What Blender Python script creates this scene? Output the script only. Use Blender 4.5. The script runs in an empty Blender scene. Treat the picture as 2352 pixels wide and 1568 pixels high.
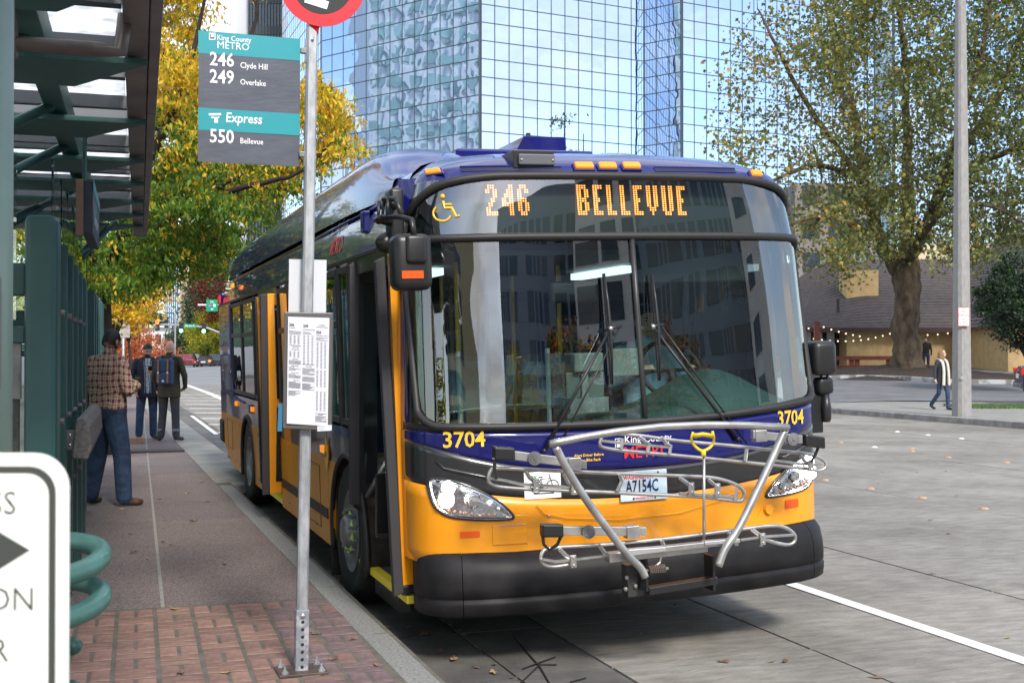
import bpy, math, random
import numpy as np
from mathutils import Vector, Matrix
random.seed(7); rng=np.random.default_rng(11)
sc=bpy.context.scene; col=sc.collection
# ---------------------------------------------------------------- camera
FPX=2780.; CH=1.73; PIT=math.atan(27/FPX)
cam=bpy.data.objects.new('camera',bpy.data.cameras.new('camera')); col.objects.link(cam)
cam.location=(0,0,CH); cam.rotation_euler=(math.pi/2+PIT,0,0)
cam.data.sensor_width=36; cam.data.lens=FPX/2352*36; cam.data.clip_start=.05; cam.data.clip_end=3000
cam.data.dof.use_dof=True; cam.data.dof.focus_distance=7.6; cam.data.dof.aperture_fstop=13
sc.camera=cam
# ---------------------------------------------------------------- sky and sun
SUN_EL=math.radians(40); SUN_AZ=math.radians(158)     # azimuth from +Y towards +X
w=bpy.data.worlds.new("World"); sc.world=w; w.use_nodes=True; nt=w.node_tree; nt.nodes.clear()
def N(nt,t,**k):
    n=nt.nodes.new(t)
    for a,b in k.items(): setattr(n,a,b)
    return n
out=N(nt,'ShaderNodeOutputWorld'); bg=N(nt,'ShaderNodeBackground'); bg2=N(nt,'ShaderNodeBackground'); mx=N(nt,'ShaderNodeMixShader')
sky=N(nt,'ShaderNodeTexSky'); sky.sky_type='NISHITA'; sky.sun_disc=False; sky.sun_elevation=SUN_EL; sky.sun_rotation=SUN_AZ
nt.links.new(sky.outputs[0],bg.inputs[0]); bg.inputs[1].default_value=.14
tc=N(nt,'ShaderNodeTexCoord'); mp=N(nt,'ShaderNodeMapping'); mp.inputs['Scale'].default_value=(1,1,2.6)
nz=N(nt,'ShaderNodeTexNoise'); nz.inputs['Scale'].default_value=2.3; nz.inputs['Detail'].default_value=7; nz.inputs['Roughness'].default_value=.55
nt.links.new(tc.outputs['Generated'],mp.inputs[0]); nt.links.new(mp.outputs[0],nz.inputs['Vector'])
cr=N(nt,'ShaderNodeValToRGB'); cr.color_ramp.elements[0].position=.45; cr.color_ramp.elements[1].position=.60
cr.color_ramp.elements[0].color=(.10,.10,.10,1); cr.color_ramp.elements[1].color=(1,1,1,1)
nt.links.new(nz.outputs[0],cr.inputs[0])
nz2=N(nt,'ShaderNodeTexNoise'); nz2.inputs['Scale'].default_value=5; nz2.inputs['Detail'].default_value=5
nt.links.new(mp.outputs[0],nz2.inputs['Vector'])
cc=N(nt,'ShaderNodeValToRGB'); cc.color_ramp.elements[0].position=.35; cc.color_ramp.elements[1].position=.62
cc.color_ramp.elements[0].color=(.62,.70,.84,1); cc.color_ramp.elements[1].color=(1,.99,.97,1)
nt.links.new(nz2.outputs[0],cc.inputs[0]); nt.links.new(cc.outputs[0],bg2.inputs[0]); bg2.inputs[1].default_value=.74
nt.links.new(cr.outputs[0],mx.inputs[0]); nt.links.new(bg.outputs[0],mx.inputs[1]); nt.links.new(bg2.outputs[0],mx.inputs[2]); nt.links.new(mx.outputs[0],out.inputs[0])
sl=bpy.data.lights.new('sun','SUN'); sl.energy=1.7; sl.angle=math.radians(10); sl.color=(1,.95,.86)
so=bpy.data.objects.new('sun',sl); col.objects.link(so)
sd=Vector((math.sin(SUN_AZ)*math.cos(SUN_EL),math.cos(SUN_AZ)*math.cos(SUN_EL),math.sin(SUN_EL)))
so.rotation_euler=sd.to_track_quat('Z','Y').to_euler()
sc.view_settings.view_transform='Standard'; sc.view_settings.look='None'; sc.view_settings.gamma=1; sc.view_settings.use_curve_mapping=False
sc.view_settings.exposure=1.30
# ---------------------------------------------------------------- coordinates
cp,sp=math.cos(PIT),math.sin(PIT)
def ray(px,py):
    x=(px-1176)/FPX; z=(784-py)/FPX
    return Vector((x/(cp-z*sp),1,(sp+z*cp)/(cp-z*sp)))
def P(px,py,Y): return Vector((0,0,CH))+ray(px,py)*Y
def G(px,py,z=0.):
    d=ray(px,py); return Vector((0,0,CH))+d*((z-CH)/d.z)
TH=.3341; tc_,ts_=math.cos(TH),math.sin(TH); X0,Y0=-.3888,6.4008
def U(u,v,z=0.): return Vector((X0+u*tc_-v*ts_,Y0+u*ts_+v*tc_,z))   # street frame
QA=math.radians(17.2); qc,qs=math.cos(QA),math.sin(QA); QX,QY=-2.17,7.54
def Q(a,b,z=.15): return Vector((QX+a*qc-b*qs,QY+a*qs+b*qc,z))      # paving frame
# ---------------------------------------------------------------- helpers
def link(o,parent=None):
    col.objects.link(o)
    if parent: o.parent=parent
    return o
def tag(o,label=None,cat=None,group=None,kind=None):
    if label: o['label']=label
    if cat: o['category']=cat
    if group: o['group']=group
    if kind: o['kind']=kind
    return o
def empty(name,loc=(0,0,0),rz=0.,label=None,cat=None,group=None):
    o=bpy.data.objects.new(name,None); link(o); o.empty_display_size=.1
    o.location=loc; o.rotation_euler=(0,0,rz); return tag(o,label,cat,group)
def copy_tree(o,parent=None):
    c=o.copy(); col.objects.link(c); c.parent=parent
    for ch in list(o.children): copy_tree(ch,c)
    return c
class MB:
    def __init__(s): s.v=[]; s.f=[]; s.m=[]
    def add(s,vs,fs,mi=0):
        n=len(s.v); s.v+= [tuple(x) for x in vs]; s.f+=[tuple(i+n for i in f) for f in fs]; s.m+=[mi]*len(fs); return s
    def box(s,lo,hi,M=None,mi=0):
        a,b=lo,hi; vs=[Vector((x,y,z)) for x in(a[0],b[0]) for y in(a[1],b[1]) for z in(a[2],b[2])]
        if M: vs=[M@q for q in vs]
        return s.add(vs,[(0,1,3,2),(4,6,7,5),(0,4,5,1),(2,3,7,6),(0,2,6,4),(1,5,7,3)],mi)
    def hexa(s,q,h,mi=0):   # quad q (4 pts) thickened by vector h
        q=[Vector(x) for x in q]; h=Vector(h); vs=q+[x+h for x in q]
        return s.add(vs,[(3,2,1,0),(4,5,6,7),(0,1,5,4),(1,2,6,5),(2,3,7,6),(3,0,4,7)],mi)
    def prism(s,poly,h,mi=0):
        n=len(poly); h=Vector(h); poly=[Vector(x) for x in poly]; vs=poly+[x+h for x in poly]
        return s.add(vs,[tuple(range(n-1,-1,-1)),tuple(range(n,2*n))]+[(i,(i+1)%n,n+(i+1)%n,n+i) for i in range(n)],mi)
    def tube(s,pts,r,n=8,mi=0,cap=True,closed=False):
        pts=[Vector(p) for p in pts]; k=len(pts); rr=r if hasattr(r,'__len__') else [r]*k
        T=[]
        for i in range(k):
            if closed: t=pts[(i+1)%k]-pts[i-1]
            else: t=pts[min(i+1,k-1)]-pts[max(i-1,0)]
            T.append(t.normalized() if t.length>1e-9 else Vector((0,0,1)))
        a=Vector((0,0,1)) if abs(T[0].z)<.9 else Vector((1,0,0)); nn=(a-T[0]*a.dot(T[0])).normalized(); vs=[]
        for i in range(k):
            nn=(nn-T[i]*nn.dot(T[i])).normalized(); b=T[i].cross(nn)
            for j in range(n):
                an=2*math.pi*j/n; vs.append(pts[i]+(nn*math.cos(an)+b*math.sin(an))*rr[i])
        fs=[]
        for i in range(k if closed else k-1):
            for j in range(n):
                i2=(i+1)%k; fs.append((i*n+j,i*n+(j+1)%n,i2*n+(j+1)%n,i2*n+j))
        if cap and not closed: fs+=[tuple(range(n-1,-1,-1)),tuple((k-1)*n+j for j in range(n))]
        return s.add(vs,fs,mi)
    def grid(s,rows,mi=0,closed=False):
        m=len(rows[0]); vs=[p for r in rows for p in r]; fs=[]
        for i in range(len(rows)-1):
            for j in range(m if closed else m-1):
                fs.append((i*m+j,i*m+(j+1)%m,(i+1)*m+(j+1)%m,(i+1)*m+j))
        return s.add(vs,fs,mi)
    def lathe(s,prof,M=None,n=24,mi=0):
        rows=[]
        for r,z in prof:
            rows.append([Vector((r*math.cos(2*math.pi*j/n),r*math.sin(2*math.pi*j/n),z)) for j in range(n)])
        if M: rows=[[M@p for p in r] for r in rows]
        return s.grid(rows,mi,closed=True)
    def ball(s,c,r,n=10,mi=0):
        r=Vector(r) if hasattr(r,'__len__') else Vector((r,r,r)); c=Vector(c); rows=[]
        for i in range(n+1):
            a=math.pi*i/n; q=max(math.sin(a),1e-3)
            rows.append([c+Vector((r.x*q*math.cos(2*math.pi*j/(n*2)),r.y*q*math.sin(2*math.pi*j/(n*2)),r.z*-math.cos(a))) for j in range(n*2)])
        return s.grid(rows,mi,closed=True)
    def mesh(s,name,mats):
        me=bpy.data.meshes.new(name); me.from_pydata(s.v,[],s.f)
        for m in (mats if isinstance(mats,(list,tuple)) else [mats]): me.materials.append(m)
        if any(s.m): me.polygons.foreach_set('material_index',s.m)
        me.update(); return me
    def build(s,name,mats,parent=None,smooth=False,bevel=0.,solid=0.,sub=0):
        me=s.mesh(name,mats); o=bpy.data.objects.new(name,me); link(o,parent)
        if smooth: me.polygons.foreach_set('use_smooth',[True]*len(me.polygons))
        if solid: md=o.modifiers.new('s','SOLIDIFY'); md.thickness=solid; md.offset=0
        if sub: md=o.modifiers.new('u','SUBSURF'); md.levels=sub; md.render_levels=sub
        if bevel: md=o.modifiers.new('b','BEVEL'); md.width=bevel; md.segments=2; md.limit_method='ANGLE'
        return o
def catmull(pts,k=6,closed=False):
    pts=[Vector(p) for p in pts]; n=len(pts); o=[]
    for i in range(n if closed else n-1):
        if closed: a,b,c,d=pts[i-1],pts[i],pts[(i+1)%n],pts[(i+2)%n]
        else: a,b,c,d=pts[max(i-1,0)],pts[i],pts[i+1],pts[min(i+2,n-1)]
        for j in range(k):
            t=j/k; o.append(.5*((2*b)+(c-a)*t+(2*a-5*b+4*c-d)*t*t+(3*b-a-3*c+d)*t**3))
    if not closed: o.append(pts[-1])
    return o
# text -> mesh, mapped by a function (x,y)->point
def text(s,size,fn,m,parent=None,name='lettering',bold=0.,align='LEFT',sx=1.,shear=0.,sub=False,res=2):
    cu=bpy.data.curves.new('t','FONT'); cu.body=s; cu.size=1; cu.offset=bold; cu.align_x=align; cu.resolution_u=res; cu.shear=shear; cu.space_character=1.0
    o=bpy.data.objects.new('t',cu); col.objects.link(o); dg=bpy.context.evaluated_depsgraph_get()
    me=bpy.data.meshes.new_from_object(o.evaluated_get(dg)); bpy.data.objects.remove(o); bpy.data.curves.remove(cu)
    for v in me.vertices: v.co=Vector(fn(v.co.x*size*sx,v.co.y*size))
    me.materials.clear(); me.materials.append(m); me.update()
    ob=bpy.data.objects.new(name,me); return link(ob,parent)
def plane_fn(o,ax,ay,off=None):
    o=Vector(o); ax=Vector(ax).normalized(); ay=Vector(ay).normalized()
    if off: o=o+off
    return lambda x,y:o+ax*x+ay*y
# ---------------------------------------------------------------- materials
def leafmat(name,c,tr=.45):
    m=bpy.data.materials.new(name); m.use_nodes=True; nt=m.node_tree; nt.nodes.clear()
    o=N(nt,'ShaderNodeOutputMaterial'); d=N(nt,'ShaderNodeBsdfPrincipled'); t=N(nt,'ShaderNodeBsdfTranslucent'); x=N(nt,'ShaderNodeMixShader')
    tc=N(nt,'ShaderNodeTexCoord'); nz=N(nt,'ShaderNodeTexNoise'); nz.inputs['Scale'].default_value=9.; nt.links.new(tc.outputs['Object'],nz.inputs['Vector'])
    cr=N(nt,'ShaderNodeValToRGB'); cr.color_ramp.elements[0].position=.3; cr.color_ramp.elements[1].position=.7
    cr.color_ramp.elements[0].color=(*[q*.65 for q in c],1); cr.color_ramp.elements[1].color=(*[min(1,q*1.35) for q in c],1)
    nt.links.new(nz.outputs[0],cr.inputs[0]); nt.links.new(cr.outputs[0],d.inputs['Base Color']); nt.links.new(cr.outputs[0],t.inputs[0])
    d.inputs['Roughness'].default_value=.45; d.inputs['Specular IOR Level'].default_value=.35
    x.inputs[0].default_value=tr; nt.links.new(d.outputs[0],x.inputs[1]); nt.links.new(t.outputs[0],x.inputs[2]); nt.links.new(x.outputs[0],o.inputs[0]); return m
def mat(name,c,rough=.6,rot=0.,metal=0.,var=0.,scale=5.,bump=0.,bscale=40.,coat=0.,em=0.,emc=None,c2=None,alpha=None,stretch=None,coord='Object',dist=.02,spec=.5,trans=0.,voro=False,stain=0.,detail=6.,contrast=(.35,.65)):
    m=bpy.data.materials.new(name); m.use_nodes=True; nt=m.node_tree; b=nt.nodes['Principled BSDF']
    b.inputs['Base Color'].default_value=(*c,1); b.inputs['Roughness'].default_value=rough; b.inputs['Metallic'].default_value=metal
    b.inputs['Specular IOR Level'].default_value=spec
    if coat: b.inputs['Coat Weight'].default_value=coat; b.inputs['Coat Roughness'].default_value=.03
    if em: b.inputs['Emission Color'].default_value=(*(emc or c),1); b.inputs['Emission Strength'].default_value=em
    if trans: b.inputs['Transmission Weight'].default_value=trans
    if var or bump or c2:
        tc=N(nt,'ShaderNodeTexCoord'); mp=N(nt,'ShaderNodeMapping'); nt.links.new(tc.outputs[coord],mp.inputs[0])
        if stretch: mp.inputs['Scale'].default_value=stretch
        if rot: mp.vector_type='TEXTURE'; mp.inputs['Rotation'].default_value=(0,0,rot); mp.inputs['Scale'].default_value=tuple(1/x for x in stretch)
    if var or c2:
        nz=N(nt,'ShaderNodeTexNoise'); nz.inputs['Scale'].default_value=scale; nz.inputs['Detail'].default_value=detail; nz.inputs['Roughness'].default_value=.6; nt.links.new(mp.outputs[0],nz.inputs['Vector'])
        cr=N(nt,'ShaderNodeValToRGB'); cr.color_ramp.elements[0].position,cr.color_ramp.elements[1].position=contrast
        a=c if c2 else tuple(x*(1-var) for x in c); d=c2 if c2 else tuple(min(1,x*(1+var)) for x in c)
        cr.color_ramp.elements[0].color=(*a,1); cr.color_ramp.elements[1].color=(*d,1)
        nt.links.new(nz.outputs[0],cr.inputs[0]); nt.links.new(cr.outputs[0],b.inputs['Base Color'])
    if stain:
        n3=N(nt,'ShaderNodeTexNoise'); n3.inputs['Scale'].default_value=.42; n3.inputs['Detail'].default_value=9; n3.inputs['Roughness'].default_value=.68; t3=N(nt,'ShaderNodeNewGeometry'); nt.links.new(t3.outputs['Position'],n3.inputs['Vector'])
        r3=N(nt,'ShaderNodeValToRGB'); r3.color_ramp.elements[0].position=.36; r3.color_ramp.elements[1].position=.60; k_=1-stain; r3.color_ramp.elements[0].color=(k_,k_*.98,k_*.95,1); r3.color_ramp.elements[1].color=(1,1,1,1); nt.links.new(n3.outputs[0],r3.inputs[0])
        m3=N(nt,'ShaderNodeMix'); m3.data_type='RGBA'; m3.blend_type='MULTIPLY'; m3.inputs[0].default_value=1; nt.links.new(cr.outputs[0],m3.inputs[6]); nt.links.new(r3.outputs[0],m3.inputs[7]); nt.links.new(m3.outputs[2],b.inputs['Base Color'])
    if bump:
        n2=N(nt,'ShaderNodeTexVoronoi' if voro else 'ShaderNodeTexNoise'); n2.inputs['Scale'].default_value=bscale
        if not voro: n2.inputs['Detail'].default_value=4
        nt.links.new(mp.outputs[0],n2.inputs['Vector']); bp=N(nt,'ShaderNodeBump'); bp.inputs['Strength'].default_value=bump; bp.inputs['Distance'].default_value=dist
        nt.links.new(n2.outputs[0],bp.inputs['Height']); nt.links.new(bp.outputs[0],b.inputs['Normal'])
    return m
def glass(name,tint,refl=.08,rough=.0,ior=1.5,bump=0.,bscale=1.5,gl=(1,1,1)):
    m=bpy.data.materials.new(name); m.use_nodes=True; nt=m.node_tree; nt.nodes.clear()
    o=N(nt,'ShaderNodeOutputMaterial'); t=N(nt,'ShaderNodeBsdfTransparent'); g=N(nt,'ShaderNodeBsdfGlossy'); x=N(nt,'ShaderNodeMixShader'); fr=N(nt,'ShaderNodeFresnel'); ad=N(nt,'ShaderNodeMath')
    t.inputs[0].default_value=(*tint,1); g.inputs[0].default_value=(*gl,1); g.inputs['Roughness'].default_value=rough; fr.inputs[0].default_value=ior; ad.operation='ADD'; ad.use_clamp=True; ad.inputs[1].default_value=refl
    if bump:
        tc=N(nt,'ShaderNodeTexCoord'); nz=N(nt,'ShaderNodeTexNoise'); nz.inputs['Scale'].default_value=bscale; nz.inputs['Detail'].default_value=0; bp=N(nt,'ShaderNodeBump'); bp.inputs['Strength'].default_value=bump; bp.inputs['Distance'].default_value=.05
        nt.links.new(tc.outputs['Object'],nz.inputs['Vector']); nt.links.new(nz.outputs[0],bp.inputs['Height']); nt.links.new(bp.outputs[0],g.inputs['Normal'])
    nt.links.new(fr.outputs[0],ad.inputs[0]); nt.links.new(ad.outputs[0],x.inputs[0]); nt.links.new(t.outputs[0],x.inputs[1]); nt.links.new(g.outputs[0],x.inputs[2]); nt.links.new(x.outputs[0],o.inputs[0]); return m
M={}
M['blue']=mat('bus_blue_paint',(.008,.010,.12),.25,coat=.8,spec=.2,var=.06,scale=1.2,stain=.15)
M['yel']=mat('bus_yellow_paint',(.88,.33,.002),.35,coat=.8,var=.07,scale=2,stain=.14)
M['blk']=mat('black_band_paint',(.018,.018,.02),.3,coat=.6)
M['rub']=mat('black_rubber',(.018,.017,.017),.55,bump=.15,bscale=60,dist=.002)
M['bump']=mat('bumper_plastic',(.017,.016,.018),.5,spec=.2,var=.35,scale=5,stain=.35,bump=.3,bscale=400,dist=.001)
M['plas']=mat('black_plastic',(.014,.014,.015),.38,bump=.1,bscale=300,dist=.001)
M['frame']=mat('dark_frame',(.03,.03,.03),.4)
M['steel']=mat('brushed_steel',(.50,.49,.47),.36,metal=.85,var=.22,scale=9,bump=.12,bscale=90,dist=.002)
M['galv']=mat('galvanised_steel',(.24,.25,.27),.5,metal=.5,c2=(.42,.44,.46),scale=22,bump=.25,bscale=60,dist=.002,stretch=(1,1,.35))
M['chrome']=mat('chrome',(.85,.85,.86),.08,metal=1,bump=.6,bscale=35,dist=.01)
M['wsg']=glass('windscreen_glass',(.68,.84,.80),.115,ior=1.5,bump=.10,bscale=1.6)
M['sideg']=glass('side_window_glass',(.32,.36,.36),.10,ior=1.6,bump=.02,bscale=3)
M['clear']=glass('clear_shelter_glass',(.80,.90,.86),.05)
M['lens']=glass('lamp_lens',(.92,.93,.95),.06)
M['org']=mat('orange_lens',(.95,.22,.01),.25,em=.3,emc=(1,.3,.02))
M['orgr']=mat('orange_reflector',(.75,.09,.01),.3)
M['led']=mat('led_amber',(1,.4,.08),.5,em=1.9,emc=(1,.27,.04))
M['lamp']=mat('lit_lamp',(1,1,1),.4,em=8,emc=(1,.97,.92))
M['white']=mat('white_paint',(.78,.79,.80),.5)
M['black']=mat('black_ink',(.012,.012,.013),.55)
M['red']=mat('red_paint',(.62,.01,.02),.4)
M['redtxt']=mat('red_lettering',(.75,.02,.02),.45)
M['ytxt']=mat('yellow_lettering',(.85,.5,.03),.45)
M['teal']=mat('teal_print',(.015,.27,.31),.35,bump=.15,bscale=30,dist=.002)
M['sgrey']=mat('sign_grey_print',(.085,.095,.12),.3,var=.12,scale=6,bump=.25,bscale=28,dist=.003,stretch=(1,1,3))
M['green']=mat('shelter_green_paint',(.035,.105,.10),.38,var=.12,scale=2)
M['greend']=mat('canopy_green_paint',(.035,.115,.108),.5,var=.15,scale=3)
M['greenl']=mat('pale_green_column_paint',(.13,.19,.155),.4,var=.15,scale=2)
M['pipe']=mat('green_pipe_paint',(.05,.14,.12),.35,var=.15,scale=5,bump=.1,bscale=60,dist=.002)
M['fascia']=mat('stained_fascia',(.15,.13,.125),.42,var=.35,scale=2.5,metal=.2,stretch=(1,1,.3))
M['frost']=leafmat('roof_panel_film',(.95,.97,.97),.92); M['roofp']=glass('roof_panel_glass',(.90,.94,.94),.03)
M['wood']=mat('weathered_wood',(.20,.185,.17),.8,var=.35,scale=6,bump=.5,bscale=25,dist=.004,stretch=(8,1,8))
M['green2']=mat('green_sign_paint',(.0,.25,.13),.4)
M['int']=mat('interior_grey',(.10,.11,.12),.7); M['intd']=mat('interior_dark',(.02,.024,.026),.7)
M['dash']=mat('dash_plastic',(.05,.10,.095),.55)
M['seat']=mat('seat_fabric',(.03,.06,.14),.8)
M['tyre']=mat('tyre_rubber',(.013,.013,.013),.75,bump=.4,bscale=40,dist=.006)
M['steelw']=mat('wheel_steel',(.22,.22,.22),.45,metal=.6,var=.3,scale=8)
# ================================================================ GROUND
asph=mat('far_asphalt',(.20,.20,.205),.9,var=.12,scale=.25,bump=.3,bscale=60,dist=.01)
conc=mat('road_concrete',(.20,.193,.182),.85,c2=(.285,.275,.262),scale=1.3,bump=.75,bscale=60,dist=.006,coord='Object',stretch=(.35,3.2,1),contrast=(.25,.75))
concs=[mat('road_concrete_%s'%n,c,.85,c2=c2,scale=3.,detail=14,bump=1.,bscale=16,dist=.010,stretch=(1.3,5.,1),rot=TH,stain=.42,contrast=(.30,.70)) for n,c,c2 in (('pale',(.20,.184,.158),(.335,.312,.272)),('mid',(.187,.172,.148),(.318,.297,.26)),('grey',(.193,.179,.156),(.326,.306,.27)))]
gutc=mat('gutter_concrete',(.09,.085,.08),.85,stain=.3,c2=(.16,.152,.14),scale=3,bump=.8,bscale=70,dist=.006)
walk=mat('sidewalk_concrete',(.23,.22,.20),.85,var=.15,scale=2,bump=.4,bscale=60,dist=.004)
drive=mat('driveway_asphalt',(.13,.13,.135),.9,var=.2,scale=1,bump=.4,bscale=50,dist=.008)
paintw=mat('white_road_paint',(.62,.62,.60),.7,c2=(.78,.78,.76),scale=25,bump=.3,bscale=60,dist=.003)
def S01(x,a,b):
    t=min(1,max(0,(x-a)/(b-a))); return t*t*(3-2*t)
def terr(x,y):
    # ground rises gently beyond the far pavement on the right
    u=(x-X0)*tc_+(y-Y0)*ts_
    return .0285*max(0,y-34)*S01(u,18.4,24)*(1-S01(y,75,110)*.0)
b_=MB(); rows=[]
ys=[-700,-200,-60,-20,0,10,20,26,30,34,38,42,46,50,54,58,62,66,70,76,84,95,110,140,200,400,900,2000]
xs=[-1500,-400,-100,-40,-10,0,5,8,10,12,14,16,18,20,22,24,27,30,34,40,50,70,120,300,1500]
hmax=lambda x,y: min(terr(x,y),1.3)-.02
for y in ys: rows.append([(x,y,hmax(x,y)) for x in xs])
g=MB().grid(rows).build('ground',asph,smooth=True); tag(g,kind='structure')
# road slabs in the street frame
slabroot=MB().hexa([U(-.1,-30,-.2),U(18.4,-30,-.2),U(18.4,60,-.2),U(-.1,60,-.2)],(0,0,.188)).build('road',gutc); tag(slabroot,kind='structure')
ucuts=[.42,.98,2.25,4.46,7.52,11.2,14.8,18.38]; vb=[-30,-21,-16.4,-11.8,-7.2,-3.8,-.03,1.02,5.55,10.1,14.7,19.3,23.9,28.5,33.1,37.7,42.3,60]
for i in range(len(ucuts)-1):
    for j in range(len(vb)-1):
        g_=.009; h=random.uniform(-.002,.002)
        q=[U(ucuts[i]+g_,vb[j]+g_,h-.05),U(ucuts[i+1]-g_,vb[j]+g_,h-.05),U(ucuts[i+1]-g_,vb[j+1]-g_,h-.05),U(ucuts[i]+g_,vb[j+1]-g_,h-.05)]
        c0=sum(q,Vector())/4; mb=MB().hexa([x-c0 for x in q],(0,0,.05)); o=mb.build('concrete_slab',gutc if i==0 else concs[(i*3+j)%3],slabroot); o.location=c0
for j in range(len(vb)-1):
    o=MB().hexa([U(-.1,vb[j]+.005,-.06),U(.41,vb[j]+.005,-.06),U(.41,vb[j+1]-.005,-.06),U(-.1,vb[j+1]-.005,-.06)],(0,0,.055)).build('gutter_slab',gutc,slabroot)
# asphalt cross street beyond
# markings
def strip(u0,v0,u1,v1,wd,name='road_marking',z=.004,m=None):
    a,b=U(u0,v0,z),U(u1,v1,z); d=(b-a).normalized(); n=Vector((-d.y,d.x,0))*wd/2
    o=MB().hexa([a-n,a+n,b+n,b-n],(0,0,.003)).build(name,m or paintw); return tag(o,kind='structure')
strip(3.22,-8,3.22,44,.115)
for i,yy in enumerate([906,913,920,929,938,948,961,975,993,1016,1043]):
    a=G(400+ (yy-906)*1.15,yy); bq=G(620,yy+1); d=(bq-a).normalized(); n=Vector((-d.y,d.x,0))*.11
    o=MB().hexa([a-n+Vector((0,0,.004)),a+n+Vector((0,0,.004)),bq+n+Vector((0,0,.004)),bq-n+Vector((0,0,.004))],(0,0,.003)).build('road_marking',paintw); tag(o,kind='structure')
pts=[G(428,884),G(480,903),G(530,925),G(600,960)]; mbm=MB()
for a,bq in zip(pts,pts[1:]):
    d=(bq-a).normalized(); n=Vector((-d.y,d.x,0))*.13; mbm.hexa([a-n+Vector((0,0,.006)),a+n+Vector((0,0,.006)),bq+n+Vector((0,0,.006)),bq-n+Vector((0,0,.006))],(0,0,.003))
tag(mbm.build('road_marking',paintw),kind='structure')
a,bq=G(440,955),G(497,998); d=(bq-a).normalized(); n=Vector((-d.y,d.x,0))*.05
tag(MB().hexa([a-n+Vector((0,0,.009)),a+n+Vector((0,0,.009)),bq+n+Vector((0,0,.009)),bq-n+Vector((0,0,.009))],(0,0,.003)).build('road_marking',paintw),kind='structure')
# far crossing bars
for k in range(7):
    a=Vector((-44+k*3.4,118,.004)); tag(MB().box(a-Vector((1.1,1.6,0)),a+Vector((1.1,1.6,.004))).build('road_marking',paintw),kind='structure')
tar=mat('black_sealant',(.012,.012,.012),.7)
for pi_,pp in enumerate(([(1200,1535),(1235,1522),(1275,1508)],[(1195,1568),(1240,1525),(1278,1525)],[(1310,1565),(1345,1556)],[(1180,1462),(1240,1530),(1262,1568)])):
    q=[G(x,y,.006) for x,y in pp]; tag(MB().tube(q,.0045,5).build('sealant_crack',tar),('short black sealant stroke crossing the long one on the road slab','black sealant stroke running to the bottom edge of the picture','small separate black sealant dash right of the crossed strokes','longest black sealant stroke running towards the bumper')[pi_],'road mark','sealant strokes on the road',None); 
# ---- sidewalk
und=MB().hexa([U(-9,-12,-.1),U(-.12,-12,-.1),U(-.12,9.0,-.1),U(-9,9,-.1)],(0,0,.2485)).hexa([U(-14,9.0,-.1),U(.26,9.0,-.1),U(.26,60,-.1),U(-14,60,-.1)],(0,0,.225)).build('sidewalk',mat('mortar_bed',(.105,.098,.08),.95,var=.25,scale=8,bump=.5,bscale=90,dist=.004)); tag(und,kind='structure')
gran=[mat('red_granite_%s'%n,c,.75,c2=c2,scale=75,detail=2,bump=.35,bscale=80,dist=.003,stain=.22,contrast=(.4,.6)) for n,c,c2 in (('a',(.09,.068,.064),(.255,.205,.197)),('b',(.085,.064,.061),(.24,.192,.186)),('c',(.10,.075,.070),(.27,.218,.208)))]
def kq(b,ulim): # a-coordinate in Q frame of the street line u=ulim at row b
    # solve Q(a,b) has u=ulim
    f=lambda a:(Q(a,b).x-X0)*tc_+(Q(a,b).y-Y0)*ts_
    f0,f1=f(0),f(1); return (ulim-f0)/(f1-f0)
bs=[.02,.96,2.5,4.05,5.55,7.05,8.6,10.1,11.6,13.1,14.6,16.3,18,20,22.5,25,28,32,36,42,50]
acols=[-7.2,-5.4,-3.6,-1.8,0.]
for j in range(len(bs)-1):
    b0,b1=bs[j]+.004,bs[j+1]-.004
    for i in range(5):
        if i<4: q=[Q(acols[i]+.012,b0,.1),Q(acols[i+1]-.014,b0,.1),Q(acols[i+1]-.014,b1,.1),Q(acols[i]+.012,b1,.1)]
        else:
            q=[Q(.014,b0,.1),Q(kq(b0,-.31),b0,.1),Q(kq(b1,-.31),b1,.1),Q(.014,b1,.1)]
        h=random.uniform(-.0015,.0015); c0=sum(q,Vector())/4
        o=MB().hexa([x-c0 for x in q],(0,0,.05+h)).build('granite_slab',gran[(i+j*2)%3],und); o.location=c0
# thin metal joint strip
MB().hexa([Q(-.012,.02,.12),Q(.012,.02,.12),Q(.012,46,.12),Q(-.012,46,.12)],(0,0,.0312)).build('joint_strip',mat('joint_filler',(.25,.235,.21),.7,var=.2,scale=20),und)
# kerb stones (near) and apron
kc=mat('kerb_granite',(.14,.14,.135),.85,c2=(.26,.26,.25),scale=60,bump=.6,bscale=60,dist=.005,detail=3)
vv=[-9,-6.5,-4,-2.2,-.62,.55,2.0,3.6,5.2,6.9,8.7]
for j in range(len(vv)-1):
    a,b=vv[j]+.006,vv[j+1]-.006; j1=random.uniform(-.006,.006)
    prof=[(-.30,.152),(-.30,-.1),(-.10,-.1),(-.095,.10),(-.125,.148)]
    o=MB().prism([U(u_+j1,a,z_) for u_,z_ in prof],U(0,b-a)-U(0,0)).build('kerb_stone',kc,und,bevel=.006)
ap=mat('apron_concrete',(.22,.21,.19),.85,c2=(.32,.31,.28),scale=2.5,bump=.4,bscale=60,dist=.004)
av=[8.75,10.6,12.5,14.6,16.8,19.2,22,25,28.5,32,36,42,50,60]
for j in range(len(av)-1):
    MB().hexa([U(-.295,av[j]+.008,.04),U(.28,av[j]+.008,.04),U(.28,av[j+1]-.008,.04),U(-.295,av[j+1]-.008,.04)],(0,0,.10)).build('apron_slab',ap,und)
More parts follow.
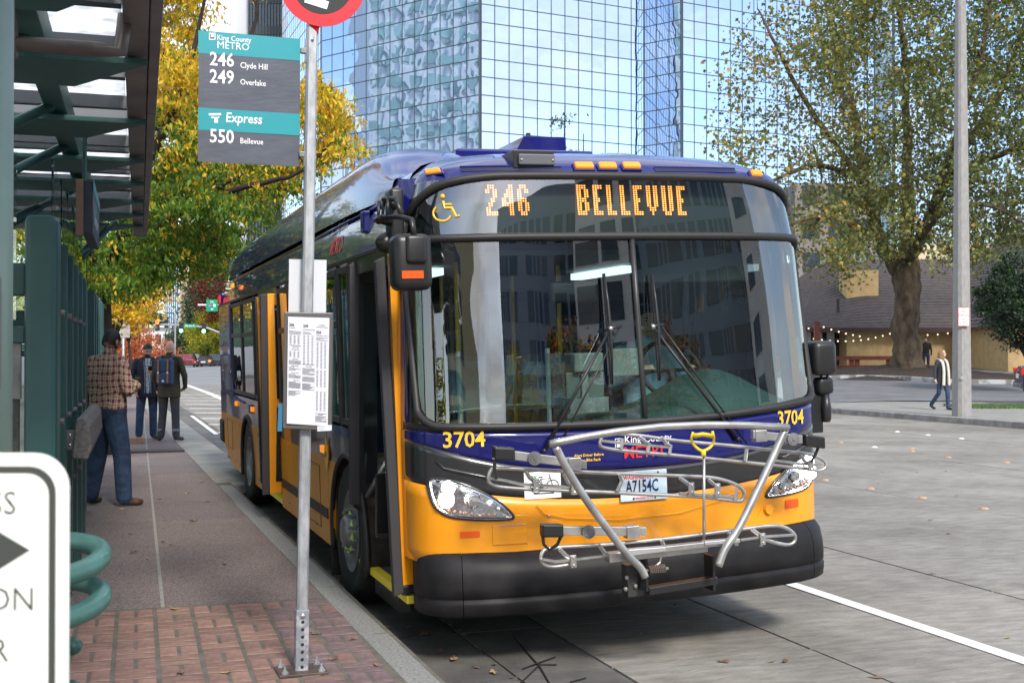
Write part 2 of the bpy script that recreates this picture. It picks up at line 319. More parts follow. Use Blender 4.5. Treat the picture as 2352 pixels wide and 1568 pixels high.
# bricks: basket weave, columns .215 wide
bm=[mat('red_brick_%d'%i,c,.85,c2=c2,scale=14,bump=.35,bscale=38,dist=.003,detail=5) for i,(c,c2) in enumerate((((.17,.092,.07),(.27,.16,.13)),((.15,.083,.066),(.24,.145,.12)),((.20,.11,.085),(.30,.18,.145)),((.12,.08,.08),(.21,.14,.138)),((.10,.068,.072),(.19,.125,.128))))]
def brickmesh(w,l,m):
    e=.004; v=[(-w/2,-l/2,0),(w/2,-l/2,0),(w/2,l/2,0),(-w/2,l/2,0),(-w/2,-l/2,.05),(w/2,-l/2,.05),(w/2,l/2,.05),(-w/2,l/2,.05),(-w/2+e,-l/2+e,.054),(w/2-e,-l/2+e,.054),(w/2-e,l/2-e,.054),(-w/2+e,l/2-e,.054)]
    f=[(0,1,5,4),(1,2,6,5),(2,3,7,6),(3,0,4,7),(4,5,9,8),(5,6,10,9),(6,7,11,10),(7,4,8,11),(8,9,10,11)]
    return MB().add(v,f).mesh('brick',m)
BME={(k,i):brickmesh(*((.200,.087) if k==0 else (.092,.190)),bm[i]) for k in (0,1) for i in range(5)}
cand=[]
CW=.219; RH=.414
for ci in range(-14,12):
    a0=-.05+ci*CW; off=.2 if ci%2 else 0.
    for rj in range(0,14):
        b0=-.012-rj*RH+off
        purple=a0>.60
        for da,db,k in ((CW/2,-.050,0),(CW/2,-.154,0),(CW/2-.0535,-.311,1),(CW/2+.0535,-.311,1)):
            a=a0+da; b=b0+db
            if b>-.05 and k==0 and b+.05>0: continue
            if b+ (.1 if k else .047)>.0: continue
            p=Q(a,b); u=(p.x-X0)*tc_+(p.y-Y0)*ts_
            if u>-.33: continue
            cand.append((p.length,p,k,purple))
cand.sort(key=lambda t:abs(t[1].y-6.6)+.35*abs(t[1].x+1.4))
rest=MB()
for n_,(d_,p,k,pu) in enumerate(cand):
    mi=random.choice((3,4,3,4,1) if pu else (0,1,2,0,2,1))
    me=BME[(k,mi)]
    T=Matrix.Translation((p.x,p.y,.0965+random.uniform(-.002,.0025)))@Matrix.Rotation(QA+random.uniform(-.012,.012),4,'Z')@Matrix.Rotation(random.uniform(-.006,.006),4,'X')
    if n_<290:
        o=bpy.data.objects.new('brick',me); link(o,und); o.matrix_local=T
    else: rest.add([T@v.co for v in me.vertices],[tuple(f.vertices) for f in me.polygons],mi)
tag(rest.build('brick_paving',bm,und),kind='stuff')
# black edge strip, wooden block
tag(MB().hexa([U(-1.95,13.9,.15),U(-.32,13.9,.15),U(-.32,14.15,.15),U(-1.95,14.15,.15)],(0,0,.035)).build('edge_strip',M['rub'],bevel=.01),'long dark rubber strip lying across the sidewalk behind the two men','rubber strip')
p=G(300,1018,.15); M4=Matrix.Translation(p)@Matrix.Rotation(TH,4,'Z')
tag(MB().box((-.22,-.09,0),(.22,.09,.1),M4).build('wood_block',mat('brown_timber',(.22,.14,.08),.8,var=.3,scale=5),bevel=.008),'short brown timber block on the sidewalk left of the navy jacket man','wood block')
# ---- far right pavement, island, driveway, grass
def kerbline(pts,z0,h,wd,m,name,root=None,seg=1):
    for a,b in zip(pts,pts[1:]):
        a=Vector(a);b=Vector(b); d=(b-a).normalized(); n=Vector((-d.y,d.x,0))*wd; e=d*.01
        o=MB().hexa([a+e,b-e,b-e+n,a+e+n],(0,0,h)).build(name,m,root,bevel=.02)
isl=[U(18.5,-14),U(18.5,10),U(18.5,20),U(18.5,23.5),U(18.75,25.2),U(19.4,26.5),U(20.5,27.1),U(23,27.3),U(45,27.5),U(45,-14)]
isl=[Vector((p.x,p.y,0)) for p in isl]
r_=MB().prism([p+Vector((0,0,-.2)) for p in isl],(0,0,.345)).build('far_sidewalk',walk); tag(r_,kind='structure')
kl=[U(18.38,-14),U(18.38,-6),U(18.38,0),U(18.38,6),U(18.38,12),U(18.38,16.5),U(18.38,20.5),U(18.38,23.6),U(18.65,25.4),U(19.35,26.7),U(20.5,27.35)]
kerbm=mat('far_kerb',(.17,.16,.15),.85,c2=(.30,.285,.27),scale=4,bump=.4,bscale=40)
for a,b in zip(kl,kl[1:]):
    d=(b-a).normalized(); n=Vector((-d.y,d.x,0))*-.2; e=d*.008
    MB().hexa([a+e+Vector((0,0,-.05)),b-e+Vector((0,0,-.05)),b-e+n+Vector((0,0,-.05)),a+e+n+Vector((0,0,-.05))],(0,0,.205)).build('kerb_stone',kerbm,r_,bevel=.02)
def sheet(name,pts,m,dz,kind='structure'):
    # sheet following the terrain
    mb=MB(); n=24
    (ax,ay),(bx,by),(cx,cy),(dx,dy)=pts; rows=[]
    for i in range(n+1):
        t=i/n; row=[]
        for j in range(n+1):
            s=j/n; x=(ax*(1-s)+bx*s)*(1-t)+(dx*(1-s)+cx*s)*t; y=(ay*(1-s)+by*s)*(1-t)+(dy*(1-s)+cy*s)*t
            row.append((x,y,min(terr(x,y),1.3)+dz))
        rows.append(row)
    return tag(mb.grid(rows).build(name,m,smooth=True),kind=kind)
sheet('driveway',[(9.8,40),(45,36),(60,62),(14,58)],drive,.02)
grassm=mat('grass_green',(.05,.10,.02),.9,c2=(.10,.17,.035),scale=3)
# grass strip: blades as stuff
gp=MB(); rr=random.Random(5)
for k in range(5200):
    x=rr.uniform(13.0,30); y=rr.uniform(34.6,36.6)+ (x-13)*-.03; z=max(.145,min(terr(x,y),1.3)) if False else .14
    a=rr.uniform(0,6.28); h=rr.uniform(.05,.12); dx,dy=.02*math.cos(a),.02*math.sin(a)
    gp.add([(x-dx,y-dy,z),(x+dx,y+dy,z),(x+rr.uniform(-.04,.04),y+rr.uniform(-.04,.04),z+h)],[(0,1,2)])
tag(gp.build('grass',grassm),'short green grass strip between the far pavement and the driveway','grass',None,'stuff')
sheet('grass_verge',[(13,34.4),(30,33.8),(30,36.2),(13,36.8)],mat('verge_soil',(.06,.08,.03),.95,var=.3,scale=2),.13)
# mulch bed and its worn white kerb
bedk=[P(1885,884,52),P(1930,878,53.5),P(1990,878,54),P(2060,882,53),P(2120,888,51.5),P(2150,893,50.5),P(2200,896,50),P(2352,900,49.5)]
bedm=mat('bed_kerb_worn_paint',(.17,.165,.155),.85,c2=(.42,.43,.44),scale=1.6,detail=7,contrast=(.45,.55))
bk=empty('bed_kerb',(bedk[0].x,bedk[0].y,0),0,'low kerb with worn white paint round the mulch bed of the big tree','kerb')
for a,b in zip(bedk,bedk[1:]):
    d=(b-a).normalized(); n=Vector((-d.y,d.x,0))*.25; o=Vector(bk.location)
    a0=Vector((a.x,a.y,min(terr(a.x,a.y),1.3)-.1)); b0=Vector((b.x,b.y,min(terr(b.x,b.y),1.3)-.1))
    MB().hexa([a0-o,b0-o,b0-o+n,a0-o+n],(0,0,.30)).build('kerb_stone',bedm,bk,bevel=.02)
mul=mat('dark_mulch',(.022,.014,.010),.95,c2=(.06,.036,.024),scale=9,bump=1.,bscale=12,dist=.08)
rows=[]; tc0=P(2080,845,56.5)
for i in range(15):
    r=i/14; row=[]
    for j in range(40):
        a=2*math.pi*j/40; x=tc0.x+math.cos(a)*r*6.2*(1+.08*math.sin(3*a)); y=tc0.y+math.sin(a)*r*4.6
        row.append((x,y,min(terr(x,y),1.3)+.02+.62*(1-r)**1.3+.05*math.sin(9*a+r*7)*(1-r)+random.uniform(-.02,.03)))
    rows.append(row)
tag(MB().grid(rows,closed=True).build('mulch_bed',mul,smooth=True),kind='structure')
# raised pavement markers
rw=empty('road_stud',(0,0,0)); wmk=mat('white_stud',(.7,.7,.68),.5); omk=mat('amber_stud',(.42,.25,.14),.5,var=.2,scale=30)
col.objects.unlink(rw); bpy.data.objects.remove(rw)
for me_,px,py,lb,g in [('w',3365,1619,'round white ceramic road stud',0),('w',3480,1632,'',0),('w',3606,1645,'',0),('o',3153,1660,'',1),('w2',3280,1677,'',0),('o',3418,1683,'',1),('o',3420,1693,'',1),('o',3556,1716,'',1),('o',3775,1735,'',1),('o',3095,1801,'',1),('o',3264,1833,'',1),('o',3460,1868,'',1),('o',3690,1908,'',1)]:
    p=G(px/1.6327,py/1.6327,0)
    o=MB().lathe([(.0001,.022),(.025,.021),(.045,.014),(.055,0)],n=16).build('road_stud',omk if g else wmk,smooth=True); o.location=(p.x,p.y,.001)
    tag(o,'low round amber stud glued to the concrete road' if g else 'low round white stud glued to the far lane of the road','road stud','amber road studs' if g else 'white road studs')
# fallen leaves
lm=[mat('dry_leaf_%d'%i,c,.8,var=.3,scale=40) for i,c in enumerate(((.26,.15,.07),(.15,.08,.045),(.34,.24,.09),(.20,.11,.06)))]
def leafpiece(p,s,mi):
    mb=MB(); n=9; ps=[]
    for k in range(n):
        a=2*math.pi*k/n; r=s*(1 if k%2==0 else .52)*random.uniform(.8,1.1); ps.append((r*math.cos(a)*1.1,r*.6*math.sin(a),random.uniform(.0,.3)*s))
    mb.add([(0,0,.12*s)]+ps,[(0,1+k,1+(k+1)%n) for k in range(n)]); o=mb.build('fallen_leaf',lm[mi]); o.location=p; o.rotation_euler=(0,0,random.uniform(0,6)); return o
L=[(895,890,.04),(1420,-1,0)]
lv=[(640,2040,.15),(500,2070,.15),(555,2095,.15),(840,2113,.15),(725,1953,.15),(490,2002,.15),(650,2283,.15),(600,1870,.15),(755,1808,.15),(780,1880,.15),(456,1908,.15),(1248,2470,.15),(1410,2490,.15),(675,2523,.15),(850,2520,.15),(1180,2375,.15),(1320,2395,.15),(610,2030,.15),(700,1850,.15),
(1430,2390,0),(1370,2300,0),(1385,2275,0),(1310,2225,0),(1275,2175,0),(1400,2310,0),(1440,2335,0),(1450,2350,0),(1540,2350,0),(1590,2375,0),(1620,2380,0),(1250,2130,0),(1650,2440,0),(1700,2470,0),(1785,2500,0),(1850,2520,0),(2528,2270,0),(2790,2320,0),(2945,2478,0),(2895,2480,0),(3588,1858,0),(3640,1770,0),(3490,1950,0),(3780,2390,0),(3290,2540,0),(3560,2000,0),(3440,1771,0),(3290,1811,0),(3310,1770,0),(3500,2150,0),(2710,2480,0),(2400,2380,0),(1080,1970,0),(1130,2020,0),(1190,2080,0),(3545,1767,0),(3100,1900,0)]
for i,(x,y,z) in enumerate(lv):
    p=G(x/1.6327,y/1.6327,z+.004); on='sidewalk paving' if z else 'road concrete'
    tag(leafpiece((p.x,p.y,z+.004),random.uniform(.026,.05)*(1 if p.y<9 else 1.1),i%4),'dry brown autumn leaf lying on the '+on,'leaf','fallen leaves on the '+on)
# leaf litter in the gutter seam
lt=MB()
for k in range(650):
    v=random.uniform(-4,30); u=random.choice((random.gauss(.415,.02),random.gauss(-.07,.03) if v<8.7 else random.gauss(.31,.03))); p=U(u,v,.006); s=random.uniform(.008,.024); a=random.uniform(0,6.28)
    lt.add([(p.x+s*math.cos(a+t)*(1 if t%2<1.5 else .6),p.y+s*math.sin(a+t),p.z+random.uniform(0,.01)) for t in (0,1.57,3.14,4.71)],[(0,1,2,3)],k%4)
tag(lt.build('leaf_litter',lm),'crumbled leaf litter along the gutter seam','leaf litter',None,'stuff')
# ================================================================ BUILDINGS
def mirror(name,tint,rough=.015,bump=.25,bscale=.6):
    m=bpy.data.materials.new(name); m.use_nodes=True; nt=m.node_tree; b=nt.nodes['Principled BSDF']
    b.inputs['Base Color'].default_value=(*tint,1); b.inputs['Metallic'].default_value=1; b.inputs['Roughness'].default_value=rough
    tc=N(nt,'ShaderNodeTexCoord'); nz=N(nt,'ShaderNodeTexNoise'); nz.inputs['Scale'].default_value=bscale; nz.inputs['Detail'].default_value=1
    oi=N(nt,'ShaderNodeObjectInfo'); ad=N(nt,'ShaderNodeVectorMath'); ad.operation='MULTIPLY_ADD'; ad.inputs[1].default_value=(1,1,1)
    ml=N(nt,'ShaderNodeVectorMath'); ml.operation='SCALE'; ml.inputs['Scale'].default_value=40.
    nt.links.new(oi.outputs['Random'],ml.inputs[0]); nt.links.new(tc.outputs['Object'],ad.inputs[0]); nt.links.new(ml.outputs[0],ad.inputs[2]); nt.links.new(ad.outputs[0],nz.inputs['Vector'])
    bp=N(nt,'ShaderNodeBump'); bp.inputs['Strength'].default_value=bump; bp.inputs['Distance'].default_value=.05
    nt.links.new(nz.outputs[0],bp.inputs['Height']); nt.links.new(bp.outputs[0],b.inputs['Normal']); return m
mg=mirror('mirror_glass',(.47,.59,.78),bump=.30,bscale=.55); mg2=mirror('mirror_glass_deep',(.55,.68,.82),bump=.2)
mull=mat('dark_mullion',(.04,.06,.075),.5)
def glass_tower(root,corners,cols,rowh,H,m,zoff=0.,budget=300,name='glass_pane',z0=0.,mw=.05,single=True,tilt=.0025,frames=None):
    """corners: list of (x,y); cols: panes per facet.  Panes near the camera's side are objects, the rest one stuff part"""
    rest=MB(); fr=MB(); cnt=0; rows=int((H-z0)/rowh); cands=[]
    for (a,b),nc in zip(zip(corners,corners[1:]),cols):
        a=Vector((*a,0)); b=Vector((*b,0)); L=(b-a).length; d=(b-a)/L; nrm=Vector((d.y,-d.x,0)); w=L/nc
        Mx=Matrix(((d.x,0,nrm.x,0),(d.y,0,nrm.y,0),(0,1,0,0),(0,0,0,1)))  # local x along, y up, z outward
        me=None
        for j in range(rows):
            for i in range(nc):
                c=a+d*(w*(i+.5))+Vector((0,0,z0+zoff+rowh*(j+.5)))
                if me is None:
                    hw,hh=w/2-mw/2,rowh/2-mw/2
                    me=MB().box((-hw,-hh,-.03),(hw,hh,0)).mesh(name,m)
                dd=c-Vector((0,0,CH)); px=1176+FPX*dd.x/dd.y; py=811-FPX*dd.z/dd.y
                vis=(-40<px<2400 and -60<py<500)
                cands.append((0 if vis else 1,dd.length,c,Mx,me))
        for i in range(nc+1):
            p=a+d*(w*i); k=.10 if i in (0,nc) else mw/2
            fr.hexa([p-d*k-nrm*.12,p+d*k-nrm*.12,p+d*k+nrm*.012,p-d*k+nrm*.012],(0,0,H))
        for j in range(rows+1):
            z=z0+zoff+rowh*j; q=Vector((0,0,z)); e=Vector((0,0,mw/2))
            fr.hexa([a-nrm*.12+q-e,b-nrm*.12+q-e,b+nrm*.012+q-e,a+nrm*.012+q-e],(0,0,mw))
    cands.sort(key=lambda t:(t[0],t[1]))
    for k,(vi,dl,c,Mx,me) in enumerate(cands):
        R=Matrix.Rotation(random.gauss(0,tilt),4,'X')@Matrix.Rotation(random.gauss(0,tilt),4,'Y')
        T=Matrix.Translation(c-Vector(root.location))@Mx@R
        if single and k<budget:
            o=bpy.data.objects.new(name,me); link(o,root); o.matrix_local=T
        else: rest.add([T@v.co for v in me.vertices],[tuple(f.vertices) for f in me.polygons])
    loc=Vector(root.location)
    fr.v=[tuple(Vector(v)-loc) for v in fr.v]
    fr.build('mullion_grid',mull,root)
    if rest.v: tag(rest.build('upper_panes' if single else 'window_panes',m,root),kind='stuff')
A1=(-19.5,123.3); A0=(-27.8,146.); A2=(-2.9,110.); A3=(12.9,118.); A4=(16.2,115.2); A5=(38.,126.6); A6=(39.6,125.3); A7=(75,143)
tw=empty('mirror_glass_tower',(0,122,0),0,'tall faceted tower of blue mirror glass reflecting clouds behind the bus','glass tower')
glass_tower(tw,[A0,A1,A2,A3,A4,A5,A6,A7],[18,13,12,3,17,1,24],1.66,66,mg,zoff=.35,mw=.10)
MB().prism([(x,y-122+.35,0) for x,y in (A0,A1,A2,A3,A4,A5,A6,A7,(75,170),(-27.8,170))],(0,0,66)).build('core',mull,tw)
# dark glass tower seen to its left
dk=mat('dark_tower_glass',(.02,.03,.045),.12,metal=.0,var=.5,scale=.6,spec=.9); dkf=mat('tower_spandrel',(.05,.06,.07),.5)
dt=empty('dark_tower',(-40,165,0),0,'dark grey glass tower with horizontal floor bands left of the mirror tower','tower')
x0,x1=P(572,0,160).x+40,P(663,0,160).x+40
for k in range(17):
    MB().box((x0,-5,k*4.1),(x1,20,k*4.1+2.9)).build('window_band',dk,dt); MB().box((x0-.1,-5.15,k*4.1+2.9),(x1+.1,20,k*4.1+4.1)).build('spandrel',dkf,dt)
mb=MB()
for k in range(14): xx=x0+(x1-x0)*k/13; mb.box((xx-.07,-5.25,0),(xx+.07,-4.95,70))
mb.build('mullion_grid',mull,dt)
MB().box((x0-2.0,-4,0),(x0-.12,20,70)).build('side_pier',mat('pale_pier',(.55,.56,.58),.6),dt)
# tall pale-green and white tower off to the left (seen mirrored in the glass)
pg=mat('pale_green_glass',(.36,.50,.46),.2,var=.25,scale=.25); pw=mat('white_cladding',(.72,.74,.72),.6,var=.05,scale=.5)
gt=empty('pale_green_tower',(-95,86,0),0,'white clad tower with pale green window bands seen mirrored in the glass facade','tower')
MB().box((-15,-28,0),(14.8,26,92)).build('wall',pw,gt)
for k in range(24):
    MB().box((-15.1,-27.6,k*3.8+.9),(15.0,25.6,k*3.8+2.9)).build('window_band',pg,gt)
mb=MB()
for k in range(22): mb.box((14.85,-27.8+k*2.54,0),(15.15,-27.2+k*2.54,92))
mb.build('pier',pw,gt)
# ---- far street end: blue glass block, beige block, low white house, hills
bg_=mirror('blue_curtain_glass',(.45,.62,.78),.05,.3,.3)
bb=empty('blue_glass_building',(P(394,0,260).x,260,0),0,'pale blue glass office block at the far end of the street','office building')
xa,xb=P(375,0,260).x-bb.location.x,P(415,0,260).x-bb.location.x
glass_tower(bb,[(bb.location.x+xa,262),(bb.location.x+xb,260)],[7],2.6,24,bg_,single=True,budget=70,mw=.25)
MB().box((xa,2.4,0),(xb,22,24)).build('wall',pw,bb)
bgm=mat('beige_stone_cladding',(.52,.39,.25),.7,var=.1,scale=.3); tq=mat('teal_window_glass',(.04,.12,.13),.15)
be=empty('beige_building',(P(470,0,240).x,240,0),0,'beige stone office block with rows of teal windows at the far end','office building')
xa,xb=P(414,0,240).x-be.location.x,P(560,0,240).x-be.location.x
MB().box((xa,0,0),(xb,22,26)).build('wall',bgm,be)
for k in range(6):
    MB().box((xa-.3,-.3,4.2*k+3.6),(xb,0,4.2*k+4.2)).build('ledge',bgm,be)
    for i in range(3): MB().box((xa+2.6+i*3.4,-.12,4.2*k+.9),(xa+5.2+i*3.4,.05,4.2*k+3.2)).build('window',tq,be)
    for i in range(2): MB().box((xa-.12,3+i*7,4.2*k+.9),(xa+.05,7+i*7,4.2*k+3.2)).build('window',tq,be)
lw=empty('low_white_building',(P(365,0,210).x,210,0),0,'low white flat roofed building below the signals at the far end','building')
xa,xb=P(325,0,210).x-lw.location.x,P(420,0,210).x-lw.location.x
MB().box((xa,0,0),(xb,10,6.2)).build('wall',pw,lw); MB().box((xa-.6,-.8,6.2),(xb+.6,10.5,6.7)).build('roof',pw,lw)
for i in range(5): MB().box((xa+1+i*1.6,-.1,3.3),(xa+2.0+i*1.6,.05,5)).build('window',dk,lw)
hm=mat('far_hill_forest',(.02,.045,.03),.95,var=.6,scale=.12,bump=1,bscale=.3,dist=3)
rows=[]
for i,yy in enumerate((330,345,380,440)):
    row=[]
    for j in range(160):
        x=-170+j*1.4; hgt=(0,.75,1.,.8)[i]*(13+3.5*math.sin(j*.11)+2*math.sin(j*.37)+ (1.6*abs(math.sin(j*1.7))+random.uniform(0,2.2) if i else 0)); row.append((x,yy,hgt))
    rows.append(row)
tag(MB().grid(rows).build('wooded_hill',hm),'low wooded hill closing the far end of the street','hill',None,'structure')
# ---- restaurant on the right
cream=mat('cream_stucco',(.52,.36,.17),.85,var=.1,scale=3,bump=.6,bscale=14,dist=.03,stretch=(1,1,1))
shi=mat('dark_shingles',(.068,.054,.052),.9,var=.2,scale=3,bump=.3,bscale=30); brn=mat('dark_brown_trim',(.045,.02,.015),.6)
RY=68.; gz=.85
rs=empty('restaurant',(25,RY,gz),0,'low cream stucco restaurant with a long dark shingle roof behind the plane tree','restaurant')
ro=Vector(rs.location)
xl=P(1700,0,RY).x-25; xm=P(1945,0,RY).x-25; xr=P(2212,0,RY).x-25; x2=P(2560,0,RY-6).x-25; ez=P(0,752,RY).z-gz
MB().box((xm,0,-.6),(xr,.3,ez)).build('wall',cream,rs)
MB().box((xl,1.6,-.6),(xm,1.9,ez)).build('recessed_wall',mat('dark_timber_wall',(.05,.025,.02),.7),rs)
MB().box((xm-.05,0,-.6),(xm-.002,1.6,ez)).build('return_wall',cream,rs)
for a in (0.35,1.05,1.7):
    MB().box((xm-a-.42,1.5,1.35),(xm-a,1.59,2.45)).build('menu_board',M['white'],rs)
dr=MB().box((xm-5.9,1.5,-.5),(xm-4.6,1.59,2.2)).build('door',mat('red_door_paint',(.35,.03,.02),.5),rs)
for a in (xm-5.75,xm-5.15): MB().box((a,1.46,.5),(a+.45,1.52,2.0)).build('pane',dk,dr)
# gable wall to the right, nearer
gy=-6; rzl=P(0,715,RY-6).z-gz
pl=[(xr+.0,gy,-.6),(x2,gy,-.6),(x2,gy,ez+5.2),(xr,gy,ez+.2)]
MB().prism([pl[0],pl[1],pl[2],pl[3]],(0,.3,0)).build('gable_wall',cream,rs)
MB().box((xr-.02,gy+.3,-.6),(xr+.28,0,ez)).build('side_wall',cream,rs)
# roof: shingle courses as real overlapping strips
roof=MB()
rx0,rx1=xl,x2+3
def rtop(x): # ridge height over x
    return 4.8-2.9*S01(P(2050,0,RY).x-25-x,0,5.8)
slope_n=26; ridge_y=11.5
for k in range(slope_n):
    a=k/slope_n; b=(k+1.12)/slope_n
    row0=[];row1=[]
    for j in range(31):
        x=rx0+(xr+5.5-rx0)*j/30; h=rtop(x)
        row0.append((x,-.7+(ridge_y+.7)*a,ez-.1+h*a+.05)); row1.append((x,-.7+(ridge_y+.7)*b,ez-.1+h*b+.012))
    roof.grid([row0,row1])
    roof.grid([[(p[0],p[1],p[2]-.05) for p in row0],row0])
rf=roof.build('roof',shi,rs)
# front gable roof plane over the right wing
rg=MB(); L0=Vector((xr-.7,gy-.8,ez-.1)); L1=Vector((xr-.7,ridge_y,ez-.1)); R0=Vector((x2+1,gy-.8,ez+6.0)); R1=Vector((x2+1,ridge_y,ez+6.0))
for k in range(30):
    a=k/30;b=(k+1.1)/30; rg.grid([[L0.lerp(R0,a)+Vector((0,0,.05)),L1.lerp(R1,a)+Vector((0,0,.05))],[L0.lerp(R0,b)+Vector((0,0,.01)),L1.lerp(R1,b)+Vector((0,0,.01))]])
    rg.grid([[L0.lerp(R0,a),L1.lerp(R1,a)],[L0.lerp(R0,a)+Vector((0,0,.05)),L1.lerp(R1,a)+Vector((0,0,.05))]])
rg.build('gable_roof',shi,rs)
MB().hexa([L0+Vector((0,-.05,-.28)),R0+Vector((0,-.05,-.28)),R0+Vector((0,-.05,.06)),L0+Vector((0,-.05,.06))],(0,.1,0)).build('rake_board',brn,rs)
MB().box((rx0,-.85,ez-.28),(xr-.5,-.65,ez-.02)).build('gutter',brn,rs)
MB().tube([(xr-.9,-.7,ez-.2),(xr-.35,-.3,ez-.5),(xr-.3,-.25,-.4)],.07,6).build('downpipe',brn,rs)
MB().hexa([Vector((xr+.1,gy-.1,1.25)),Vector((x2,gy-.1,-.25)),Vector((x2,gy-.1,.1)),Vector((xr+.1,gy-.1,1.62))],(0,.09,0)).build('rail_board',brn,rs)
ch=MB().box((P(1938,0,RY+5).x-25,4.5,ez+.8),(P(2010,0,RY+5).x-25,6.2,P(0,622,RY+5).z-gz)).build('chimney',cream,rs)
MB().lathe([(.28,0),(.3,.3),(.5,.45),(.5,.75),(.3,.85),(.3,1.1),(.02,1.15)],Matrix.Translation((P(1975,0,RY+5).x-25,5.4,P(0,622,RY+5).z-gz)),14).build('chimney_vent',M['galv'],rs,smooth=True)
MB().tube([(xr-6.5,2.2,ez+.9),(xr-6.5,2.2,ez+1.7)],.09,8).build('vent_pipe',mat('dark_pipe',(.03,.03,.03),.6),rs)
# white rooftop units and cream block behind
ub=empty('white_roofed_building',(P(1900,0,100).x,100,1),0,'white low building with rooftop vents showing over the restaurant roof','building')
xa,xb=P(1810,0,100).x-ub.location.x,P(2025,0,100).x-ub.location.x
MB().box((xa,0,0),(xb,10,P(0,668,100).z-1)).build('wall',pw,ub); MB().box((xa+5,1,P(0,668,100).z-1.05),(xa+7.4,3,P(0,640,100).z-1)).build('roof_unit',mat('grey_unit',(.35,.37,.4),.5),ub)
MB().lathe([(.9,0),(.9,.8),(.7,1.2),(.01,1.3)],Matrix.Translation((xa+3.5,2,P(0,668,100).z-1.05)),16).build('roof_vent',M['white'],ub,smooth=True)
cb=empty('cream_block',(P(2230,0,96).x,96,1),0,'cream block with dark teal windows half hidden by the plane tree crown','building')
xa,xb=P(2100,0,96).x-cb.location.x,P(2420,0,96).x-cb.location.x
MB().box((xa,0,0),(xb,10,P(0,560,96).z-1)).build('wall',mat('cream_wall',(.5,.42,.27),.8),cb)
for i in range(5): MB().box((xa+.8+i*2.1,-.1,P(0,625,96).z-1),(xa+2.4+i*2.1,.05,P(0,595,96).z-1)).build('window',tq,cb)
gb=empty('grey_apartment_block',(P(1930,0,108).x,108,0),0,'grey and brown apartment block glimpsed through the left of the plane tree','building')
xa,xb=P(1825,0,108).x-gb.location.x,P(2010,0,108).x-gb.location.x
MB().box((xa,0,0),(xb,8,P(0,420,108).z)).build('wall',mat('grey_brown_wall',(.16,.14,.13),.8,var=.2,scale=.5),gb)
for k in range(5):
    for i in range(3): MB().box((xa+.7+i*2.3,-.1,3+k*3),(xa+2.2+i*2.3,.05,4.7+k*3)).build('window',dk,gb)
# fence, lights
fr_=mat('red_brown_timber',(.20,.05,.03),.7,var=.2,scale=4)
fy=61.; fz=terr(24,fy); fe=empty('red_timber_fence',(P(1900,0,fy).x,fy,.75),0,'red brown timber rail fence in front of the restaurant left of the big tree','fence')
f0,f1=P(1780,0,fy).x-fe.location.x,P(2060,0,fy).x-fe.location.x
for pz in (822,843,866): zz=P(0,pz,fy).z-.75; MB().box((f0,-.05,zz-.1),(f1,.05,zz+.1)).build('rail',fr_,fe)
for px in (1785,1868,1955,1968,2040): xx=P(px,0,fy).x-fe.location.x; MB().box((xx-.11,.06,-.25),(xx+.11,.2,P(0,818,fy).z-.75)).build('post',fr_,fe)
tp=MB().box((-.12,-.12,-.3),(.12,.12,P(0,738,60).z-.75)).build('timber_post',fr_); tp.location=(P(1874,0,60).x,60,.75); tag(tp,'tall dark red timber post holding the string lights left of the tree','post')
bulb=mat('warm_bulb',(1,.8,.5),.4,em=.8,emc=(1,.75,.42))
st=empty('string_lights',(P(1874,738,60).x,60,3),0,'string of small warm bulbs hung along the restaurant eave','string lights')
def swag(p0,p1,n,sag):
    pts=[]
    for k in range(n+1):
        t=k/n; q=p0.lerp(p1,t); q.z-=sag*4*t*(1-t); pts.append(q-Vector(st.location))
    MB().tube(pts,.012,4).build('wire',M['black'],st)
    for q in pts[1:-1]:
        o=MB().ball(q-Vector((0,0,.09)),.042,5).build('bulb',bulb,st,smooth=True)
swag(P(1850,770,60),P(2060,757,66),12,.35); swag(P(1874,740,60),P(1990,770,66),7,.1); swag(P(2060,757,66),P(2200,757,66.8),6,.2); swag(P(1790,745,60),P(1874,740,60),5,.3)
ns=text('OPEN',.2,plane_fn(P(1770,800,67),(1,0,0),(0,0,1)),mat('neon_blue',(.1,.2,1),.4,em=4,emc=(.15,.4,1)),None,'neon_sign'); bpy.data.objects.remove(ns)
# ---- buildings behind the viewpoint, seen mirrored in the windscreen and bodywork
def punched(name,cx,cy,w,d,h,fl,bay,wall,win,label,rot=0,sill=.28,frame=True):
    r=empty(name,(cx,cy,0),rot,label,'office building')
    MB().box((-w/2,-d/2,0),(w/2,d/2,h)).build('wall',wall,r)
    mb=MB(); nf=int(h/fl)
    for k in range(nf):
        z0=k*fl+fl*sill; z1=(k+1)*fl-.12*fl
        for (ax,sx,L) in (('y',1,w),('x',-1,d),('x',1,d)):
            n=int(L/bay)
            for i in range(n):
                a=-L/2+(i+.16)*L/n; b=-L/2+(i+.84)*L/n
                if ax=='y': mb.box((a,d/2-.2,z0),(b,d/2+.06,z1))
                else: s_=sx*w/2; mb.box((min(s_-.06*-sx*-1,s_+.06*sx)-.1*(sx<0)*0,a,z0),(max(s_+.06*sx,s_-.2*sx),b,z1)) if sx>0 else mb.box((-w/2-.06,a,z0),(-w/2+.2,b,z1))
    tag(mb.build('windows',win,r),kind='stuff'); return r
wn=mat('blue_window_glass',(.012,.03,.06),.08,spec=1.); wt=mat('stone_frame',(.80,.77,.72),.7); wd=mat('slate_frame',(.30,.34,.41),.6)
def beh(name,az,dist,w,d,h,fl,bay,wall,win,label,**k):
    a=math.radians(az); return punched(name,dist*math.sin(a),dist*math.cos(a),w,d,h,fl,bay,wall,win,label,math.pi-a+k.pop('turn',0),**k)
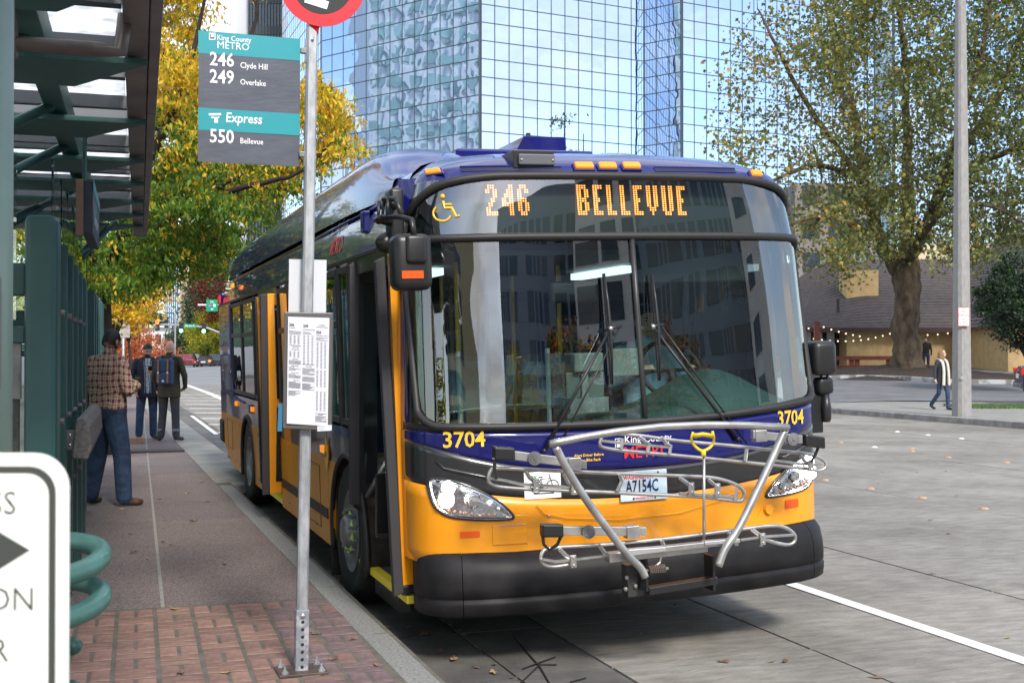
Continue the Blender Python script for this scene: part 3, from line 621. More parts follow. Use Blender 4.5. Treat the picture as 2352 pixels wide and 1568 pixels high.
beh('dark_office_tower',148.5,92,31,24,35,3.3,2.5,wd,wn,'slate coloured office tower behind the viewpoint mirrored in the middle of the windscreen',turn=-.12)
beh('white_banded_tower',134.5,84,10,24,42,3.5,3.2,wt,wn,'pale stone framed tower behind the viewpoint beside the slate tower')
beh('glass_office_tower',121,84,30,24,39,3.4,1.7,mat('blue_grey_spandrel',(.26,.33,.38),.4),mat('teal_window',(.02,.06,.075),.06,spec=1.),'blue green glass tower behind the viewpoint at the right of the windscreen reflection')
beh('teal_banded_block',107,70,12,20,26,3.6,12,wt,wn,'low banded office block behind the viewpoint far to the right')
punched('cream_banded_block',-6,-78,24,22,25,3.4,22,mat('cream_stone',(.66,.54,.32),.7),wn,'cream office block with dark window bands down the street behind the viewpoint',math.radians(-12))
punched('plaza_building',-44,40,18,60,11,3.8,3.4,mat('brick_red_wall',(.17,.09,.06),.8,var=.2,scale=1),wn,'low brick building set back left of the street',math.radians(12))
# ================================================================ TREES
bark=mat('mottled_bark',(.045,.032,.022),.95,c2=(.15,.11,.07),scale=3.2,bump=1.,bscale=7,dist=.08,stretch=(1,1,.45)); bark2=mat('dark_bark',(.022,.017,.013),.9,var=.4,scale=6,bump=.6,bscale=20,dist=.02)
def leaves(name,C,Nrm,size,weights,mats,parent,droop=.3,aspect=.5,rs=None,maple=False):
    """C: (n,3) centres; one folded diamond (4 verts, 2 tris) per leaf"""
    n=len(C); r=rs or rng
    d=r.normal(size=(n,3)); d[:,2]-=droop*2; d/=np.linalg.norm(d,axis=1,keepdims=True)
    a=r.normal(size=(n,3)); s=np.cross(d,a); s/=np.linalg.norm(s,axis=1,keepdims=True); u=np.cross(s,d)
    L=(size*r.uniform(.6,1.25,size=n))[:,None]; W=L*aspect
    if maple:
        V=np.stack([C-d*L*.35,C+s*W-d*L*.05+u*L*.10,C+s*W*.55+d*L*.12+u*L*.02,C+d*L*.55,C-s*W*.55+d*L*.12+u*L*.02,C-s*W-d*L*.05+u*L*.10],1).reshape(-1,3)
        k=6; F=np.array([[0,1,2],[0,2,3],[0,3,4],[0,4,5]])
    else:
        V=np.stack([C-d*L*.5,C+s*W*.5+u*L*.12,C+d*L*.5,C-s*W*.5+u*L*.12],1).reshape(-1,3); k=4; F=np.array([[0,1,2],[0,2,3]])
    nf=len(F); FF=(F[None]+(np.arange(n)*k)[:,None,None]).reshape(-1,3)
    me=bpy.data.meshes.new(name); me.vertices.add(n*k); me.vertices.foreach_set('co',V.astype(np.float32).ravel())
    me.loops.add(n*nf*3); me.loops.foreach_set('vertex_index',FF.astype(np.int32).ravel()); me.polygons.add(n*nf)
    me.polygons.foreach_set('loop_start',np.arange(0,n*nf*3,3,dtype=np.int32)); me.polygons.foreach_set('loop_total',np.full(n*nf,3,dtype=np.int32))
    for m in mats: me.materials.append(m)
    wv=np.asarray(weights)                      # (n,len(mats)) probabilities
    cs=np.cumsum(wv/wv.sum(1,keepdims=True),1); mi=(r.random(n)[:,None]>cs).sum(1).clip(0,len(mats)-1)
    me.polygons.foreach_set('material_index',np.repeat(mi,nf).astype(np.int32)); me.update(calc_edges=True); me.validate()
    o=bpy.data.objects.new(name,me); return link(o,parent)
def branchy(root,trunk,rads,limbs,targets,barkm,r0=.05,trunk_name='trunk',lumpy=0.,twn=5,maxlen=3.5):
    """trunk: polyline; limbs: list of polylines; targets connect to the nearest node so far.  returns twig nodes"""
    t=catmull(trunk,6); n=len(t); rr=[np.interp(i/(n-1),np.linspace(0,1,len(rads)),rads) for i in range(n)]
    mb=MB(); mb.tube(t,rr,22 if lumpy else 12)
    if lumpy:
        from mathutils import noise
        c=[Vector(x) for x in mb.v]
        for i,x in enumerate(c):
            ax=t[min(i//22,n-1)]; q=(x-ax); f=1+lumpy*(noise.noise(x*1.3)+.6*noise.noise(x*3.1)); 
            c[i]=ax+q*f
        mb.v=[tuple(x) for x in c]
    to=mb.build(trunk_name,barkm,root,smooth=True)
    nodes=[]; bmb=MB()
    for l,ra in limbs:
        q=catmull(l,6); k=len(q); q=[p+Vector((random.gauss(0,.12*ra),random.gauss(0,.12*ra),random.gauss(0,.12*ra))) for p in q]; q[0]=Vector(l[0])
        bmb.tube(q,[ra*(1-.82*i/(k-1)) for i in range(k)],8)
        nodes+=[(p,ra*(1-.82*i/(k-1))) for i,p in enumerate(q) if i>1]
    pos=np.array([p[:] for p,_ in nodes]); rad=[r for _,r in nodes]
    T=sorted(targets,key=lambda p:min((Vector(p)-x).length for x,_ in nodes))
    twigs=[]
    for p in T:
        d=np.linalg.norm(pos-np.array(p[:]),axis=1); k=int(d.argmin()); s=Vector(pos[k]); e=Vector(p)
        if d[k]>maxlen*2: continue
        mid=s.lerp(e,.5)+Vector((random.gauss(0,.12),random.gauss(0,.12),random.gauss(.1,.1)))*d[k]
        q=catmull([s,mid,e],4); ra=min(rad[k]*.7,r0); bmb.tube(q,[ra*(1-.75*i/(len(q)-1)) for i in range(len(q))],twn,cap=False)
        pos=np.vstack([pos]+[np.array(x[:])[None] for x in q[2:]]); rad+= [ra*.6]*len(q[2:]); twigs+=q[2:]
    bmb.build('branches',barkm,root,smooth=True)
    return twigs
lg=leafmat('leaf_green',(.13,.24,.03),.55); lgd=leafmat('leaf_dark_green',(.07,.15,.025),.5); ly=leafmat('leaf_yellow',(.72,.48,.03),.5); lyg=leafmat('leaf_yellow_green',(.30,.36,.03),.55); lo=leafmat('leaf_orange',(.60,.24,.03),.5)
from mathutils import noise as mnn
# ---- street tree behind the shelter: yellow above, green below, layered drooping sprays
TY=19.0; base=Vector((P(232,0,TY).x,TY,.15))
tr=empty('street_tree',base,0,'large street tree with yellow upper leaves and green lower sprays behind the shelter','tree')
def rel(px,py,Y): return P(px,py,Y)-base
fork=rel(232,655,TY)
trunk=[(0,0,0),(0.03,0,1.2),fork*.8,fork]
limbs=[([fork,rel(300,590,18.5),rel(420,480,17.5),rel(560,400,17)],.11),([fork,rel(270,560,18),rel(330,400,17),rel(420,200,17),rel(470,0,17)],.12),
 ([fork,rel(330,610,18.5),rel(450,560,18),rel(560,540,17.6)],.07),([fork,rel(300,520,20),rel(420,350,21),rel(560,250,21.5),rel(700,250,22)],.11),([rel(420,480,17.5),rel(560,430,17),rel(680,400,16.6),rel(760,330,16.4)],.06),([fork,rel(180,600,20),rel(120,560,21)],.06),([fork,rel(330,450,19),rel(560,120,20),rel(600,-60,20)],.09)]
tg=[]
def env_top(px): return -260
def inside(px,py):
    # lower outline of the crown in the photograph's terms
    lo_=np.interp(px,[120,200,260,330,420,510,560,640,700,760,800],[640,665,672,660,640,600,520,480,400,380,350])
    hi_=np.interp(px,[120,360,430,470,520,560,640,690,705,730,760,800],[-300,-300,-300,30,140,330,360,330,120,150,190,280])
    return hi_<py<lo_
k=0
while len(tg)<620:
    px,py,Y=random.uniform(110,800),random.uniform(-260,675),random.gauss(18.3,1.5)
    if not(15.6<Y<22): continue
    if mnn.noise((P(px,py,Y))*.8)<-.04 or (px<345 and py<400) : continue
    if inside(px,py) and random.random()< (1. if py>330 else .8): tg.append(rel(px,py,Y))
tw_=branchy(tr,trunk,[.24,.19,.17,.14],limbs,tg,bark2,r0=.03,maxlen=2.2)
C=[];Wt=[]
for p in tw_:
    wp=p+base; dd=wp-Vector((0,0,CH)); py=811-FPX*dd.z/dd.y; px=1176+FPX*dd.x/dd.y
    yellow=1/(1+math.exp((py-300+ (px-450)*-.35+random.gauss(0,60))/38.))
    if random.random()<.10: yellow=.75
    n=17
    spray=Vector((random.gauss(0,1),random.gauss(0,1),-.35)).normalized()
    for q in range(n):
        t=random.uniform(-.1,.42); o=p+spray*t+Vector((random.gauss(0,.07),random.gauss(0,.07),-abs(random.gauss(0,.05))))
        C.append(o[:]); 
        Wt.append((.02+.75*(1-yellow),.25*(1-yellow),.85*yellow,.22*yellow+.14*(1-yellow),.10*yellow))
leaves('crown',np.array(C),None,.094,np.array(Wt),[lg,lgd,ly,lyg,lo],tr,droop=.8,aspect=.42)
# ---- the big plane tree
TY=56.; base=Vector((P(2082,0,TY).x,TY,1.05)); pt=empty('plane_tree',base,0,'huge old plane tree with knobbly trunk and browning leaves right of the bus','tree')
trunk=[(0,0,-.2),(.0,0,.6),(-.12,0,1.6),(0,0,3.0),(-.05,0,4.2),(.0,0,5.2)]
limbs=[([(-.2,0,4.3),rel(2025,560,TY),rel(1985,420,TY-1),rel(1960,250,TY-1),rel(1900,50,TY-1)],.42),([(0,0,4.9),rel(2120,540,TY),rel(2180,400,TY),rel(2300,200,TY),rel(2400,-80,TY)],.40),
 ([(0,0,4.9),rel(2085,420,TY+1),rel(2080,200,TY+1),rel(2050,-100,TY)],.38),([rel(1985,420,TY-1),rel(1880,380,TY-3),rel(1760,420,TY-4),rel(1680,440,TY-5)],.15),([rel(1985,420,TY-1),rel(1860,250,TY-2),rel(1780,100,TY-3),rel(1740,20,TY-3)],.16),
 ([(0,0,4.7),rel(2000,540,TY-3),rel(1900,500,TY-5),rel(1800,520,TY-6),rel(1740,560,TY-6)],.16),([rel(2180,400,TY),rel(2280,360,TY-2),rel(2400,330,TY-3),rel(2520,330,TY-3)],.22),([(0,0,4.7),rel(2150,500,TY-4),rel(2260,470,TY-6),rel(2360,520,TY-6)],.2),([rel(2120,540,TY),rel(2200,300,TY-5),rel(2260,100,TY-6),rel(2280,-100,TY-6)],.2),([rel(1960,250,TY-1),rel(1900,150,TY+3),rel(1860,-60,TY+3)],.16)]
tg=[]
while len(tg)<1750:
    px,py=random.uniform(1600,2640),random.uniform(-330,650); Y=random.uniform(TY-9,TY+5)
    lft=np.interp(py,[-330,0,100,250,400,520,600,650],[1740,1690,1665,1610,1605,1715,1775,1890])
    lw_=np.interp(px,[1600,1700,1780,1850,1950,2030,2100,2250,2352,2640],[470,520,610,640,655,600,590,630,625,600])
    if px<lft+random.expovariate(1/35.) or py>lw_: continue
    q=P(px,py,Y)
    if px<1850 and random.random()<.35: continue
    if 2005<px<2022 and random.random()<.5: continue
    tg.append(q-base)
tw_=branchy(pt,trunk,[.84,.70,.60,.57,.62,.48],limbs,tg,bark,r0=.075,lumpy=.22,maxlen=3.2)
from mathutils import noise as mn
C=[];Wt=[]
for p in tw_:
    wp=p+base; dd=wp-Vector((0,0,CH)); px=1176+FPX*dd.x/dd.y; py=811-FPX*dd.z/dd.y
    dens=8 if px>1900 else 5
    cl=mn.noise(Vector((p.x*.35,p.y*.35,p.z*.35)))
    dens=int(dens*(1+.9*cl))
    aut=min(1,max(0,.30+.35*((1980-px)/350)+.5*mn.noise(Vector((p.x*.5+9,p.y*.5,p.z*.5)))+.2*S01(py,420,620)*(px<2000)))
    for q in range(dens):
        o=p+Vector((random.gauss(0,.36),random.gauss(0,.36),random.gauss(-.05,.32))); C.append(o[:]); Wt.append((1.1*(1-aut),.8*(1-aut),.22*aut,.7*aut,.16*aut))
pgm=leafmat('plane_leaf_green',(.18,.195,.055),.4); pgd=leafmat('plane_leaf_dark',(.10,.13,.045),.4); py_=leafmat('plane_leaf_yellow',(.46,.32,.05),.45); pyg=leafmat('plane_leaf_olive',(.25,.24,.06),.45)
leaves('crown',np.array(C),None,.19,np.array(Wt),[pgm,pgd,py_,pyg,leafmat('plane_leaf_brown',(.40,.22,.05),.4)],pt,droop=.25,aspect=.5,maple=True)
print('plane leaves',len(C))
# ---- generic blob trees of leaf clumps
def bushtree(name,px,Y,z0,h,rx,rz,n,mats,weights,label,size=.12,trunk_r=.12,clear=1.2,cone=False,group=None,nb=140,droop=.2,ry=None,cat='tree',clump=7):
    base=Vector((P(px,0,Y).x,Y,z0)); r=empty(name,base,0,label,cat,group)
    tg=[]; ry=ry or rx
    while len(tg)<nb:
        a=Vector((random.uniform(-1,1),random.uniform(-1,1),random.uniform(-1,1)))
        if cone:
            t=(a.z+1)/2; k=(1-t)**.9
            if Vector((a.x,a.y)).length>k: continue
            q=Vector((a.x*rx,a.y*ry,clear+t*(h-clear)))
            q.z-=.25*Vector((q.x,q.y)).length
        else:
            L=a.length
            if L>1 or L<.35: continue
            q=Vector((a.x*rx,a.y*ry,clear+(h-clear)/2+a.z*(h-clear)/2))
        tg.append(q)
    top=Vector((0,0,h*(.97 if cone else .75))); trunk=[(0,0,-.1),(.02*h,0,h*.25),top*.6,top]
    limbs=[([Vector((0,0,clear)),top*.6,top],trunk_r*.6)]
    if not cone:
        for k in range(5):
            a=k*1.256; limbs.append(([Vector((0,0,clear*.9)),Vector((rx*.35*math.cos(a),ry*.35*math.sin(a),clear+.3*(h-clear))),Vector((rx*.75*math.cos(a),ry*.75*math.sin(a),clear+.6*(h-clear)))],trunk_r*.5))
    tw=branchy(r,trunk,[trunk_r,trunk_r*.7,trunk_r*.4,trunk_r*.1],limbs,tg,bark2,r0=trunk_r*.25,twn=4,maxlen=h)
    idx=rng.integers(0,len(tw),n//clump); pc=np.array([tw[i][:] for i in idx]); 
    C=(pc[:,None,:]+rng.normal(size=(len(pc),clump,3))*size*1.5*np.array([1,1,.6])).reshape(-1,3)
    leaves('crown',C,None,size,np.tile(weights,(len(C),1)),mats,r,droop=droop,aspect=.5)
    return r
lr=leafmat('leaf_red',(.42,.06,.03),.5); lrd=leafmat('leaf_maroon',(.12,.025,.02),.35); lcon=leafmat('needle_green',(.03,.06,.028),.15); lcon2=leafmat('needle_pale',(.07,.10,.045),.2); lpk=leafmat('leaf_coral',(.55,.16,.08),.5)
gy=lambda y:(CH*FPX/(y-811))
bushtree('yellow_street_tree',262,30,.15,4.3,1.25,2,5200,[ly,lo,lyg],(.7,.25,.2),'bright yellow orange tree further along the sidewalk behind the shelter',.12,.10,2.1,nb=110)
bushtree('orange_maple',298,44,.1,4.6,1.25,2,3600,[ly,lo,lyg],(.55,.4,.1),'orange yellow maple far down the sidewalk above the parked white car',.14,.10,2.3,nb=90)
bushtree('red_maple',312,75,0,3.6,1.4,2,3600,[lr,lpk,lo],(.3,.5,.2),'small coral red maple behind the navy jacket man',.16,.1,.6,nb=90)
bushtree('coral_maple',350,90,0,2.9,2.2,2,3300,[lpk,lo,lrd],(.5,.3,.3),'low coral and rust coloured maple beside the red maple',.17,.1,.4,nb=80)
bushtree('tall_conifer',470,170,0,20.,5.2,2,26000,[lcon,lcon2],(.5,.5),'tall dark conifer in front of the beige office block',.42,.4,1.5,cone=True,nb=420,droop=.6,clump=9)
bushtree('conifer',432,190,0,9.5,3.4,2,7000,[lcon,lcon2],(.6,.4),'lower conifer left of the tall conifer at the far junction',.4,.25,.8,cone=True,nb=170,droop=.6)
bushtree('conifer',515,180,0,15.,4.5,2,12000,[lcon,lcon2],(.7,.3),'dark conifer just left of the rear of the bus',.4,.3,.8,cone=True,nb=240,droop=.6)
bushtree('maroon_tree',508,150,0,13.5,3.6,2,9000,[lrd,lo],(.9,.1),'maroon leaved tree by the green freeway sign',.28,.2,4.,nb=150)
bushtree('yellow_green_tree',478,150,0,7.6,3.1,2,8000,[lyg,ly,lg],(.6,.3,.3),'yellow green tree behind the waiting cars',.25,.16,.6,nb=120)
bushtree('distant_conifer',318,250,0,14.,4.5,2,6000,[lcon],(1,),'grey green conifer on the far skyline left of the blue block',.6,.3,1,cone=True,nb=130,group=None)
bushtree('distant_conifer',348,250,0,18,6.,2,8000,[lcon],(1,),'highest grey green conifer against the blue glass block',.6,.3,1,cone=True,nb=130)
bushtree('distant_conifer',288,250,0,11,5.,2,6000,[lcon],(1,),'lowest grey green conifer on the skyline behind the signals',.6,.3,1,cone=True,nb=130)
bushtree('dark_bush_tree',2345,44,.6,6.0,2.1,2,17000,[leafmat('dark_glossy_leaf',(.014,.030,.014),.12),lgd],(.9,.1),'dark glossy evergreen tree at the right edge by the gable wall','',.10,1.3,nb=200,clump=9) if False else bushtree('dark_evergreen',2352,44,.45,4.9,1.75,2,22000,[leafmat('dark_glossy_leaf',(.016,.034,.016),.12),lgd],(.9,.1),'dark glossy evergreen tree at the right edge by the gable wall',.12,.10,1.25,nb=240,clump=8)
bushtree('fir_behind_bus',1297,92,0,21.2,3.2,2,5000,[lcon,lcon2],(.6,.4),'slender fir whose tip shows above the bus roof box',.3,.25,9,cone=True,nb=170,droop=.2,clump=6)
bushtree('fir_behind_bus',1340,92,0,19.0,2.2,2,2500,[lcon,lcon2],(.6,.4),'short fir tip just right of the taller fir above the bus roof',.3,.2,9,cone=True,nb=90,droop=.2,clump=6)
for i,(x,y,h,c) in enumerate([(15.5,-25.7,9.2,0),(24,-36,9,0),(20.5,-18.5,9.5,1),(26,-16,9.5,1),(-14,-10,8,2),(-17,-25,8,2),(-15,31,8,2),(-19,41,9,2),(-24,52,9,2)]):
    r=bushtree('plaza_tree',1176,30,0,h,h*.37,2,9000,([lo,lyg,lg],[lrd,lo,lgd],[ly,lg,lyg])[c],(.4,.35,.3),('orange and green street tree behind the viewpoint','maroon street tree behind the viewpoint at the right','yellow and green kerbside tree behind the viewpoint')[c],.2,.16,2,nb=90,group='street trees behind the viewpoint'); r.location=(x,y,0); r['label']=('orange green street tree nearest behind the viewpoint','orange green street tree farther behind the viewpoint','maroon street tree behind the viewpoint','maroon street tree farthest right behind the viewpoint','yellow green kerbside tree beside the viewpoint','yellow green kerbside tree behind the shelter end','yellow green tree left of the first shelter','yellow green tree left of the second shelter','yellow green tree beyond the second shelter')[i]
# ================================================================ THE BUS  (local frame: u across from the kerb side, v back, w up)
ROL,PIC=.0346,.0014
bus=empty('city_bus',(0,0,0),0,'blue and yellow city bus at the kerb, doors open and bicycle rack folded up','bus')
Mb=Matrix.Translation((X0,Y0,0))@Matrix.Rotation(TH,4,'Z')@Matrix.Translation((0,0,-ROL*1.3-PIC*5.5))@Matrix.Rotation(-ROL,4,'Y')@Matrix.Rotation(PIC,4,'X')
bus.matrix_world=Mb; Mbi=Mb.inverted()
HX=[0,.4,.8,1.05,1.18,1.25,1.285,1.295]; HV=[0,.008,.035,.09,.15,.22,.32,.42]
BW=[.3,.7,1.35,1.4,2.4,2.75,2.83,2.89,2.94,2.98,3.01,3.03]; BB=[.12,.12,.11,.11,.21,.25,.30,.39,.54,.80,1.1,1.4]
IW=[0,1.3,2.4,2.6,2.75,2.84,2.90,2.96,3.0,3.03,3.05]; II=[0,0,.03,.06,.10,.15,.21,.33,.5,.8,1.29]
base_=lambda w:float(np.interp(w,BW,BB)); inset=lambda w:float(np.interp(w,IW,II))
VCs=None
from bisect import bisect
def hermite(xs,ys):
    n=len(xs); m=[0]*n
    for i in range(n): m[i]=(ys[min(i+1,n-1)]-ys[max(i-1,0)])/(xs[min(i+1,n-1)]-xs[max(i-1,0)])
    m[0]=0
    def f(x):
        x=min(max(x,xs[0]),xs[-1]); i=min(max(bisect(xs,x)-1,0),n-2); h=xs[i+1]-xs[i]; t=(x-xs[i])/h
        return (2*t**3-3*t*t+1)*ys[i]+(t**3-2*t*t+t)*h*m[i]+(-2*t**3+3*t*t)*ys[i+1]+(t**3-t*t)*h*m[i+1]
    return f
# outline by arc length
ox=[0,.2,.4,.6,.8,.93,1.05,1.13,1.19,1.235,1.265,1.284,1.295,1.295]; hv=hermite(HX,HV); ov=[hv(x) for x in ox[:-1]]+[.60]; ov[-2]=.44
def outl(s,w):
    """s in [-1,1] across the front and round the corners -> (u,v)"""
    a=abs(s)*(len(ox)-1); i=min(int(a),len(ox)-2); t=a-i; x=ox[i]*(1-t)+ox[i+1]*t; v=ov[i]*(1-t)+ov[i+1]*t
    k=(1.295-inset(w))/1.295; return 1.295+math.copysign(x*k,s),base_(w)+v
SC=[s/ (len(ox)-1) for s in range(len(ox))]
def FP(u,w,off=0.):
    k=(1.295-inset(w))/1.295; x=min(abs(u-1.295)/k,1.292); return Vector((u,base_(w)+hv(x)-off,w))
def FB(px,py,off=0.):
    """point of the bus front seen along a sight line (by iteration on depth)"""
    d=ray(px,py); v=.3
    o=Mbi@Vector((0,0,CH)); dd=(Mbi.to_3x3()@d)
    for _ in range(14):
        t=(v-o.y)/dd.y; q=o+dd*t; v=FP(q.x,q.z,off).y
    return Vector((q.x,v,q.z))
def BV(px,py,v):
    o=Mbi@Vector((0,0,CH)); dd=Mbi.to_3x3()@ray(px,py); return o+dd*((v-o.y)/dd.y)
def BU(px,py,u):
    o=Mbi@Vector((0,0,CH)); dd=Mbi.to_3x3()@ray(px,py); return o+dd*((u-o.x)/dd.x)
def patch(name,lo,hi,m,s0=-1,s1=1,ns=56,nw=6,off=0.,smooth=True,solid=.012,parent=None):
    """skin of the front between heights lo(u) and hi(u)"""
    rows=[]
    for i in range(nw+1):
        row=[]
        for j in range(ns+1):
            s=s0+(s1-s0)*j/ns; u,_=outl(s,1.5); l,h=lo(u),hi(u); w=l+(h-l)*i/nw; u,v=outl(s,w); row.append((u,v-off,w))
        rows.append(row)
    return MB().grid(rows).build(name,m,parent or bus,smooth=smooth,solid=solid)
cx=lambda u:abs(u-1.295)/1.295
c_=lambda z:(lambda u:z)
yb=lambda u:.925+.14*cx(u)**2.2          # yellow / black boundary
bb_=lambda u:1.085+.21*cx(u)**2.4        # black / blue boundary
gb_=lambda u:1.350+(.03 if u<1.295 else .08)*cx(u)**2          # bottom of the windscreen seal
S_E=11.6/13
cut=.9
patch('lower_front_panel',c_(.62),yb,M['yel'],-.95,.95)
patch('black_band',yb,bb_,M['blk'],-.95,.95)
patch('upper_front_panel',bb_,lambda u:gb_(u)-.03,M['blue'],-.95,.95)
# cap above the destination glass: rows follow the domed profile
rows=[]
for w_ in (2.745,2.775,2.80,2.83,2.86,2.89,2.915,2.94,2.96,2.98,2.995,3.01,3.02,3.03):
    row=[]
    for j in range(73):
        s=-1+2*j/72; u,v=outl(s,w_); row.append((u,v if abs(s)<.93 else max(v,1.5) if abs(s)>.999 else v,w_-(.05*cx(u)**3*S01(w_,2.80,2.9))))
    rows.append(row)
MB().grid(rows).build('roof_cap',M['blue'],bus,smooth=True,sub=1)
# windscreen and destination glass with black seals
GL0,GL1=-.80,.80
def gl_s(u0,u1):pass
def seal(pts,r,name='seal',m=None,closed=True): 
    return MB().tube(pts,r,8,closed=closed).build(name,m or M['rub'],bus,smooth=True)
WU0,WU1=.055,2.52
def ws_lo(u): return gb_(u)
def front_rect(u0,u1,lo,hi,rad,n=10,k=14,off=.0):
    """rounded outline on the front surface"""
    pts=[]
    def cr_(cu,cw,a0): 
        for i in range(n+1):
            a=a0+math.pi/2*i/n; pts.append((cu+rad*math.cos(a),cw+rad*math.sin(a)))
    l0,l1,h0,h1=lo(u0+rad),lo(u1-rad),hi(u0+rad),hi(u1-rad)
    cr_(u1-rad,h1-rad,0)
    for i in range(1,k): t=i/k; u=(u1-rad)*(1-t)+(u0+rad)*t; pts.append((u,hi(u)))
    cr_(u0+rad,h0-rad,math.pi/2)
    cr_(u0+rad,l0+rad,math.pi)
    for i in range(1,k*2): t=i/(k*2); u=(u0+rad)*(1-t)+(u1-rad)*t; pts.append((u,lo(u)))
    cr_(u1-rad,l1+rad,-math.pi/2)
    return [FP(a,b,off) for a,b in pts]
div=lambda u:2.415
top=lambda u:2.80-.035*cx(u)**3
out=front_rect(.03,2.55,lambda u:gb_(u),div,.10,off=.012); 
seal(out,.022,'windscreen_seal')
# full outer seal around both panes follows the body colour edge: fill between glass and side
patch('windscreen_surround',lambda u:gb_(u)-.035,lambda u:gb_(u)+.012,M['rub'],-.93,.93,nw=1,off=-.002)
def side_fill(name,s0,s1,w0,w1,m):
    rows=[]
    for i in range(13):
        w_=w0+(w1-w0)*i/12; rows.append([ (outl(s0+(s1-s0)*j/8,w_)[0],outl(s0+(s1-s0)*j/8,w_)[1],w_) for j in range(9)])
    return MB().grid(rows).build(name,m,bus,smooth=True,solid=.01)
side_fill('corner_pillar',.888,1.,1.33,2.745,M['blue']); side_fill('corner_pillar',-.888,-1.,1.33,2.745,M['blue'])
# glass panes
def glass_patch(name,lo,hi,s0,s1,m,off=.0,ns=60,nw=10,solid=0):
    return patch(name,lo,hi,m,s0,s1,ns,nw,off,True,solid)
glass_patch('windscreen_pane',lambda u:gb_(u)+.01,c_(2.41),-.895,-.003,M['wsg'])
glass_patch('windscreen_pane',lambda u:gb_(u)+.01,c_(2.41),.003,.895,M['wsg'])
MB().tube([FP(1.295,w_,.012) for w_ in (1.37,1.7,2.0,2.41)],.017,8).build('windscreen_mullion',M['frame'],bus,smooth=True)
ds=glass_patch('destination_glass',c_(2.43),c_(2.75),-.895,.895,M['wsg'])
seal([FP(u,div(u)+.0,.016) for u in np.linspace(.02,2.57,40)],.022,'seal',closed=False)
tp_=[FP(.012+ (0 if i else 0),2.42,.01) for i in (0,)]
oo=[(.035,2.42),(.042,2.50),(.065,2.58),(.11,2.655),(.19,2.715),(.33,2.748)]+[(u,2.768-.02*cx(u)**3) for u in np.linspace(.5,2.09,14)]+[(2.26,2.748),(2.40,2.715),(2.48,2.655),(2.525,2.58),(2.548,2.50),(2.555,2.42)]
seal([FP(a,b,.012) for a,b in catmull([(a,b,0) for a,b in oo],3) for a,b in [(a,b)]] if False else [FP(q.x,q.y,.012) for q in catmull([(a,b,0) for a,b in oo],3)],.024,'seal',closed=False)
# blue corners over the destination glass (outside the rounded top corners)
for sg in (0,1):
    arc=[(.035,2.42),(.042,2.50),(.065,2.58),(.11,2.655),(.19,2.715),(.33,2.748),(.5,2.76)]
    vs=[];
    for a,b in arc: 
        u=a if not sg else 2.59-a; vs.append(FP(u,b,.004)); vs.append(FP(u,2.79,.006) if 1 else 0)
    mb=MB(); mb.grid([[vs[2*i] for i in range(len(arc))],[vs[2*i+1] for i in range(len(arc))]]); mb.build('corner_fill',M['blue'],bus,smooth=True)
# destination sign box behind glass
MB().grid([[FP(u,w_,-.10) for u in np.linspace(.12,2.48,24)] for w_ in (2.43,2.75)]).build('sign_box',mat('sign_backing',(.01,.011,.013),.6),bus)
FONT={'2':("01110","11011","00011","00110","01100","11000","11111"),'4':("00011","00111","01111","11011","11111","00011","00011"),'6':("01110","11011","11000","11110","11011","11011","01110"),
'B':("11110","11011","11011","11110","11011","11011","11110"),'E':("1111","1100","1100","1110","1100","1100","1111"),'L':("1100","1100","1100","1100","1100","1100","1111"),'V':("11011","11011","11011","11011","11011","01110","00100"),'U':("11011","11011","11011","11011","11011","11011","01110")}
F5={'2':("0111110","1111111","1100011","0000011","0000111","0001110","0011100","0011000","0111000","0110000","1110000","1111111","1111111"),}
led=MB(); dots=MB()
def led_text(s,a,b,wtop,wbot):
    # columns of fine dots: each font cell is one column by two rows
    W=sum(len(FONT[c][0]) for c in s)+1.6*(len(s)-1); p=a
    for c in s:
        g=FONT[c]; n=len(g[0]); wu=(b-a)/W
        for r in range(14):
            for k in range(n):
                if g[r//2][k]=='1':
                    q=FP(p+wu*(k+.5),wtop+(wbot-wtop)*(r+.5)/14,-.08); h=min(wu,.021)*.33; led.add([q+Vector((-h,0,-h*.8)),q+Vector((h,0,-h*.8)),q+Vector((h,0,h*.8)),q+Vector((-h,0,h*.8))],[(0,1,2,3)])
        p+=wu*(n+1.6)
pa=FB(1112,424,-.08);pb=FB(1218,495,-.08);pc=FB(1322,424,-.08);pd=FB(1578,495,-.08)
led_text('246',pa.x,pb.x,pa.z,pb.z); led_text('BELLEVUE',pc.x,pd.x,pa.z,pd.z)
tag(led.build('led_dots',M['led'],bus),kind='stuff')
# wheelchair symbol on the glass
def fmap(px,py,sc,off=.006,rot=0):
    """decal on the front: (x,y) metres from the point seen at px,py"""
    q=FB(px,py); return lambda x,y:FP(q.x+x,q.z+y,off)
whl=MB(); f=fmap(1030,478,1,.004); r=.0085
whl.tube([f(-.035+.045*math.cos(a),-.028+.045*math.sin(a)) for a in np.linspace(2.2,5.9,12)],r*.7,5); whl.tube([f(-.025,.04),f(-.02,.0),(f(.02,0))],r,5); whl.tube([f(.015,0),f(.035,-.05),f(.055,-.045)],r,5); whl.tube([f(-.02,.022),f(.018,.02)],r*.7,5); whl.ball(f(-.025,.068),.014,5)
whl.build('wheelchair_symbol',M['ytxt'],bus)
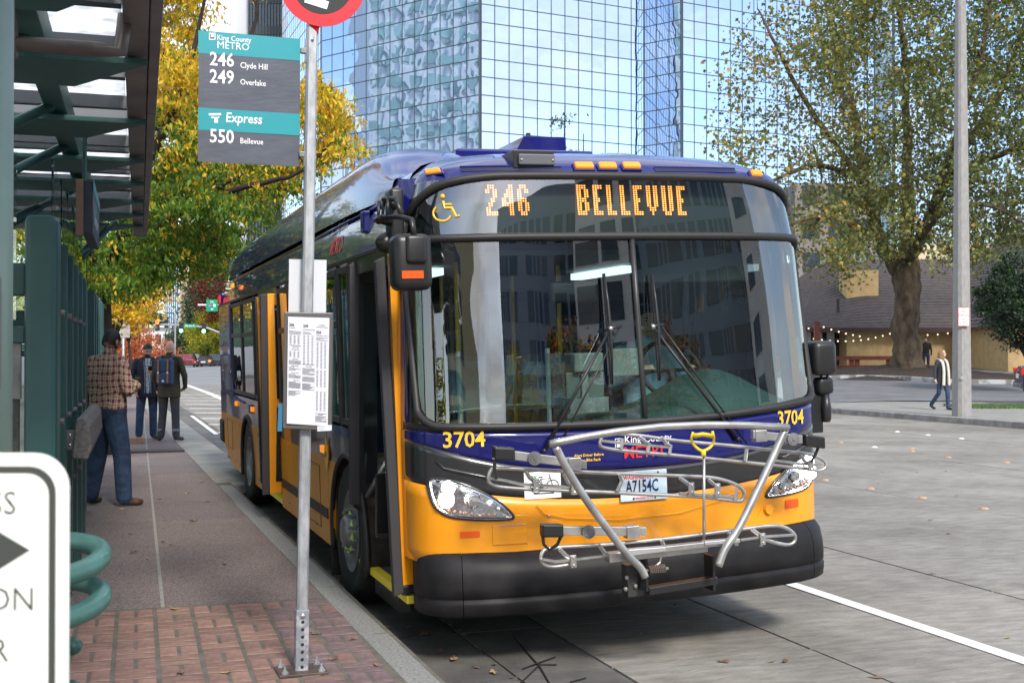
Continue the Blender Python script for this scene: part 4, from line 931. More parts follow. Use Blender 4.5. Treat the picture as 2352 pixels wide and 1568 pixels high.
# marker lights, vents, camera
for px,w_ in ((997,42),(1340,44),(1394,42),(1449,42),(1734,34)):
    q=FB(px,(396 if px<1100 else 385 if px<1600 else 402)); sl=FP(q.x,q.z+.02).y-FP(q.x,q.z-.02).y
    n_=Vector((0,-1,0)); a=FP(q.x-.05,q.z,.0); b=FP(q.x+.05,q.z,.0); ax=(b-a).normalized(); up=Vector((0,sl/.04,1)).normalized(); nn=ax.cross(up)
    T=Matrix(((ax.x,nn.x,up.x,q.x),(ax.y,nn.y,up.y,q.y),(ax.z,nn.z,up.z,q.z),(0,0,0,1)))
    hw=w_/2/395
    o=MB().box((-hw-.012,-.006,-.032),(hw+.012,.01,.032),T).build('marker_base',M['blue'],bus,bevel=.008)
    MB().box((-hw,.006,-.022),(hw,.028,.022),T).build('marker_light',M['org'],bus,bevel=.007)
for a,b in ((1057,1290),(1503,1690)):
    p0=FB(a,389);p1=FB(b,389 if b<1400 else 392)
    pts=[];
    for t in np.linspace(0,1,14):
        u=p0.x+(p1.x-p0.x)*t; w_=p0.z+(p1.z-p0.z)*t; pts.append((u,w_))
    MB().grid([[FP(u,w_-.014,.003) for u,w_ in pts],[FP(u,w_+.014,.003) for u,w_ in pts]]).build('air_slot',mat('slot_dark_blue',(.006,.006,.045),.4),bus)
    MB().tube([FP(u,w_+.016,.006) for u,w_ in pts],.005,5).build('slot_lip',M['blue'],bus)
q=FB(1220,372); MB().box((q.x-.125,q.y-.05,q.z-.045),(q.x+.125,q.y+.16,q.z+.06)).build('sensor_bracket',M['plas'],bus,bevel=.006)
MB().box((q.x-.10,q.y-.075,q.z-.028),(q.x+.12,q.y-.052,q.z+.035)).build('sensor_cover',mat('grey_plastic',(.10,.105,.115),.4),bus,bevel=.008)
for d in (-.085,.105): MB().ball((q.x+d,q.y-.077,q.z),.007,4).build('screw',M['steel'],bus)
MB().box((q.x-.02,q.y-.03,q.z-.075),(q.x+.02,q.y-.005,q.z-.045)).build('bracket_foot',M['plas'],bus)
# ---- bumper
bo=[(0,0),(.5,.02),(.9,.07),(1.08,.12),(1.18,.17),(1.24,.23),(1.275,.31),(1.288,.38),(1.288,.44)]
def bump_row(off,w_):
    r=[(x,v) for x,v in bo]; full=[(-x,v) for x,v in r[::-1]]+r[1:]
    return [Vector((1.295+x*(1-off*.25),v+off,w_+.012*0)) for x,v in full]
def smooth_row(row): return [q for q in catmull(row,4)]
prof=[(.10,.33),(.03,.335),(.008,.35),(.0,.40),(.0,.425),(.012,.43),(.012,.438),(.002,.445),(.0,.50),(.006,.56),(.022,.605),(.055,.64),(.11,.675),(.20,.71)]
def bz(u,w_): return w_+.03*(abs(u-1.295)/1.295)**3*(w_>.6)
for s0,s1 in ((0,.30),(.302,.70),(.702,1)):
    rows=[]
    for off,w_ in prof:
        rr_=smooth_row(bump_row(off,w_)); n=len(rr_); ks=np.linspace(s0,s1,28); row=[]
        for kx in ks:
            a=kx*(n-1); i=min(int(a),n-2); p_=rr_[i].lerp(rr_[i+1],a-i); row.append(Vector((p_.x,p_.y,bz(p_.x,p_.z))))
        rows.append(row)
    # end caps give the seams depth
    mb=MB().grid(rows); mb.grid([rows_[:1]+[rows_[0]+Vector((0,.05,0))] for rows_ in rows]); mb.grid([rows_[-1:]+[rows_[-1]+Vector((0,.05,0))] for rows_ in rows])
    mb.build('bumper',M['bump'],bus,smooth=True)
MB().box((.15,.40,.31),(2.45,.55,.40)).build('bumper_beam',M['plas'],bus)
# ---- headlights
HLp=[(982,1101),(1005,1098),(1045,1106),(1090,1122),(1130,1143),(1160,1165),(1177,1184),(1170,1190),(1120,1192),(1070,1190),(1030,1184),(1003,1168),(990,1146),(983,1122)]
hl=[FB(x,y) for x,y in HLp]
def mir(q,sg): return Vector((q.x if not sg else 2.59-q.x,q.y,q.z))
refl=mat('faceted_reflector',(.80,.81,.83),.12,metal=1,bump=.22,bscale=22,dist=.02,voro=True)
for sg in (0,1):
    out=[FP(mir(q,sg).x,q.z,.004) for q in catmull(hl,3,closed=True)]
    cu=sum((q.x for q in out))/len(out); cw=sum((q.z for q in out))/len(out)
    mb=MB(); rings=[[FP(cu+(q.x-cu)*k,cw+(q.z-cw)*k,o_) for q in out] for k,o_ in ((1,.003),(.9,.006),(.75,.008),(.5,.009),(.25,.010),(.02,.011))]
    mb.grid(rings,closed=True); h=mb.build('headlight',refl,bus,smooth=True)
    MB().tube([q+Vector((0,-.006,0)) for q in out],.010,6,closed=True).build('rim',M['blk'],h,smooth=True)
    MB().tube([FP(cu+(q.x-cu)*.955,cw+(q.z-cw)*.955,.014) for q in out],.005,6,closed=True).build('chrome_rim',M['chrome'],h,smooth=True)
    for px,py,rr_ in ((1026,1119,.036),(1022,1146,.044)):
        q=FB(px,py); q=mir(q,sg); c=FP(q.x,q.z,.024); MB().ball(c,(rr_,.016,rr_),7).build('bulb',M['lamp'],h,smooth=True)
        MB().tube([c+Vector(((rr_+.006)*math.cos(a),-.004,(rr_+.006)*math.sin(a))) for a in np.linspace(0,6.2,20)],.005,5,closed=True).build('bulb_ring',M['chrome'],h,smooth=True)
    q=mir(FB(1085,1148),sg); MB().lathe([(.001,.03),(.03,.028),(.045,.012),(.05,0)],Matrix.Translation(FP(q.x,q.z,.01))@Matrix.Rotation(math.pi/2,4,'X'),14).build('reflector_bowl',M['chrome'],h)
    for k in range(9):
        q=mir(FB(1030+k*13,1172+ (k*1.8 if k<5 else 9)),sg); c=FP(q.x,q.z,.014); MB().ball(c,(.009,.006,.009),4).build('signal_cell',mat('amber_cell',(.7,.35,.2),.3) if (sg,k)==(0,0) else bpy.data.materials['amber_cell'],h,smooth=True)
    rings=[[FP(cu+(q.x-cu)*k,cw+(q.z-cw)*k,o_) for q in out] for k,o_ in ((.98,.016),(.8,.034),(.5,.042),(.02,.044))]
    MB().grid(rings,closed=True).build('lens',M['lens'],h,smooth=True)
# grille slots above the headlights
for sg in (0,1):
    pts=[(1000,1053),(1030,1058),(1075,1066),(1120,1077),(1127,1090),(1100,1086),(1040,1074),(1012,1066)]
    out=[FP(mir(FB(x,y),sg).x,FB(x,y).z,.004) for x,y in pts]; c=sum(out,Vector())/len(out)
    mb=MB(); mb.add([c]+out,[(0,1+k,1+(k+1)%len(out)) for k in range(len(out))]); mb.build('brow_slot',M['black'],bus)
    MB().tube([FP(mir(FB(x,y),sg).x,FB(x,y).z,.012) for x,y in ((1000,1056),(1018,1075),(1060,1084),(1110,1094),(1128,1100))],.007,6).build('brow_trim',M['blk'],bus,smooth=True)
# panel seams, hatch, reflectors
def line(pts,r,m,name): MB().tube([FB(x,y,.001) for x,y in pts],r,5).build(name,m,bus)
line([(1118,1090),(1135,1130),(1175,1180),(1210,1250)],.0045,M['black'],'panel_seam')
for sg in (1,):
    MB().tube([FP(2.59-FB(x,y).x,FB(x,y).z,.001) for x,y in ((1118,1090),(1135,1130),(1175,1180),(1205,1235))],.0045,5).build('panel_seam',M['black'],bus)
line([(1145,1022),(1160,1070)],.004,M['black'],'panel_seam'); 
for a,b,c,d,m_,nm in ((1055,1220,1101,1232,M['orgr'],'side_reflector'),(1802,1148,1832,1163,M['orgr'],'side_reflector')):
    p0=FB(a,b);p1=FB(c,d)
    MB().grid([[FP(p0.x+(p1.x-p0.x)*t,w_,.010) for t in np.linspace(0,1,5)] for w_ in (p1.z,p0.z)]).build(nm,m_,bus)
p0=FB(1130,1206);p1=FB(1210,1246); MB().grid([[FP(p0.x+(p1.x-p0.x)*t,w_,.007) for t in np.linspace(0,1,6)] for w_ in (p1.z,p0.z)]).build('access_flap',M['yel'],bus,solid=.010,bevel=.002)
MB().tube([FB(1148,1208,.012),FB(1200,1204,.012)],.004,6).build('flap_hinge',M['steel'],bus)
line([(1232,1160),(1250,1180),(1300,1190),(1420,1194),(1560,1178),(1650,1150),(1700,1128)],.012,M['yel'],'moulding'); line([(1255,1183),(1300,1199),(1420,1206),(1560,1192),(1650,1165)],.006,M['yel'],'moulding')
q=FB(1260,1184,.01); MB().ball(q,.009,5).build('bolt',M['steel'],bus)
q=FB(1763,1168,.006); MB().lathe([(.001,.02),(.03,.02),(.034,0)],Matrix.Translation(q)@Matrix.Rotation(math.pi/2,4,'X')@Matrix.Rotation(.2,4,'Y'),10).build('tow_cover',M['yel'],bus,smooth=False)
MB().box((q.x-.055,q.y-.004,q.z-.012),(q.x+.055,q.y+.004,q.z+.012)).build('tow_cover_tab',M['yel'],bus)
# lettering on the front
def ftext(s,px,py,size,m,bold=.02,name='lettering',sx=1.,rot=0.):
    q=FB(px,py); return text(s,size,lambda x,y:FP(q.x+x,q.z+y+x*rot,.012),m,bus,name,bold,sx=sx)
ftext('3704',1014,1027,.123,M['ytxt'],.016,'fleet_number',.92)
ftext('3704',1783,977,.123,M['ytxt'],.016,'fleet_number',.92)
ftext('King County',1432,1017,.058,M['white'],.008)
ftext('METRO',1430,1052,.094,M['redtxt'],.004,sx=.98)
q=FB(1419,1018); lg_=MB(); 
for a,b,c,d in ((-.022,-.03,.022,-.026),(-.022,.026,.022,.03),(-.022,-.03,-.018,.03),(.018,-.03,.022,.03)): lg_.grid([[FP(q.x+a,q.z+b,.012),FP(q.x+c,q.z+b,.012)],[FP(q.x+a,q.z+d,.012),FP(q.x+c,q.z+d,.012)]])
lg_.add([FP(q.x+x,q.z+z,.012) for x,z in ((-.012,-.02),(.008,-.02),(.014,.0),(.006,.02),(-.010,.018))],[(0,1,2,3,4)]); lg_.build('agency_logo',M['white'],bus)
ftext('Alert Driver Before',1317,1049,.022,M['ytxt'],.02); ftext('Using Bike Rack',1323,1060,.022,M['ytxt'],.02)
# plate and rack sticker
def fplate(name,a,b,c,d,off,m,th=.006,par=None):
    p0=FB(a,b);p1=FB(c,d); q=FP((p0.x+p1.x)/2,(p0.z+p1.z)/2,off); hw,hh=abs(p1.x-p0.x)/2,abs(p0.z-p1.z)/2
    a_=FP(q.x-.1,q.z);b_=FP(q.x+.1,q.z); ax=(b_-a_).normalized(); up=Vector((0,0,1)); nn=ax.cross(up)
    T=Matrix(((ax.x,nn.x,up.x,q.x),(ax.y,nn.y,up.y,q.y),(ax.z,nn.z,up.z,q.z),(0,0,0,1)))
    o=MB().box((-hw,-th/2,-hh),(hw,th/2,hh),T).build(name,m,par or bus,bevel=.004); return o,T,hw,hh
pm=mat('plate_face',(.75,.78,.80),.4,c2=(.42,.60,.70),scale=3.5,coord='Object')
o,T,hw,hh=fplate('licence_plate',1420,1083,1529,1143,.02,pm)
text('A7154C',.098,lambda x,y:T@Vector((x-hw*.78,.0045,y-.035)),mat('plate_ink',(.01,.02,.09),.4),o,'plate_number',.02,sx=.62)
text('WASHINGTON',.034,lambda x,y:T@Vector((x-hw*.86,.0045,y+hh-.045)),M['redtxt'],o,'plate_state',.02,sx=.8)
text('EVERGREEN STATE',.018,lambda x,y:T@Vector((x-hw*.45,.0045,y-hh+.008)),M['redtxt'],o,'plate_motto',.02,sx=.8)
for a in (-.09,.09):
    for b in (-1,1): MB().ball(T@Vector((a if b>0 else a*.75,.005,b*(hh-.014))),.006,4).build('plate_bolt',M['black'],o)
o,T,hw,hh=fplate('rack_sticker',1202,1085,1288,1141,.006,M['white'],.003)
bk_=MB()
def bt(pts,r=.0022): bk_.tube([T@Vector((x*hw,.003,z*hh)) for x,z in pts],r,4)
for cx0 in (-.35,.55): bt([(cx0+.32*math.cos(a),-.1+.45*math.sin(a)) for a in np.linspace(0,6.28,18)])
bt([(-.35,-.1),(-.1,.45),(.4,.5),(.05,-.15),(-.1,.45)]);bt([(.05,-.15),(-.35,-.1)]);bt([(.55,-.1),(.36,.8)]);bt([(-.5,-.6),(.6,-.62)],.003); bt([(-.2,.6),(0,.6)],.003)
bk_.build('bicycle_drawing',M['black'],o)
text('OK',.032,lambda x,y:T@Vector((x-hw*.72,.0025,y+hh*.45)),mat('green_ink',(.02,.25,.06),.5),o,'lettering',.02)
# ---- wipers
def wiper(base,elb,btop,bbot,mid):
    w0=MB(); P0=FB(*base,.03); E0=FB(*elb,.07)
    w0.tube([P0,E0],[.013,.007],6); w0.tube([P0+Vector((.06,0,-.03)),E0+Vector((.055,0,.0))],[.006,.005],5); w0.tube([E0+Vector((-.02,0,0)),E0+Vector((.07,0,.01))],.009,5)
    ar=w0.build('wiper_arm',M['plas'],bus,smooth=True)
    a,b=FB(*btop,.045),FB(*bbot,.045)
    MB().tube([a,a.lerp(b,.25)+Vector((0,-.02,0)),a.lerp(b,.5)+Vector((0,-.028,0)),a.lerp(b,.75)+Vector((0,-.02,0)),b],[.006,.008,.012,.008,.006],5).build('wiper_blade',M['plas'],bus,smooth=True)
    MB().tube([a+Vector((0,.02,0)),b+Vector((0,.02,0))],.006,4).build('wiper_rubber',M['rub'],bus)
    for q in (P0,E0): MB().ball(q,.016,5).build('wiper_pivot',M['steel'] if q is E0 else M['plas'],bus,smooth=True)
wiper((1250,1035),(1402,754),(1388,628),(1407,882),None); wiper((1695,1008),(1500,750),(1498,628),(1516,874),None)
# ---- mirrors
def rbox(name,lo,hi,m,bev,par=None,taper=.0):
    o=MB().box(lo,hi).build(name,m,par or bus,bevel=bev); o.modifiers['b'].segments=4
    o.data.polygons.foreach_set('use_smooth',[True]*len(o.data.polygons)); return o
a,b=BV(905,535,.02),BV(998,665,.02)
mo=rbox('wing_mirror',(a.x,.02,b.z),(b.x,.19,a.z),M['plas'],.045)
rbox('mirror_boss',(a.x+.06,-.005,a.z-.16),(a.x+.17,.04,a.z-.01),M['plas'],.02,mo)
p=(a.x+b.x)/2; c0=BV(923,622,.015);c1=BV(973,639,.015); MB().box((c0.x,.012,c1.z),(c1.x,.021,c0.z)).build('mirror_reflector',M['orgr'],mo)
ar=MB(); ar.tube([(a.x+.11,.02,a.z-.03),(a.x+.10,.03,a.z+.07),(a.x+.06,.15,a.z+.10),(a.x+.01,.3,a.z+.11)],.017,8); ar.tube([(a.x+.01,.3,a.z+.11),(a.x-.0,.42,a.z+.11),(.03,.60,a.z+.10)],.020,8); ar.tube([(a.x+.075,.14,a.z+.11),(a.x+.06,.2,a.z+.20),(a.x+.02,.30,a.z+.21),(.02,.60,a.z+.18)],.016,8)
for k in (.25,.36,.47): ar.tube([(a.x+.02,k,a.z+.09),(a.x+.03,k,a.z+.22)],.010,5)
ar.build('mirror_arm',M['plas'],bus,smooth=True); rbox('mirror_mount',(-.05,.50,a.z-.02),(.03,.66,a.z+.30),M['plas'],.02)
MB().ball((-.06,.62,a.z+.0),.06,6).build('convex_mirror',M['plas'],bus,smooth=True)
a,b=BV(1866,783,.42),BV(1915,860,.42)
mo=rbox('wing_mirror',(a.x-.02,.36,b.z),(b.x,.62,a.z),M['plas'],.04)
c0,c1=BV(1873,866,.46),BV(1911,904,.46); rbox('lower_mirror',(c0.x,.42,c1.z),(c1.x,.52,c0.z),M['plas'],.03,mo)
c0,c1=BV(1886,905,.45),BV(1909,968,.45); MB().tube([(.5*(c0.x+c1.x),.45,c1.z),(.5*(c0.x+c1.x),.45,c1.z+.02),(.5*(c0.x+c1.x),.45,.5*(c0.z+c1.z)),(.5*(c0.x+c1.x),.45,c0.z)],[.022,.030,.034,.022],10).build('mirror_pod',M['plas'],bus,smooth=True)
cxm=.5*(c0.x+c1.x); MB().tube([(cxm,.45,c0.z),(cxm-.01,.44,c0.z+.07),(cxm+.03,.44,c0.z+.16)],.010,6).tube([(cxm-.01,.45,c0.z+.03),(cxm-.03,.46,c0.z+.14)],.008,6).build('mirror_arm',M['plas'],bus,smooth=True)
c0,c1=BV(1864,905,.5),BV(1884,992,.5); MB().box((2.595,.46,c1.z),(c1.x,.54,c0.z)).build('mirror_mount',M['plas'],bus,bevel=.008)
MB().tube([(c1.x-.02,.5,c1.z+.1),(cxm,.46,c1.z+.1)],.012,6).build('mirror_strut',M['plas'],bus)
# ---- bicycle rack (folded up): tubes located by depth planes in front of the bus
rk=bpy.data.objects.new('bicycle_rack',None); link(rk,bus)
VR=-.42
def RV(pts,v): return [BV(x,y,(v if not hasattr(v,'__len__') else v[i])) for i,(x,y) in enumerate(pts)]
st=M['steel']
MB().tube(RV([(1263,1019),(1290,1013),(1340,1003),(1420,990),(1520,979),(1620,975),(1720,976),(1811,981)],VR-.12),.019,10).build('top_bar',st,rk,smooth=True)
def bigtube(p): MB().tube(catmull(RV(p,VR-.10),4),.021,10).build('main_tube',st,rk,smooth=True)
bigtube([(1276,1024),(1300,1072),(1345,1145),(1400,1220),(1440,1272),(1470,1302),(1482,1325)])
bigtube([(1804,984),(1775,1050),(1735,1135),(1695,1215),(1665,1260),(1650,1300)])
def tray(name,up,lw,v,flat=None,brackets=(),closeL=True,closeR=True):
    o=MB(); pu=RV(up,v); pl=RV(lw,v); 
    path=[]
    L=pu+ (pl[::-1])
    o.tube(catmull(L,4,closed=closeL and closeR),.0105,8,closed=closeL and closeR); t=o.build(name,st,rk,smooth=True)
    return t
T1=tray('wheel_tray',[(1248,1268),(1275,1257),(1400,1247),(1560,1233),(1720,1212),(1780,1207),(1812,1218)],[(1243,1290),(1262,1300),(1300,1296),(1318,1295)],VR+.02,closeL=False,closeR=False) if False else None
def loop(name,pts,v,closed=True,r=.0105):
    return MB().tube(catmull(RV(pts,v),4,closed=closed),r,8,closed=closed).build(name,st,rk,smooth=True)
# lower tray
loop('wheel_tray',[(1242,1285),(1246,1268),(1270,1257),(1400,1249),(1560,1233),(1700,1215),(1770,1207),(1805,1212),(1825,1228),(1823,1245),(1800,1250),(1745,1236)],VR+.05,False)
loop('wheel_tray',[(1242,1280),(1248,1295),(1270,1301),(1305,1296),(1318,1295)],VR+.05,False)
for pp_,vv_ in (([(1246,1284),(1275,1289),(1320,1285),(1430,1271)],.03),([(1700,1240),(1755,1232),(1822,1228)],.03),([(1124,1098),(1160,1103),(1200,1112),(1290,1117),(1340,1122)],.15),([(1560,1132),(1600,1136),(1690,1140)],.15),([(1380,1012),(1430,1017),(1540,1027)],.25),([(1770,1056),(1830,1064),(1892,1068)],.25)): MB().tube(RV(pp_,VR+vv_),.008,6).build('tray_bar',st,rk)
b0,b1=RV([(1395,1277),(1620,1252)],VR); MB().hexa([b0+Vector((0,-.03,-.03)),b1+Vector((0,-.03,-.03)),b1+Vector((0,.03,-.03)),b0+Vector((0,.03,-.03))],(0,0,.05)).build('cross_beam',st,rk,bevel=.004)
b0,b1=RV([(1480,1262),(1680,1240)],VR-.04); MB().hexa([b0+Vector((0,-.025,-.02)),b1+Vector((0,-.025,-.02)),b1+Vector((0,.025,-.02)),b0+Vector((0,.025,-.02))],(0,0,.03)).build('cross_beam',st,rk,bevel=.004)
# middle tray
loop('wheel_tray',[(1122,1103),(1126,1082),(1145,1075),(1250,1079),(1400,1086),(1560,1092),(1640,1097),(1690,1112),(1708,1128),(1706,1146),(1690,1150),(1620,1141),(1500,1135),(1350,1128),(1220,1123),(1150,1118),(1130,1112)],VR+.16)
# upper tray
loop('wheel_tray',[(1378,1020),(1384,1001),(1400,994),(1470,1000),(1560,1012),(1680,1023),(1800,1036),(1860,1043),(1890,1056),(1896,1072),(1880,1080),(1850,1076),(1700,1060),(1560,1046),(1440,1035),(1390,1028)],VR+.26)
def brk(pts,v,w=.011):
    MB().tube(RV(pts,v),w,4).build('tray_bracket',st,rk,bevel=.0)
for p,v in (([(1208,1082),(1216,1096),(1231,1108),(1229,1128)],.14),([(1295,1087),(1305,1108),(1318,1117),(1316,1135)],.14),([(1423,1089),(1428,1105),(1418,1128)],.14),([(1560,1096),(1578,1108),(1587,1118),(1585,1139)],.14),([(1627,1100),(1640,1112),(1647,1120),(1645,1141)],.14),([(1692,1120),(1690,1150)],.14),
 ([(1470,1003),(1482,1014),(1492,1020),(1488,1040)],.24),([(1520,1004),(1530,1018),(1541,1024),(1538,1042)],.24),([(1430,1006),(1428,1028)],.24),([(1838,1045),(1850,1060),(1861,1066),(1858,1078)],.24),([(1715,1030),(1712,1058)],.24),
 ([(1285,1260),(1300,1275),(1316,1284),(1315,1298)],.03),([(1375,1250),(1388,1268),(1402,1278)],.03),([(1520,1240),(1528,1262)],.03),([(1726,1214),(1740,1224),(1750,1232),(1748,1254)],.03),([(1672,1222),(1690,1232),(1692,1252)],.03)):
    brk(p,VR+v)
for px,py,v in ((1231,1112,.13),(1318,1120,.13),(1587,1120,.13),(1647,1122,.13),(1316,1287,.02),(1750,1236,.02),(1861,1068,.23)):
    q=BV(px,py,VR+v); MB().box((q.x-.016,q.y-.012,q.z-.035),(q.x+.016,q.y+.004,q.z+.03)).build('clamp_plate',st,rk,bevel=.003)
    for d in (-.02,.018): MB().ball((q.x,q.y-.014,q.z+d),.005,4).build('rivet',M['chrome'],rk)
# support arms with black grips and pivot discs
def arm(a,h0,h1,b,disc,v,hook):
    p0,p1=RV([a,b],v); MB().hexa([p0+Vector((0,-.018,-.024)),p1+Vector((0,-.018,-.024)),p1+Vector((0,.018,-.024)),p0+Vector((0,.018,-.024))],(0,0,.046)).build('support_arm',st,rk,bevel=.003)
    g0,g1=RV([h0,h1],v); MB().hexa([g0+Vector((0,-.03,-.034)),g1+Vector((0,-.03,-.034)),g1+Vector((0,.03,-.034)),g0+Vector((0,.03,-.034))],(0,0,.068)).build('arm_grip',M['plas'],rk,bevel=.010)
    q=BV(*disc,v-.03); MB().lathe([(.001,.014),(.010,.014),(.010,.008),(.026,.008),(.028,.005),(.036,.005),(.036,-.004),(.001,-.004)],Matrix.Translation(q)@Matrix.Rotation(math.pi/2,4,'X'),20).build('pivot_disc',M['steelw'],rk)
    e=p1.lerp(p0,.16); MB().box((e.x-.04,e.y-.03,e.z-.036),(e.x+.03,e.y+.03,e.z+.03)).build('arm_sleeve',st,rk,bevel=.004)
    MB().tube(RV(hook,v),.009,5).build('grip_hook',M['plas'],rk)
arm((1175,1044),(1133,1040),(1180,1042),(1345,1066),(1228,1052),-.30,[(1136,1055),(1136,1078),(1140,1100)])
arm((1290,1217),(1243,1217),(1291,1217),(1482,1219),(1352,1221),-.38,[(1246,1225),(1249,1250),(1262,1262),(1280,1250),(1288,1232)])
arm((1840,1008),(1845,1010),(1890,1016),(1727,997),(1822,1008),-.25,[(1882,1020),(1872,1045),(1862,1060)])
# yellow pull handle and rod
MB().tube(RV([(1617,1045),(1617,1245)],VR+.0),.008,8).build('pull_rod',st,rk,smooth=True)
yl=mat('handle_yellow',(.85,.62,.02),.4)
MB().tube(catmull(RV([(1592,992),(1588,1010),(1598,1026),(1614,1035),(1632,1026),(1640,1010),(1636,990)],VR-.01),4),.008,6).tube(RV([(1593,1001),(1614,997),(1637,1001)],VR-.01),.012,8).tube(RV([(1615,1032),(1616,1047)],VR-.01),.014,8).build('pull_handle',yl,rk,smooth=True)
# lower mounts and spring
q=BV(1468,1325,-.25); MB().box((q.x-.09,-.30,q.z-.09),(q.x-.0,-.22,q.z+.08)).build('mount_plate',mat('mount_grey',(.06,.06,.062),.4,metal=.4),rk,bevel=.003)
for a,b in ((1440,1326),(1437,1352),(1460,1345)): c=BV(a,b,-.31); MB().ball(c,.012,5).build('mount_bolt',M['steel'],rk)
p0,p1=RV([(1488,1350),(1645,1325)],-.38); MB().hexa([p0+Vector((0,-.02,-.035)),p1+Vector((0,-.02,-.035)),p1+Vector((0,.04,-.035)),p0+Vector((0,.04,-.035))],(0,0,.04)).build('mount_tray',M['plas'],rk,bevel=.004)
for px in (1486,1640):
    q=BV(px,1310,-.40); MB().box((q.x-.008,-.40,q.z-.11),(q.x+.008,-.30,q.z+.08)).build('mount_cheek',M['plas'],rk,bevel=.004)
q=BV(1507,1307,-.42); mb=MB(); mb.tube([q+Vector((-.045+.09*k/60,.022*math.cos(k*.9),.022*math.sin(k*.9))) for k in range(61)],.006,5); mb.build('coil_spring',mat('spring_brown',(.09,.07,.06),.5),rk); MB().tube([q+Vector((-.06,0,0)),q+Vector((.07,0,0))],.008,6).build('spring_bolt',M['steel'],rk)
MB().tube(RV([(1520,1270),(1516,1290),(1503,1302)],-.42),.006,5).build('spring_arm',M['steel'],rk)
wl=mat('cast_steel',(.55,.55,.55),.35,metal=.7)
MB().hexa(RV([(1440,1262),(1530,1255),(1530,1266),(1440,1278)],VR-.10),(0,.05,0)).build('gusset',wl,rk,bevel=.004); MB().hexa(RV([(1620,1243),(1700,1236),(1700,1246),(1620,1252)],VR-.08),(0,.05,0)).build('gusset',wl,rk,bevel=.004)
# ---- side walls
YB,BK0,BK1,WB,WT=.33,.98,1.20,1.26,2.40
arches=[(2.2,.60),(7.96,.58)]
def strips(name,v0,v1,lo,hi,m,u=0.,bot=None):
    vs=sorted(set([v0,v1]+[v for a,r in arches for v in np.linspace(a-r,a+r,25) if v0<v<v1]+list(np.arange(v0,v1,.4)))); mb=MB(); pr=None
    def low(v):
        l=lo if bot is None else max(lo,bot(v))
        for a,r in arches:
            if abs(v-a)<=r: l=max(l,.47+math.sqrt(max(0,r*r-(v-a)**2)))
        return l
    for a,b in zip(vs,vs[1:]):
        mid=(a+b)/2; la,lb=low(a),low(b)
        inn=any(abs(mid-x)<r for x,r in arches)
        if inn: la=max(la,.0);lb=max(lb,.0)
        la=min(la,hi);lb=min(lb,hi)
        if hi-min(la,lb)>.002: mb.add([(u,a,la),(u,b,lb),(u,b,hi),(u,a,hi)],[(0,1,2,3)])
    if not mb.v: return
    return mb.build(name,m,bus,solid=.02)
rear_b=lambda v:.33+max(0,v-9.8)*.30
ymat=mat('bus_yellow_shaded_side',(.62,.25,.008),.4,spec=.2,coat=.15,var=.08,scale=1.5)  # darker, duller copy of the bus yellow: the kerb side's shade put into the colour
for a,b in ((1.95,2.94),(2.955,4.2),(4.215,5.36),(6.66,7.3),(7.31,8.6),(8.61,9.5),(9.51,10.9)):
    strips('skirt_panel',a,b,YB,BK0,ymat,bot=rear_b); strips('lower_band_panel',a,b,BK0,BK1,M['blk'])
    strips('side_panel',a,b,BK1,WB,M['blue'])
for u,nm in ((2.59,'street_side_wall'),):
    MB().box((u-.03,.8,.33),(u,10.9,1.26)).build(nm,M['blue'],bus); MB().box((u-.03,.8,2.30),(u,10.9,2.43)).build(nm,M['blue'],bus)
    for v in (.85,2.2,3.7,5.2,6.7,8.2,9.7,10.85): MB().box((u-.03,v-.06,1.26),(u,v+.06,2.30)).build('window_post',M['frame'],bus)
    for a,b in zip((.85,2.2,3.7,5.2,6.7,8.2,9.7),(2.2,3.7,5.2,6.7,8.2,9.7,10.85)): MB().box((u-.02,a+.06,1.26),(u-.012,b-.06,2.30)).build('street_window',M['sideg'],bus)
for v in (3.5,4.9,7.0,8.75,9.3,9.9,10.4):
    for z in (.42,.90):
        if rear_b(v)<z-.03: MB().ball((-.012,v,z),.010,4).build('skirt_fastener',M['steelw'],bus,smooth=True)
for a,b,z0,z1 in ((3.3,4.1,.42,.90),(9.55,10.1,.55,.92)):
    MB().tube([(-.011,a,z0),(-.011,b,z0),(-.011,b,z1),(-.011,a,z1)],.004,4,closed=True).build('hatch_seam',M['black'],bus)
MB().box((-.018,2.98,.52),(.0,5.33,.60)).build('rub_strip',M['rub'],bus,bevel=.004)
# wheel arch lips and liners
for a,r in arches:
    MB().tube([(-.012,a+r*math.cos(t),.47+r*math.sin(t)) for t in np.linspace(-.25,math.pi+.25,30)],.022,6).build('arch_lip',M['rub'],bus,smooth=True)
    rows=[[(x,a+r*math.cos(t),.47+r*math.sin(t)) for t in np.linspace(-.25,math.pi+.25,24)] for x in (.0,.5)]
    MB().grid(rows).build('arch_liner',mat('arch_liner_dirt',(.035,.028,.022),.95,var=.5,scale=9),bus); MB().box((.5,a-r,.2),(.52,a+r,1.2)).build('arch_back',M['black'],bus)
